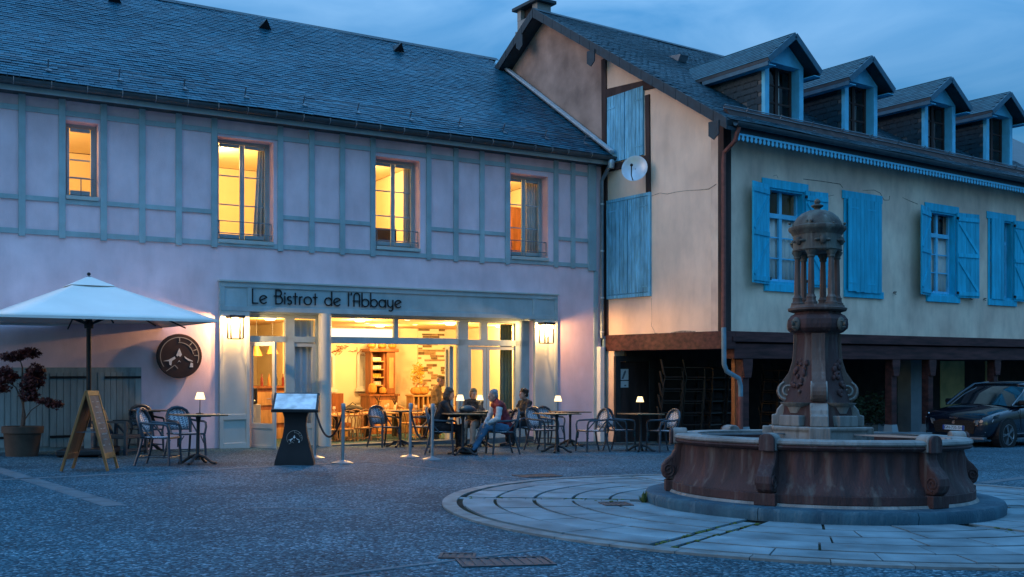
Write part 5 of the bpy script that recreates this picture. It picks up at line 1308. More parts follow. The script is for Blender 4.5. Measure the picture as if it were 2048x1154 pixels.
MB().lathe([(.20, 1.695), (.215, 1.70), (.22, 1.715), (.27, 1.735), (.30, 1.76), (.305, 1.80), (.30, 1.85), (.27, 1.89), (.24, 1.905), (.22, 1.93)], 8, a0=R(31 - 22.5 + 45), mod=lambda a, z: 1.03).build('capital', 'red_stone', fount, bevel=.012)
MB().lathe([(.24, 1.93), (.29, 1.945), (.295, 1.965), (.27, 1.975), (.265, 1.995), (0, 1.995)], 12).build('platform', 'worn_stone', fount, True)
for a in CA:
    c = (.195 * math.sin(a), -.195 * math.cos(a), 0)
    col = MB().lathe([(.030, 2.10), (.032, 2.14), (.029, 2.3), (.0255, 2.46)], 14, c, mod=lambda t, z: 1 + .05 * math.cos(t * 7)).build('column', 'worn_stone', fount, True)
    MB().lathe([(.062, 1.995), (.062, 2.02), (.05, 2.03), (.045, 2.055), (.05, 2.07), (.038, 2.085), (.034, 2.10)], 14, c).build('column_base', 'worn_stone', col, True)
    MB().lathe([(.027, 2.46), (.036, 2.475), (.033, 2.49), (.05, 2.52), (.055, 2.535)], 14, c, mod=lambda t, z: 1 + .08 * math.cos(t * 6)).build('column_capital', 'patina', col, True)
    q = (.252 * math.sin(a), -.252 * math.cos(a), 2.80); k = MB(); rd = random.Random(int(a * 100))
    for j in range(7): k.ball((q[0] + rd.uniform(-.03, .03), q[1] + rd.uniform(-.03, .03), q[2] + rd.uniform(-.015, .03)), rd.uniform(.010, .018), 6, 5)
    stuff(k.build('cornice_ornament', 'patina', fount, True))
MB().lathe([(.15, 2.536), (.225, 2.536), (.24, 2.55), (.235, 2.57), (.232, 2.70), (.242, 2.712), (.255, 2.735), (.268, 2.745), (.28, 2.765), (.278, 2.785), (.25, 2.795), (0, 2.795)], 36, mod=lambda a, z: 1 + .012 * math.cos(a * 6 + 1.0)).build('drum', 'patina', fount, True)
for i in range(6):
    a = CA[i] + R(30); k = MB(); k.ball((.238 * math.sin(a), -.238 * math.cos(a), 2.635), (.035, .03, .045), 10, 6)
    for s_ in (-1, 1): k.ball((.237 * math.sin(a + s_ * .2), -.237 * math.cos(a + s_ * .22), 2.635), (.038, .03, .016), 8, 5)
    k.build('drum_mask', 'patina', fount, True)
MB().lathe([(.245, 2.79), (.235, 2.83), (.205, 2.88), (.155, 2.925), (.09, 2.955), (.05, 2.962)], 36, mod=lambda a, z: 1 + .008 * math.cos(a * 12)).build('dome', 'patina', fount, True)
MB().lathe([(.05, 2.96), (.030, 2.972), (.028, 2.98), (.060, 3.0), (.062, 3.01), (.04, 3.02), (.020, 3.026), (.030, 3.04), (.031, 3.055), (.022, 3.07), (.006, 3.08), (0, 3.085)], 16).build('finial', 'patina', fount, True)
for a in (-66, 40, 108):
    for s_ in (-.055, .055): MB().box(s_ - .011, s_ + .011, -1.40, -.46, .712, .724, Matrix.Rotation(R(a), 4, 'Z')).build('iron_bar', 'zinc', fount)
LOW = {'mortar_bed', 'plinth_course', 'basin_panel', 'rim_stone', 'rim_moulding', 'console', 'console_base', 'console_cap', 'cap_face', 'scroll', 'basin_floor', 'water', 'iron_bar'}
for o in fount.children:
    k = o.name.split('.')[0]
    if k in LOW or k == 'step': s_ = .945 if k == 'step' else .965; o.matrix_basis = Matrix.Diagonal((s_, s_, 1, 1)) @ o.matrix_basis
# weeds at the step and a loose leaf tuft
mat('weed_leaf', (0.075, 0.11, 0.03), 0.8, var=.4, scale=30)
x, y = gp(1288, 1008)
t = thing('weed', 'small green weed growing against the fountain step on its left', 'weed', gmat(x, y, 0, .012)); k = MB(); rd = random.Random(9)
for i in range(46):
    a, e = rd.uniform(0, 6.28), rd.uniform(.02, .07); h = rd.uniform(.04, .12); p = Vector((math.cos(a) * e * .4, math.sin(a) * e * .4, 0)); q = Vector((math.cos(a) * e, math.sin(a) * e, h)); s_ = Vector((-math.sin(a), math.cos(a), 0)) * .012
    k.add([p - s_ * .4, (p + q) / 2 - s_, q, (p + q) / 2 + s_], [(0, 1, 2, 3)])
k.build('leaves', 'weed_leaf', t); MB().ball((0, 0, .0), (.03, .03, .012), 8, 4).build('root', 'moss', t)

# ------------------------------------------------------------------ terrace furniture
def weave_mat():
    m = bpy.data.materials.new('rattan_weave'); m.use_nodes = True; n, l = m.node_tree.nodes, m.node_tree.links; b = n['Principled BSDF']
    t = n.new('ShaderNodeTexCoord'); k = n.new('ShaderNodeMapping'); k.inputs['Rotation'].default_value = (R(45), R(45), R(45)); l.new(t.outputs['Object'], k.inputs[0])
    v = n.new('ShaderNodeTexChecker'); v.inputs['Scale'].default_value = 38; v.inputs[1].default_value = (0.62, 0.64, 0.66, 1); v.inputs[2].default_value = (0.055, 0.10, 0.17, 1); l.new(k.outputs[0], v.inputs[0]); l.new(v.outputs[0], b.inputs['Base Color']); b.inputs['Roughness'].default_value = .5
    MATS['rattan_weave'] = m
weave_mat()
mat('rattan_dark', (0.020, 0.042, 0.062), 0.4, var=.4, scale=22, spec=.6)
mat('rattan_wrap', (0.035, 0.10, 0.12), 0.4, var=.3, scale=30)
mat('table_wood', (0.22, 0.135, 0.075), 0.45, var=.35, scale=4, stretch=(5, .6, 1))
def rattan_chair():
    t = thing('rattan_chair', 'x', 'chair', group='rattan terrace armchairs')
    seat = MB().box(-.225, .225, -.24, .20, .425, .452).build('seat', 'rattan_weave', t, bevel=.012)
    MB().tube([(-.235, -.24, .438), (.235, -.24, .438), (.235, .20, .438), (-.235, .20, .438)], .017, 8, closed=True).build('seat_rim', 'rattan_dark', seat, True)
    for s in (-1, 1):
        MB().tube([(.23 * s, -.23, .44), (.245 * s, -.25, .2), (.25 * s, -.26, 0)], [.024, .023, .020], 8).build('front_leg', 'rattan_dark', t, True)
        MB().tube([(.205 * s, .19, .46), (.225 * s, .24, .2), (.24 * s, .30, 0)], [.022, .021, .019], 8).build('rear_leg', 'rattan_dark', t, True)
        MB().lathe([(.022, -.04), (.024, .0), (.022, .04)], 8, (.23 * s, -.238, .36)).build('wrap', 'rattan_wrap', t, True)
        MB().tube([(.235 * s, -.24, .44), (.255 * s, -.245, .56), (.262 * s, -.22, .635), (.265 * s, -.16, .655), (.26 * s, .10, .665), (.235 * s, .225, .68)], .020, 8).build('armrest', 'rattan_dark', t, True)
        MB().tube([(.235 * s, -.21, .28), (.16 * s, -.235, .41)], .009, 6).build('brace', 'rattan_dark', t)
        MB().tube([(.225 * s, .22, .66), (.25 * s, .02, .44)], .014, 7).build('side_strut', 'rattan_dark', t, True)
    P = [(-.20, .185, .44), (-.225, .225, .60), (-.222, .262, .74), (-.17, .29, .84), (-.09, .305, .885), (0, .31, .90), (.09, .305, .885), (.17, .29, .84), (.222, .262, .74), (.225, .225, .60), (.20, .185, .44)]
    MB().tube(P, .028, 8).build('back_frame', 'rattan_dark', t, True)
    k = MB(); rows = [(.515, .185, .205), (.60, .198, .225), (.70, .195, .252), (.78, .17, .275), (.83, .14, .288), (.872, .06, .30)]; n = 8
    for z, w, y in rows:
        for i in range(n + 1): x = -w + 2 * w * i / n; k.v.append((x, y + .012 - .04 * (1 - (x / .2) ** 2) * -.6, z))
    for j in range(len(rows) - 1):
        for i in range(n): a = j * (n + 1) + i; k.f.append((a, a + 1, a + n + 2, a + n + 1))
    bp = k.build('back_panel', 'rattan_weave', t, True); so = bp.modifiers.new('thick', 'SOLIDIFY'); so.thickness = .012
    MB().tube([(-.19, .20, .51), (0, .225, .51), (.19, .20, .51)], .013, 7).build('back_rail', 'rattan_dark', t, True)
    MB().tube([(-.235, .26, .14), (-.248, -.255, .14), (.248, -.255, .14), (.235, .26, .14)], .010, 6, closed=True).build('stretcher', 'rattan_dark', t)
    return t
rproto = rattan_chair(); used = [0]
def chair(px, py, ang, label):
    x, y = gp(px, py); m = gmat(x, y, R(ang)) @ Matrix.Scale(.91, 4)
    if not used[0]:
        used[0] = 1; rproto.matrix_basis = m; rproto['label'] = label; return rproto
    return dup(rproto, m, label, 'rattan terrace armchairs')
RC = 'blue rattan armchair '
chair(318, 930, 88, RC + 'seen from the side, nearest the wooden A-board')
chair(370, 917, 48, RC + 'beside the lamp table left of the shop front')
chair(291, 903, 42, RC + 'behind the other two, before the grey plank doors')
chair(768, 894, 45, RC + 'alone at the left of the wide shop opening')
chair(842, 892, -85, RC + 'facing left just behind the rope posts')
CH_W = chair(884, 908, 84, RC + 'under the woman in black facing right')
CH_2 = chair(946, 893, -14, RC + 'behind the table under the person in dark top and beige trousers')
CH_M = chair(1004, 908, -72, RC + 'under the man in the red vest')
CH_3 = chair(1046, 893, -58, RC + 'under the man in the dark coat by the glass doors')
chair(1084, 901, 52, RC + 'left of the lamp table near the right lantern')
chair(1100, 888, 35, RC + 'half hidden behind another, below the right lantern')
chair(1184, 903, -66, RC + 'facing left beside the white pipe casing')
chair(1240, 901, 62, RC + 'left of the table before the dark arcade')
chair(1326, 903, -64, RC + 'right of the table before the dark arcade, near the basin')
def table_proto():
    t = thing('terrace_table', 'x', 'table', group='pedestal terrace tables')
    MB().box(-.33, .33, -.33, .33, .715, .738).build('table_top', 'table_wood', t, bevel=.006)
    MB().tube([(0, 0, .06), (0, 0, .14), (0, 0, .6), (0, 0, .70)], [.05, .028, .024, .04], 10).build('column', 'iron', t, True); MB().box(-.14, .14, -.14, .14, .70, .714).build('top_plate', 'iron', t)
    for i in range(4):
        a = R(45 + 90 * i); c, s = math.cos(a), math.sin(a); MB().tube([(.02 * c, .02 * s, .13), (.12 * c, .12 * s, .10), (.22 * c, .22 * s, .03), (.29 * c, .29 * s, .015)], [.028, .024, .02, .024], 7).build('foot', 'iron', t, True)
    return t
tproto = table_proto(); tus = [0]
def table(px, py, ang, label):
    x, y = gp(px, py); m = gmat(x, y, R(ang))
    if not tus[0]: tus[0] = 1; tproto.matrix_basis = m; tproto['label'] = label; return m
    dup(tproto, m, label, 'pedestal terrace tables'); return m
TB = 'square pedestal terrace table '
T1 = table(395, 928, 38, TB + 'with a lit lamp, left of the shop front')
table(300, 902, 30, TB + 'without a lamp behind the left chairs')
table(800, 894, 35, TB + 'in front of the wide shop opening')
T4 = table(925, 910, 20, TB + 'between the woman in black and the man in the red vest')
T5 = table(961, 894, 25, TB + 'with a lamp behind the seated group')
T6 = table(1113, 905, 35, TB + 'with a lit lamp right of the shop front')
table(1140, 893, 25, TB + 'standing behind the one with the lamp on the right')
T8 = table(1281, 903, 30, TB + 'with a lit lamp in front of the arcade')
emit_mat('shade_glow', (1.0, 0.72, 0.36), 2.6)
def lamp(m, dx, dy, label):
    t = thing('table_lamp', label, 'table lamp', m @ T((dx, dy, .739)), 'lit table lamps')
    MB().lathe([(.055, 0), (.055, .012), (.01, .02), (.008, .03)], 16).build('base', 'black_metal', t, True); MB().tube([(0, 0, .02), (0, 0, .25)], .006, 6).build('stem', 'black_metal', t)
    k = MB(); k.lathe([(.075, .22), (.045, .325), (.044, .325), (.073, .22)], 18); k.f = [f for f in k.f if len(f) == 4]; k.build('lamp_shade', 'shade_glow', t, True)
    MB().ball((0, 0, .27), .014, 8, 5).build('bulb', 'lantern_glow', t); point_light('bulb_light', (0, 0, .235), 2.2, (1.0, .66, .3), .02, t)
lamp(T1, .02, 0, 'small lit table lamp on the table left of the shop front')
lamp(T4, -.04, .05, 'small lit table lamp in front of the woman in black')
lamp(T5, .0, .06, 'small lit table lamp on the table behind the seated group')
lamp(T6, .04, .02, 'small lit table lamp on the table below the right lantern')
lamp(T8, -.02, 0, 'small lit table lamp in front of the dark arcade')

# low dark garden armchair
x, y = gp(236, 908)
t = thing('garden_armchair', 'low dark garden armchair behind the A-board, before the grey doors', 'chair', gmat(x, y, R(78)))
MB().box(-.30, .30, -.32, .28, .27, .33).build('seat', 'rattan_dark', t, bevel=.01)
MB().box(-.30, .30, 0, .04, .0, .50, T((0, .27, .30)) @ Matrix.Rotation(R(-24), 4, 'X')).build('backrest', 'rattan_dark', t, bevel=.01)
for s in (-1, 1):
    MB().box(.30 * s - .025, .30 * s + .025, -.36, .30, .53, .57).build('armrest', 'rattan_dark', t); MB().box(.30 * s - .025, .30 * s + .025, -.36, -.31, 0, .53).build('front_leg', 'rattan_dark', t); MB().box(.30 * s - .025, .30 * s + .025, .22, .27, 0, .53).build('rear_leg', 'rattan_dark', t)
    MB().bar((.30 * s, .30, .55), (.30 * s, .05, .32), .03, .03).build('strut', 'rattan_dark', t)
MB().box(-.30, .30, -.35, -.32, .06, .10).build('stretcher', 'rattan_dark', t)

# ------------------------------------------------------------------ parasol
PX, PY = -6.94, 16.4; gzp = zg(PX, PY)
para = thing('parasol', 'large square white canvas parasol at the left with dark pole', 'parasol', T((PX, PY, gzp)))
hz, az = 1.79 - gzp, 2.49 - gzp; a = Vector((2.238, -.379)); bb = Vector((.379, 2.238))
cor = [a, bb, -a, -bb]; k = MB(); N = 10
for q in range(4):
    p0, p1 = cor[q], cor[(q + 1) % 4]
    for i in range(N + 1):
        t_ = i / N
        for j in range(N + 1):
            s_ = j / N; e = p0.lerp(p1, s_); h = az - (az - hz) * t_ - .045 * math.sin(math.pi * s_) * math.sin(math.pi * min(1, t_ * .9)) + .02 * math.sin(math.pi * s_) * t_
            k.v.append((e.x * t_, e.y * t_, h))
    o = q * (N + 1) ** 2
    for i in range(N):
        for j in range(N):
            c = o + i * (N + 1) + j; k.f.append((c, c + 1, c + N + 2, c + N + 1) if False else (c, c + N + 1, c + N + 2, c + 1))
can = k.build('canopy', 'canvas', para, True); so = can.modifiers.new('thick', 'SOLIDIFY'); so.thickness = .006
k = MB()
for q in range(4):
    p0, p1 = cor[q] * .21, cor[(q + 1) % 4] * .21; zz = az - (az - hz) * .21 + .014; k.add([(0, 0, az + .04), (p0.x, p0.y, zz), (p1.x, p1.y, zz)], [(0, 1, 2)])
vent = k.build('vent_cap', 'canvas', can); so = vent.modifiers.new('thick', 'SOLIDIFY'); so.thickness = .005
for q in range(4):
    p0, p1 = cor[q], cor[(q + 1) % 4]; MB().prism([(p0.x, p0.y, hz), (p1.x, p1.y, hz), (p1.x, p1.y, hz - .035), (p0.x, p0.y, hz - .035)], (.004, .004, 0)).build('hem', 'canvas', can)
    for e in (p0, p0.lerp(p1, .5)):
        drop = .04; MB().tube([(e.x * .03, e.y * .03, az - .12), (e.x * .985, e.y * .985, hz - .03 - (.0 if e is p0 else .05))], .014, 6).build('rib', 'iron', para)
        MB().tube([(e.x * .02, e.y * .02, az - .75), (e.x * .42, e.y * .42, az - (az - hz) * .42 - .13)], .014, 6).build('strut', 'iron', para)
MB().tube([(0, 0, .10), (0, 0, az + .03)], .038, 14).build('pole', 'iron', para, True)
MB().lathe([(.07, az - .82), (.075, az - .74), (.05, az - .68)], 12).build('hub', 'iron', para, True); MB().lathe([(.06, az - .12), (.06, az - .05)], 12).build('crown', 'iron', para, True)
MB().ball((0, 0, az + .07), .03, 12, 8).build('finial', 'black_metal', para, True)
MB().lathe([(.075, .12), (.075, .45), (.05, .47)], 4, a0=R(45)).build('pole_socket', 'zinc', para)
MB().box(-.42, .42, -.42, .42, .04, .13, Matrix.Rotation(R(12), 4, 'Z')).build('base_plate', 'iron', para, bevel=.02)
for i in range(4): MB().lathe([(.04, -.02), (.04, .04)], 10, (.33 * (-1) ** (i // 2), .33 * (-1) ** (i % 2), 0)).build('base_foot', 'black_metal', para)

# ------------------------------------------------------------------ A-board
x, y = gp(180, 941)
t = thing('a_board', 'wooden A-frame menu board standing on the square below the parasol', 'A-board', gmat(x, y, R(8)))
for s in (-1, 1):
    m = T((0, 0, 1.07)) @ Matrix.Rotation(R(15.4) * -s, 4, 'Y')
    fr = MB(); H_ = -1.10; wd = .28
    for q in ((-wd, -wd + .045), (wd - .045, wd)): fr.box(-.016, .016, q[0], q[1], H_, .0)
    for z in ((-.07, 0), (H_ + .16, H_ + .24)): fr.box(-.014, .014, -wd + .045, wd - .045, z[0], z[1])
    f_o = fr.build('frame', 'sign_wood', t, bevel=.004, mtx=m)
    MB().box(-.008, .008, -wd + .045, wd - .045, H_ + .24, -.07).build('board', 'chalkboard' if s > 0 else 'sign_wood', f_o)
    if s > 0:
        rd = random.Random(2)
        for j in range(9):
            z = -.16 - j * .075
            for w_ in range(rd.randint(2, 4)): y0 = -wd + .08 + rd.uniform(0, .3); MB().box(.0085, .0105, y0, y0 + rd.uniform(.05, .13), z, z + rd.uniform(.008, .02)).build('chalk_line', 'chalk', f_o)
for sy in (-.18, .18): MB().tube([(-.14, sy, .52), (.14, sy, .52)], .005, 5).build('chain', 'zinc', t)

# ------------------------------------------------------------------ potted maple
x, y = gp(44, 912)
mp_ = thing('potted_maple', 'dark red japanese maple in a large round planter at the left edge', 'tree', gmat(x, y))
pot = MB().lathe([(.24, 0), (.28, .36), (.285, .37), (.31, .375), (.315, .48), (.29, .485), (.285, .44), (0, .44)], 32).build('planter', 'terracotta', mp_, True)
MB().lathe([(0, .45), (.283, .45)], 24).build('soil', 'soil', mp_)
mat('maple_bark', (0.10, 0.075, 0.06), 0.85, var=.4, scale=14); mat('maple_leaf', (0.085, 0.014, 0.016), 0.6, var=.6, scale=9, col2=(0.030, 0.006, 0.010))
sc2 = y / F
def off(px, py): return ((px - 44) * sc2 , 0, (912 - py) * sc2)
br = [[off(42, 860), off(42, 820), off(38, 780), off(40, 735), off(36, 715)], [off(44, 860), off(46, 838), off(60, 820), off(80, 808), off(105, 803)], [off(40, 800), off(28, 775), off(12, 762)], [off(39, 790), off(50, 765), off(62, 752)], [off(46, 850), off(50, 830), off(42, 800)]]
k = MB()
for i, p in enumerate(br): k.tube([Vector(q) + Vector((0, .05 * math.sin(j + i) * (j > 0), 0)) for j, q in enumerate(p)], [(.024 if i in (0, 4) else .012) * (1 - .17 * j) for j in range(len(p))], 7)
trunk = k.build('trunk', 'maple_bark', mp_, True)
rd = random.Random(21); k = MB()
def mleaf(p, s):
    n = Vector((rd.uniform(-.7, .7), rd.uniform(-1, .1), rd.uniform(.2, 1))).normalized(); u = n.orthogonal().normalized(); v_ = n.cross(u); a0 = rd.uniform(0, 6.28); pts = []
    for j in range(10):
        a = a0 + 2 * math.pi * j / 10; r_ = s * (1.0 if j % 2 == 0 else .42); pts.append(p + (u * math.cos(a) + v_ * math.sin(a)) * r_ + n * (-.15 * s if j % 2 == 0 else 0))
    k.add([p] + pts, [(0, 1 + j, 1 + (j + 1) % 10) for j in range(10)])
for (px, py, rx, rz_, n) in ((22, 713, 26, 11, 230), (52, 706, 24, 13, 260), (8, 752, 22, 22, 330), (66, 748, 20, 23, 360), (56, 770, 22, 18, 240), (56, 790, 22, 14, 220), (88, 803, 16, 9, 100), (108, 808, 17, 10, 140), (2, 776, 16, 12, 110), (72, 762, 16, 14, 120)):
    c = Vector(off(px, py))
    for j in range(n):
        d = Vector((rd.gauss(0, .55), rd.gauss(0, .55), rd.gauss(0, .5))); d = d if d.length < 1.1 else d.normalized() * rd.random()
        mleaf(c + Vector((d.x * rx * sc2 * .95, d.y * .16, d.z * rz_ * sc2 * .95)), rd.uniform(.026, .050))
k.build('crown', 'maple_leaf', mp_)

# ------------------------------------------------------------------ menu stand
x, y = gp(590, 929)
t = thing('menu_stand', 'black menu lectern with a bright sloped display by the bistro door', 'menu stand', gmat(x, y, R(8)))
mat('menu_cloth', (0.013, 0.012, 0.014), 0.7, var=.2, scale=5)
prof = [(.285, 0), (.28, .06), (.23, .24), (.18, .42), (.155, .58), (.16, .70), (.19, .80)]; k = MB()
for h, z in ((p[0], p[1]) for p in prof):
    for sx, sy in ((-1, -1), (1, -1), (1, 1), (-1, 1)): k.v.append((sx * h, sy * h * .72, z))
for i in range(len(prof) - 1):
    for j in range(4): a = i * 4 + j; b_ = i * 4 + (j + 1) % 4; k.f.append((a, b_, b_ + 4, a + 4))
k.f += [(3, 2, 1, 0), tuple(24 + j for j in range(4))]
bd_ = k.build('body', 'menu_cloth', t, True)
mm = T((0, -.02, .90)) @ Matrix.Rotation(R(38), 4, 'X')
MB().prism([(-.34, -.25, .78), (-.34, .22, .78), (-.34, .22, 1.06), (-.34, -.25, .80)], (.68, 0, 0)).build('display_case', 'black_metal', t, bevel=.008)
sl2 = math.atan2(.26, .47); mm = T((0, -.25, .803)) @ Matrix.Rotation(sl2, 4, 'X')
MB().box(-.335, .335, -.0, .53, .0, .014, mm).build('display_frame', 'black_metal', t, bevel=.003)
mat('menu_sheet', (0.72, 0.74, 0.76), 0.3, var=.35, scale=6, detail=2)
MB().box(-.30, .30, .03, .495, .0145, .017, mm).build('menu_sheet', 'menu_sheet', t)
em = bpy.data.objects.new('emblem', None); C.objects.link(em); em.parent = t
em.matrix_basis = T((0, -.182, .40)) @ Matrix.Rotation(R(-15), 4, 'X'); emblem(em, .13, -.012)
for c in list(em.children): c.parent = bd_; c.matrix_basis = em.matrix_basis.copy()
bpy.data.objects.remove(em)
# ------------------------------------------------------------------ rope barrier posts
mat('rope_black', (0.014, 0.014, 0.016), 0.8, var=.3, scale=40)
SP = []
def stanchion(px, py, label):
    x, y = gp(px, py); m = gmat(x, y); t = thing('barrier_post', label, 'barrier post', m, 'steel rope barrier posts')
    MB().lathe([(.165, 0), (.165, .015), (.12, .03), (.035, .05), (.032, .06)], 28).build('base', 'steel', t, True); MB().tube([(0, 0, .05), (0, 0, .86)], .026, 14).build('pole', 'steel', t, True)
    MB().lathe([(.034, .82), (.036, .85), (.036, .90), (.03, .915), (0, .92)], 14).build('head', 'steel', t, True); SP.append(m)
PSL = 'chrome rope barrier post '
stanchion(629, 917, PSL + 'half hidden behind the menu lectern'); stanchion(685, 927, PSL + 'right of the menu lectern'); stanchion(820, 915, PSL + 'in front of the shop opening'); stanchion(864, 920, PSL + 'beside the woman in black')
def rope(A, B_, sag, label):
    a, b_ = A @ Vector((0, 0, .80)), B_ @ Vector((0, 0, .80)); P = [a.lerp(b_, i / 20) - Vector((0, 0, sag * (1 - (2 * i / 20 - 1) ** 2))) for i in range(21)]; c = P[0].copy()
    tag(MB().tube([p - c for p in P], .017, 8).build('barrier_rope', 'rope_black', None, True, mtx=T(c)), label, 'rope')
rope(SP[0], SP[1], .42, 'black rope sagging between the two posts beside the menu lectern'); rope(SP[2], SP[3], .46, 'black rope sagging between the two posts in front of the shop opening')

# ------------------------------------------------------------------ stacked chairs, planter in the arcade
mat('stack_rail', (0.20, 0.20, 0.19), 0.4, .5, var=.2)
mat('stack_metal', (0.035, 0.034, 0.033), 0.4, .6, var=.3, scale=9); mat('stack_back', (0.030, 0.026, 0.025), 0.6, var=.3, scale=9)
def stack_chair():
    t = thing('stacking_chair', 'x', 'chair', group='stacked chairs in the arcade')
    MB().box(-.22, .22, -.22, .20, .43, .45).build('seat', 'stack_back', t, bevel=.006); MB().tube([(-.235, -.22, .44), (.235, -.22, .44)], .015, 6).build('front_rail', 'stack_rail', t)
    for s in (-1, 1):
        MB().tube([(.24 * s, -.22, .0), (.24 * s, -.22, .64), (.24 * s, -.18, .66), (.24 * s, .20, .66)], .012, 6).build('front_leg', 'stack_metal', t); MB().tube([(.22 * s, .26, 0), (.22 * s, .18, .45), (.22 * s, .26, .84)], .012, 6).build('rear_leg', 'stack_metal', t)
    MB().box(-.21, .21, .0, .02, 0, .36, T((0, .19, .49)) @ Matrix.Rotation(R(-11), 4, 'X')).build('backrest', 'stack_back', t, bevel=.006)
    return t
sp0 = stack_chair(); fs_ = [0]
for (px, y, a, lab) in ((1338, 2.3, 50, 'in the leftmost arcade stack'), (1382, 2.0, 46, 'second stack from the left in the dark arcade'), (1415, 1.9, 8, 'third stack from the left in the dark arcade'), (1446, 1.9, 8, 'in the stack next to the blue downpipe'), (1545, 2.4, 10, 'in the stack right of the red arcade post')):
    x = Rs(px, y)
    for i in range(5):
        m = RF.m @ T((x, y - .03 * i, Rg(x, y) + .27 * i)) @ rz(a); lb = 'dark stacking chair, %s, %s' % (['lowest', 'second from below', 'middle', 'second from the top', 'topmost'][i], lab)
        if not fs_[0]: fs_[0] = 1; sp0.matrix_basis = m; sp0['label'] = lb
        else: dup(sp0, m, lb, 'stacked chairs in the arcade')
mat('bush_leaf', (0.03, 0.05, 0.02), 0.7, var=.6, scale=8)
for px, lab, rr_ in ((1752, 'dark leafy bush in a planter behind the fountain scrolls', .50), (1700, 'smaller dark bush in a planter behind the fountain column', .36)):
    y = .9; x = Rs(px, y); g0 = Rg(x, y); t = thing('planter_bush', lab, 'bush', RF.m @ T((x, y, g0)))
    MB().lathe([(.22, 0), (.30, .42), (.32, .44), (.28, .44), (0, .40)], 4, a0=R(45)).build('planter', 'grey_blue_wall', t); leafball('foliage', (0, 0, .80), (rr_ * 1.1, rr_, .48), 900, 'bush_leaf', .05, t, seed=px); MB().tube([(0, 0, .4), (.02, 0, .8)], .025, 6).build('stem', 'maple_bark', t)
# ------------------------------------------------------------------ people
mat('skin', (0.46, 0.26, 0.19), 0.55, var=.12, scale=12, spec=.35)
mat('hair_brown', (0.075, 0.040, 0.022), 0.55, var=.4, scale=40, stretch=(3, 3, .5)); mat('hair_fair', (0.22, 0.13, 0.065), 0.55, var=.4, scale=40, stretch=(3, 3, .5)); mat('hair_grey', (0.26, 0.26, 0.27), 0.6, var=.3, scale=40); mat('hair_dark', (0.035, 0.022, 0.016), 0.6, var=.4, scale=40)
mat('cloth_black', (0.012, 0.012, 0.015), 0.85, var=.4, scale=6, bump=.3, bscale=25); mat('cloth_dark', (0.022, 0.024, 0.026), 0.8, var=.4, scale=6, bump=.3, bscale=25); mat('cloth_beige', (0.30, 0.22, 0.17), 0.85, var=.2, scale=7, bump=.3, bscale=25)
mat('cloth_red', (0.20, 0.018, 0.026), 0.7, var=.3, scale=8, bump=.4, bscale=18); mat('cloth_pale', (0.50, 0.52, 0.53), 0.85, var=.15, scale=8, bump=.3, bscale=25); mat('denim', (0.06, 0.16, 0.27), 0.85, var=.25, scale=9, bump=.3, bscale=40); mat('cloth_tan', (0.22, 0.15, 0.075), 0.85, var=.3, scale=7, bump=.3, bscale=25); mat('shoe_black', (0.012, 0.011, 0.011), 0.4, var=.2)
def vec(*a): return Vector(a)
FOLD = bpy.data.textures.new('cloth_folds', 'CLOUDS'); FOLD.noise_scale = .10; FOLD.noise_depth = 2
LOCK = bpy.data.textures.new('hair_locks', 'CLOUDS'); LOCK.noise_scale = .028; LOCK.noise_depth = 2
class Flesh(MB):
    def limb(s, pts, rr, n=12):
        P = [Vector(p) for p in pts]; s.tube(P, rr, n)
        for p, r in zip(P, rr): s.ball(tuple(p), r * .995, 12, 8)
        return s
    def grow(s, name, m, parent, vox=.011, smooth=4, fold=None):
        o = s.build(name, m, parent); q = o.modifiers.new('skin', 'REMESH'); q.mode = 'VOXEL'; q.voxel_size = vox; q.use_smooth_shade = True
        k = o.modifiers.new('soft', 'SMOOTH'); k.factor = .5; k.iterations = smooth
        if fold:
            d = o.modifiers.new('folds', 'DISPLACE'); d.texture = fold[0]; d.strength = fold[1]; d.mid_level = .5; d.texture_coords = 'LOCAL'
        return o
def hand(b, wrist, d, up):
    """palm, four curled fingers of different length and a thumb leaving the side of the palm"""
    d, up = Vector(d).normalized(), Vector(up).normalized(); side = d.cross(up).normalized(); up = side.cross(d)
    w = Vector(wrist); palm = w + d * .05
    b.limb([w, palm, palm + d * .03], [.024, .030, .030])
    for i, (o, l) in enumerate(((-.028, .066), (-.009, .076), (.010, .071), (.028, .055))):
        p = palm + d * .035 + side * o; q = p + d * l * .5 - up * .008; b.limb([p, q, q + d * l * .38 - up * l * .34], [.0105, .0095, .0085], 8)
    p = w + d * .03 - side * .028; b.limb([p, p + d * .03 - side * .022 - up * .01, p + d * .058 - side * .022 - up * .022], [.013, .0115, .0095], 8)
def head(b, c, yaw, pitch, s=1.0):
    m = Matrix.Translation(c) @ Matrix.Rotation(R(yaw), 4, 'Z') @ Matrix.Rotation(R(pitch), 4, 'X'); m3 = m.to_3x3().to_4x4()
    def bl(p, r): b.ball(tuple(m @ (Vector(p) * s)), tuple(q * s for q in r), 14, 10, m3)
    bl((0, .01, .035), (.075, .094, .085)); bl((0, -.022, -.03), (.060, .070, .082)); bl((0, -.055, -.09), (.032, .034, .026))
    b.tube([m @ vec(0, -.088, .012), m @ vec(0, -.108, -.028), m @ vec(0, -.092, -.036)], [.009, .0155, .012], 8)
    bl((0, -.082, .022), (.052, .018, .012)); bl((0, -.088, -.062), (.024, .014, .007)); bl((0, -.086, -.074), (.021, .014, .007))
    for sx in (-1, 1): bl((.077 * sx, .012, -.01), (.012, .02, .032)); bl((.03 * sx, -.083, .004), (.016, .012, .008))
    return m
def eyes(m, parent, s=1.0):
    for sx in (-1, 1): MB().ball(tuple(m @ (vec(.030 * sx, -.090, .004) * s)), (.009, .009, .0055), 8, 6, m.to_3x3().to_4x4()).build('eye', 'hair_dark', parent, True)
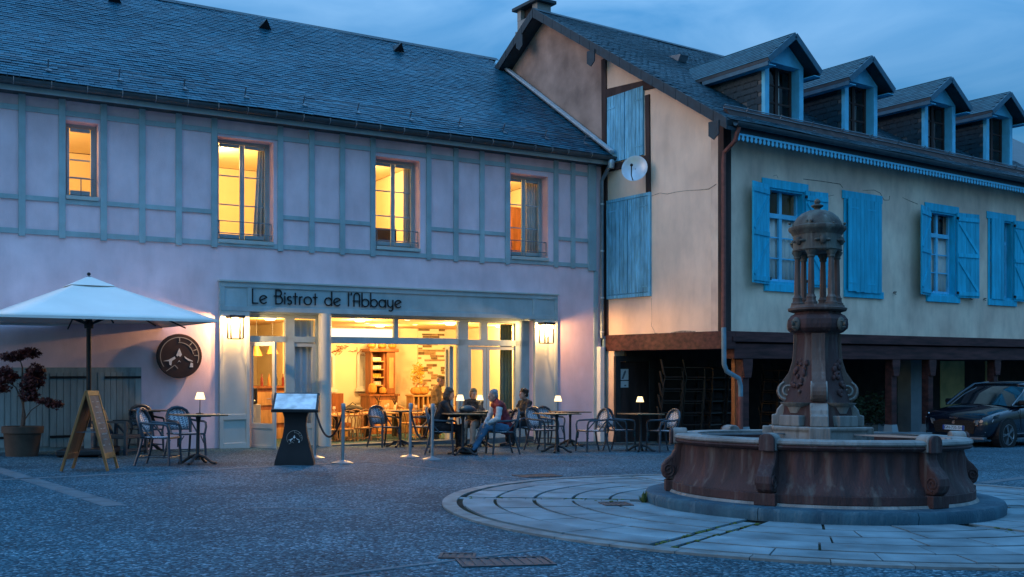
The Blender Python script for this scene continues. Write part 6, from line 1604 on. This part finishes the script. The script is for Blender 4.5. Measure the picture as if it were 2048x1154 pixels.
def person(label, mtx, J, look, clothes, hairfn):
    """J: joints in metres in the person's frame, facing -y"""
    t = thing('person', label, 'person', mtx)
    nk, hd = Vector(J['neck']), Vector(J['head']); sh = [Vector(q) for q in J['sh']]; hp = [Vector(q) for q in J['hip']]; ch, wa = Vector(J['chest']), Vector(J['waist'])
    pel = (hp[0] + hp[1]) / 2
    def torso(b, g=0.0, low=True):
        b.ball(tuple(ch), (.165 + g, .115 + g, .19 + g), 16, 12); b.ball(tuple((ch + wa) / 2), (.15 + g, .11 + g, .16 + g), 16, 12); b.ball(tuple(wa), (.15 + g, .115 + g, .14 + g), 16, 12)
        b.limb([sh[0], (sh[0] + sh[1]) / 2 + vec(0, 0, .02), sh[1]], [.062 + g, .07 + g, .062 + g])
        if low: b.ball(tuple(pel), (.175 + g, .125 + g, .12 + g), 16, 12)
    def arm(b, i, g=0.0, upto=1.0):
        s_, e, w = (Vector(q) for q in (J['sh'][i], J['el'][i], J['wr'][i])); e2 = e.lerp(w, upto); b.limb([s_, s_.lerp(e, .5), e], [.056 + g, .050 + g, .042 + g]); b.limb([e, e.lerp(e2, .4), e2], [.042 + g, .040 + g, .029 + g])
    def leg(b, i, g=0.0):
        h, k, a = (Vector(q) for q in (J['hip'][i], J['kn'][i], J['an'][i])); b.limb([h, h.lerp(k, .5), k], [.088 + g, .078 + g, .060 + g]); b.limb([k, k.lerp(a, .35), a], [.060 + g, .058 + g, .040 + g])
    b = Flesh(); torso(b); b.limb([ch + vec(0, 0, .12), nk, nk.lerp(hd, .75)], [.07, .052, .05])
    hm = head(b, hd, look[0], look[1])
    for i in (0, 1):
        arm(b, i); leg(b, i); hand(b, J['wr'][i], J['hd'][i], (0, 0, 1)); f = Vector(J['an'][i]); d = Vector(J['ft'][i]).normalized(); b.limb([f, f + d * .07 - vec(0, 0, .03), f + d * .16 - vec(0, 0, .04)], [.04, .038, .028])
    b.grow('body', 'skin', t, .0085, 3); eyes(hm, t)
    for c in clothes:
        b = Flesh()
        if c[0] == 'top': torso(b, .014); [arm(b, i, .013, .93) for i in (0, 1)]; b.limb([nk - vec(0, 0, .06), nk - vec(0, 0, .005)], [.075, .066])
        if c[0] == 'vest': torso(b, .026); b.limb([nk - vec(0, 0, .06), nk + vec(0, .015, .015)], [.085, .074])
        if c[0] == 'sleeves': torso(b, .010); [arm(b, i, .015, .9) for i in (0, 1)]
        if c[0] == 'trousers': b.ball(tuple(pel), (.19, .14, .13), 16, 12); [leg(b, i, .014) for i in (0, 1)]
        b.grow({'top': 'jacket', 'vest': 'vest', 'sleeves': 'shirt', 'trousers': 'trousers'}[c[0]], c[1], t, .011, 3, (FOLD, .045))
    for i in (0, 1):
        b = Flesh(); f = Vector(J['an'][i]); d = Vector(J['ft'][i]).normalized(); b.limb([f + vec(0, 0, .02), f - vec(0, 0, .025), f + d * .09 - vec(0, 0, .04), f + d * .19 - vec(0, 0, .045)], [.052, .050, .046, .036]); b.grow('shoe', 'shoe_black', t, .010, 3)
    hairfn(t, hm); return t
def hair_shape(m_, balls, name='hair'):
    def fn(t, hm):
        b = Flesh()
        for p, r in balls: b.ball(tuple(hm @ Vector(p)), r, 14, 10, hm.to_3x3().to_4x4())
        b.grow(name, m_, t, .0085, 2, (LOCK, .026))
    return fn
bob = [((0, .025, .055), (.088, .100, .085)), ((0, .075, -.02), (.075, .05, .11)), ((.070, .03, -.045), (.026, .055, .105)), ((-.070, .03, -.045), (.026, .055, .105))]
short = [((0, .022, .060), (.084, .100, .078)), ((0, .07, .0), (.072, .045, .07)), ((.07, .03, .01), (.018, .05, .05)), ((-.07, .03, .01), (.018, .05, .05))]
rdh = random.Random(8); curly = short + [((rdh.uniform(-.08, .08), rdh.uniform(-.05, .11), rdh.uniform(.04, .13)), (.028, .028, .028)) for _ in range(26)]
base = dict(hip=[(-.10, .08, .54), (.10, .08, .54)], waist=(0, .09, .68), chest=(0, .06, .90), sh=[(-.18, .05, 1.03), (.18, .05, 1.03)], neck=(0, .04, 1.10), head=(0, .0, 1.235))
def pose(**k): d = dict(base); d.update(k); return d
pm = lambda o: o.matrix_basis @ Matrix.Scale(.965, 4)
# woman in black, leaning to the table, phone in her hands
person('woman in black with brown bob holding a phone, seated left at the table', pm(CH_W), pose(waist=(0, .05, .68), chest=(0, -.02, .88), sh=[(-.17, -.06, 1.02), (.17, -.06, 1.02)], neck=(0, -.09, 1.09), head=(0, -.14, 1.22),
    el=[(-.21, -.22, .80), (.22, -.20, .80)], wr=[(-.07, -.42, .82), (.06, -.42, .82)], hd=[(.3, -1, .1), (-.3, -1, .1)], kn=[(-.11, -.40, .54), (.12, -.36, .53)], an=[(-.12, -.42, .09), (.14, -.30, .09)], ft=[(0, -1, 0), (.1, -1, 0)]), (8, 18), [('top', 'cloth_black'), ('trousers', 'cloth_black')], hair_shape('hair_brown', bob))
t = thing('phone', 'dark phone held by the woman in black', 'phone', pm(CH_W) @ T((0, -.52, .86)) @ Matrix.Rotation(R(-35), 4, 'X')); MB().box(-.038, .038, -.07, .07, -.004, .004).build('case', 'black_metal', t, bevel=.003); MB().box(-.034, .034, -.064, .064, .0045, .0055).build('screen', 'sign_black', t)
# person behind the table
person('person in dark printed top and beige trousers seated behind the table', pm(CH_2), pose(chest=(0, .02, .90), sh=[(-.17, -.01, 1.03), (.17, -.01, 1.03)], neck=(0, -.02, 1.10), head=(.02, -.06, 1.235),
    el=[(-.22, -.16, .80), (.23, -.14, .82)], wr=[(-.08, -.36, .80), (.08, -.30, .86)], hd=[(.4, -1, .2), (-.3, -1, .5)], kn=[(-.11, -.38, .53), (.11, -.38, .53)], an=[(-.11, -.38, .09), (.10, -.40, .09)], ft=[(-.1, -1, 0), (.1, -1, 0)]), (38, 8), [('top', 'cloth_dark'), ('trousers', 'cloth_beige')], hair_shape('hair_fair', short + bob[1:2]))
# man in the red vest, legs stretched and crossed
person('man with grey hair in red vest, pale sleeves and jeans leaning forward', pm(CH_M), pose(waist=(0, .04, .68), chest=(0, -.05, .88), sh=[(-.19, -.11, 1.01), (.19, -.11, 1.01)], neck=(0, -.15, 1.08), head=(0, -.21, 1.195),
    el=[(-.24, -.20, .76), (.24, -.17, .74)], wr=[(-.08, -.34, .62), (.10, -.36, .60)], hd=[(.2, -.7, -.6), (-.2, -.7, -.6)], kn=[(-.11, -.38, .55), (.10, -.36, .56)], an=[(-.06, -.56, .10), (.10, -.64, .12)], ft=[(-.2, -1, .0), (.1, -1, .15)]), (-6, 14), [('sleeves', 'cloth_pale'), ('vest', 'cloth_red'), ('trousers', 'denim')], hair_shape('hair_grey', [((0, .03, .062), (.083, .094, .075)), ((0, .07, .0), (.072, .043, .07))]))
# man in the dark coat
person('man with dark curly hair in dark coat seated by the glass doors', pm(CH_3), pose(chest=(0, .05, .90), el=[(-.24, -.08, .80), (.25, -.06, .80)], wr=[(-.10, -.30, .84), (.12, -.28, .78)], hd=[(.7, -.7, .2), (-.7, -.7, 0)], kn=[(-.12, -.38, .53), (.12, -.38, .53)], an=[(-.12, -.34, .09), (.12, -.36, .09)], ft=[(-.1, -1, 0), (.1, -1, 0)]), (-12, 4), [('top', 'cloth_dark'), ('trousers', 'cloth_black')], hair_shape('hair_dark', curly))
# man with the flat cap inside
y = 1.25; x = Ls(873, y)
def cap_hair(t, hm):
    hair_shape('hair_grey', [((0, .06, .01), (.074, .05, .06))])(t, hm)
    b = Flesh(); b.ball(tuple(hm @ vec(0, .0, .085)), (.095, .118, .042), 16, 10, hm.to_3x3().to_4x4()); b.ball(tuple(hm @ vec(0, -.115, .068)), (.07, .06, .016), 14, 8, hm.to_3x3().to_4x4()); b.grow('flat_cap', 'cloth_tan', t, .009, 2)
person('man in flat cap and tan jacket standing inside behind the seated group', LF.m @ T((x, y, ZFL)) @ rz(62), dict(hip=[(-.10, .02, .86), (.10, .02, .86)], waist=(0, .02, 1.00), chest=(0, .0, 1.20), sh=[(-.19, -.02, 1.33), (.19, -.02, 1.33)], neck=(0, -.05, 1.40), head=(0, -.10, 1.52), el=[(-.24, -.06, 1.06), (.24, -.05, 1.06)], wr=[(-.14, -.26, .98), (.14, -.26, .98)], hd=[(.3, -1, 0), (-.3, -1, 0)], kn=[(-.10, -.03, .47), (.10, -.01, .47)], an=[(-.10, .03, .09), (.10, .05, .09)], ft=[(0, -1, 0), (0, -1, 0)]), (0, 14), [('top', 'cloth_tan'), ('trousers', 'cloth_dark')], cap_hair)
t = thing('handbag', 'dark handbag lying on the table beside the lamp in front of the seated group', 'bag', T4 @ T((.13, .16, .739)) @ rz(15)); MB().ball((0, 0, .07), (.17, .09, .075), 14, 8).build('bag_body', 'rattan_dark', t, True); MB().tube([(-.1, 0, .12), (0, 0, .2), (.1, 0, .12)], .01, 6).build('handle', 'cloth_black', t)

# ------------------------------------------------------------------ parked car
mat('car_paint', (0.006, 0.012, 0.024), 0.22, .3, var=.05, coat=1.0, spec=.6); mat('car_black', (0.007, 0.007, 0.008), 0.45, var=.1); mat('tyre', (0.012, 0.012, 0.013), 0.8, var=.2); mat('rim', (0.42, 0.43, 0.45), 0.3, .9, var=.1); mat('car_light', (0.55, 0.60, 0.64), 0.15, .4, var=.05); mat('plate_white', (0.72, 0.74, 0.76), 0.4, var=.03); mat('plate_blue', (0.02, 0.08, 0.35), 0.4, var=.03)
CX, CY = 8.1, -1.40
car = thing('parked_car', 'dark blue hatchback parked before the arcade at the right edge', 'car', RF.m @ T((CX, CY, Rg(CX, CY))) @ rz(180))
st = [(2.06, .60, .30, .55, .64, .66), (2.00, .78, .24, .60, .74, .77), (1.82, .845, .21, .62, .80, .845), (1.45, .875, .20, .64, .87, .92), (.95, .885, .20, .64, .925, 1.0), (.2, .885, .20, .64, .945, .98), (-.7, .885, .20, .64, .96, .985), (-1.5, .88, .21, .64, .98, 1.0), (-1.9, .83, .24, .62, .95, .98), (-2.02, .74, .30, .60, .85, .88)]
k = MB(); n = 14
for (x, w, zb2, zm, zs, zt_) in st:
    half = [(0, zb2), (w * .7, zb2), (w * .94, zb2 + .08), (w, zm * .75), (w, zm), (w * .985, zs - .06), (w * .93, zs), (w * .6, zt_)]
    ring = half + [(0, zt_ + .025)] + [(-p, z) for p, z in reversed(half[1:])]
    n = len(ring); k.v += [(x, p, z) for p, z in ring]
for i in range(len(st) - 1):
    for j in range(n): a = i * n + j; b_ = i * n + (j + 1) % n; k.f.append((a, b_, b_ + n, a + n))
k.f += [tuple(reversed(range(n))), tuple((len(st) - 1) * n + j for j in range(n))]
bdy = k.build('body', 'car_paint', car, True); ss = bdy.modifiers.new('sub', 'SUBSURF'); ss.levels = 2; ss.render_levels = 2
gh = [(1.02, .76, .97, .98), (.55, .73, .96, 1.22), (.12, .66, .95, 1.43), (-.5, .64, .95, 1.475), (-1.2, .62, .96, 1.44), (-1.75, .60, .96, 1.22), (-1.95, .62, .95, .98)]
k = MB()
for (x, w, z0, z1) in gh:
    ring = [(.80, z0), (.79 - (.79 - w) * .6, z0 + (z1 - z0) * .6), (w, z1 - .02), (w * .6, z1 + .01), (0, z1 + .02), (-w * .6, z1 + .01), (-w, z1 - .02), (-.79 + (.79 - w) * .6, z0 + (z1 - z0) * .6), (-.80, z0)]; n = 9; k.v += [(x, p, z) for p, z in ring]
for i in range(len(gh) - 1):
    for j in range(8): a = i * 9 + j; k.f.append((a, a + 1, a + 10, a + 9))
mat('car_glass', (0.010, 0.016, 0.020), 0.06, var=.02, spec=.8, coat=1.0)
k.build('windows', 'car_glass', car, True)
k = MB(); k.tube([(.14, y_, 1.435 - .0) for y_ in (-.62, -.3, 0, .3, .62)], .02, 6); rp = [(.10, .62, 1.44), (.08, 0, 1.475)]
rr2 = MB(); W2 = [(.12, .645, 1.435), (-.5, .63, 1.485), (-1.2, .61, 1.45), (-1.5, .60, 1.36)]
for x, w, z in W2: rr2.v += [(x, w, z), (x, w * .6, z + .03), (x, 0, z + .04), (x, -w * .6, z + .03), (x, -w, z)]
for i in range(3):
    for j in range(4): a = i * 5 + j; rr2.f.append((a, a + 1, a + 6, a + 5))
o = rr2.build('roof', 'car_paint', car, True); so = o.modifiers.new('thick', 'SOLIDIFY'); so.thickness = .02; so.offset = 1
for s in (-1, 1):
    MB().tube([(1.06, .80 * s, .965), (.55, .755 * s, 1.235), (.12, .655 * s, 1.445), (-.5, .645 * s, 1.48)], [.030, .028, .026, .024], 8).build('pillar', 'car_paint', car, True)
    MB().tube([(-.42, .80 * s, .97), (-.46, .65 * s, 1.46)], .025, 6).build('pillar', 'car_black', car)
    MB().box(.62, .82, s * .90 - .10, s * .90 + .10, .98, 1.10).build('mirror', 'car_black', car, bevel=.035)
    MB().tube([(1.0, .81 * s, .965), (0, .80 * s, .97), (-1.2, .80 * s, .985)], .012, 6).build('belt_trim', 'zinc', car)
    for xw in (1.38, -1.28):
        wm = T((xw, .80 * s, .335)) @ Matrix.Rotation(R(-90 * s), 4, 'X')
        MB().lathe([(.20, -.10), (.38, -.10), (.385, .093), (.20, .093)], 28, m=wm).build('wheel_arch', 'car_black', car)
        wh = MB().lathe([(.22, -.10), (.32, -.10), (.335, -.06), (.335, .06), (.32, .10), (.235, .105), (.22, .08)], 32, m=wm).build('wheel', 'tyre', car, True)
        MB().lathe([(.235, .06), (.24, .104), (.228, .106), (.215, .07)], 32, m=wm).build('rim', 'rim', wh, True); MB().lathe([(0, .03), (.22, .03)], 24, m=wm).build('hub_disc', 'car_black', wh)
        sp = MB()
        for i in range(5):
            for d in (-.09, .09): a = 2 * math.pi * i / 5; sp.bar(wm @ vec(.04 * math.cos(a), .04 * math.sin(a), .10), wm @ vec(.225 * math.cos(a + d * 1.3), .225 * math.sin(a + d * 1.3), .10), .022, .02, wm.to_3x3() @ vec(0, 0, 1))
        sp.lathe([(.0, .112), (.045, .112), (.05, .09)], 12, m=wm); sp.build('spokes', 'rim', wh)
    # lamps: narrow headlight with three slanted marks, fang-like running light
    hl = MB().prism([(1.98, .50 * s, .70), (1.80, .80 * s, .76), (1.66, .858 * s, .80), (1.70, .85 * s, .72), (1.86, .77 * s, .665)], (.035, .02 * s, .012)).build('headlight', 'car_glass', car)
    for i in range(3): x = 1.90 - i * .07; yy = (.70 + i * .055) * s; MB().bar((x + .03, yy - .01 * s, .675 + .012 * i), (x - .01, yy + .012 * s, .765 + .012 * i), .018, .018).build('headlight_bar', 'car_light', hl)
    MB().bar((1.86, .825 * s, .69), (2.0, .705 * s, .40), .016, .016).build('running_light', 'car_light', car)
    MB().prism([(2.03, .44 * s, .52), (2.03, .56 * s, .56), (2.02, .60 * s, .68), (2.035, .50 * s, .66)], (.03, 0, 0)).build('grille_wing', 'zinc', car)
MB().prism([(2.045, -.46, .36), (2.045, .46, .36), (2.05, .52, .60), (2.05, .34, .66), (2.05, -.34, .66), (2.05, -.52, .60)], (.02, 0, 0)).build('grille', 'car_black', car)
for i in range(7): MB().box(2.071, 2.078, -.44, .44, .375 + .038 * i, .385 + .038 * i).build('grille_bar', 'iron', car)
MB().box(2.075, 2.09, -.26, .26, .43, .535).build('number_plate', 'plate_white', car)
for s in (-1, 1): MB().box(2.0905, 2.092, s * .26 - (.045 if s > 0 else 0), s * .26 + (.045 if s < 0 else 0), .43, .535).build('plate_band', 'plate_blue', car)
def text_mesh(txt, size, m, parent, mtx, name, dep=.001):
    cu = bpy.data.curves.new('tmp', 'FONT'); cu.body = txt; cu.size = size; cu.extrude = dep; cu.align_x = 'CENTER'; cu.align_y = 'CENTER'
    o = bpy.data.objects.new('tmp', cu); C.objects.link(o); dg = bpy.context.evaluated_depsgraph_get(); me = bpy.data.meshes.new_from_object(o.evaluated_get(dg)); bpy.data.objects.remove(o)
    me.materials.clear(); me.materials.append(MATS[m]); return put(name, me, parent, mtx=mtx)
fx = Matrix(((0, 0, 1, 0), (1, 0, 0, 0), (0, 1, 0, 0), (0, 0, 0, 1)))
text_mesh('GN-735-SH', .092, 'sign_black', car, T((2.0915, 0, .482)) @ fx, 'plate_text')
text_mesh('PEUGEOT', .05, 'rim', car, T((2.066, 0, .705)) @ fx, 'badge_text')
MB().prism([(2.08, -.035, .575), (2.08, .01, .565), (2.08, .035, .60), (2.08, .012, .605), (2.08, .035, .65), (2.08, -.012, .64), (2.08, -.035, .61)], (.008, 0, 0)).build('badge', 'rim', car)
MB().box(1.90, 2.06, -.70, .70, .225, .29).build('bumper_lip', 'zinc', car, bevel=.02)
for s in (-1, 1):
    MB().box(-1.0, 1.0, .87 * s - .02, .87 * s + .025, .215, .25).build('sill_trim', 'rim', car)
    for p, q in (((.80, .40), (.86, .90)), ((-.30, .30), (-.30, .94))): MB().tube([(p[0], .893 * s, p[1]), (q[0], .887 * s, q[1])], .005, 4).build('door_gap', 'car_black', car)
    MB().box(-.14, .06, .89 * s - .012, .89 * s + .012, .79, .82).build('door_handle', 'car_black', car, bevel=.006)
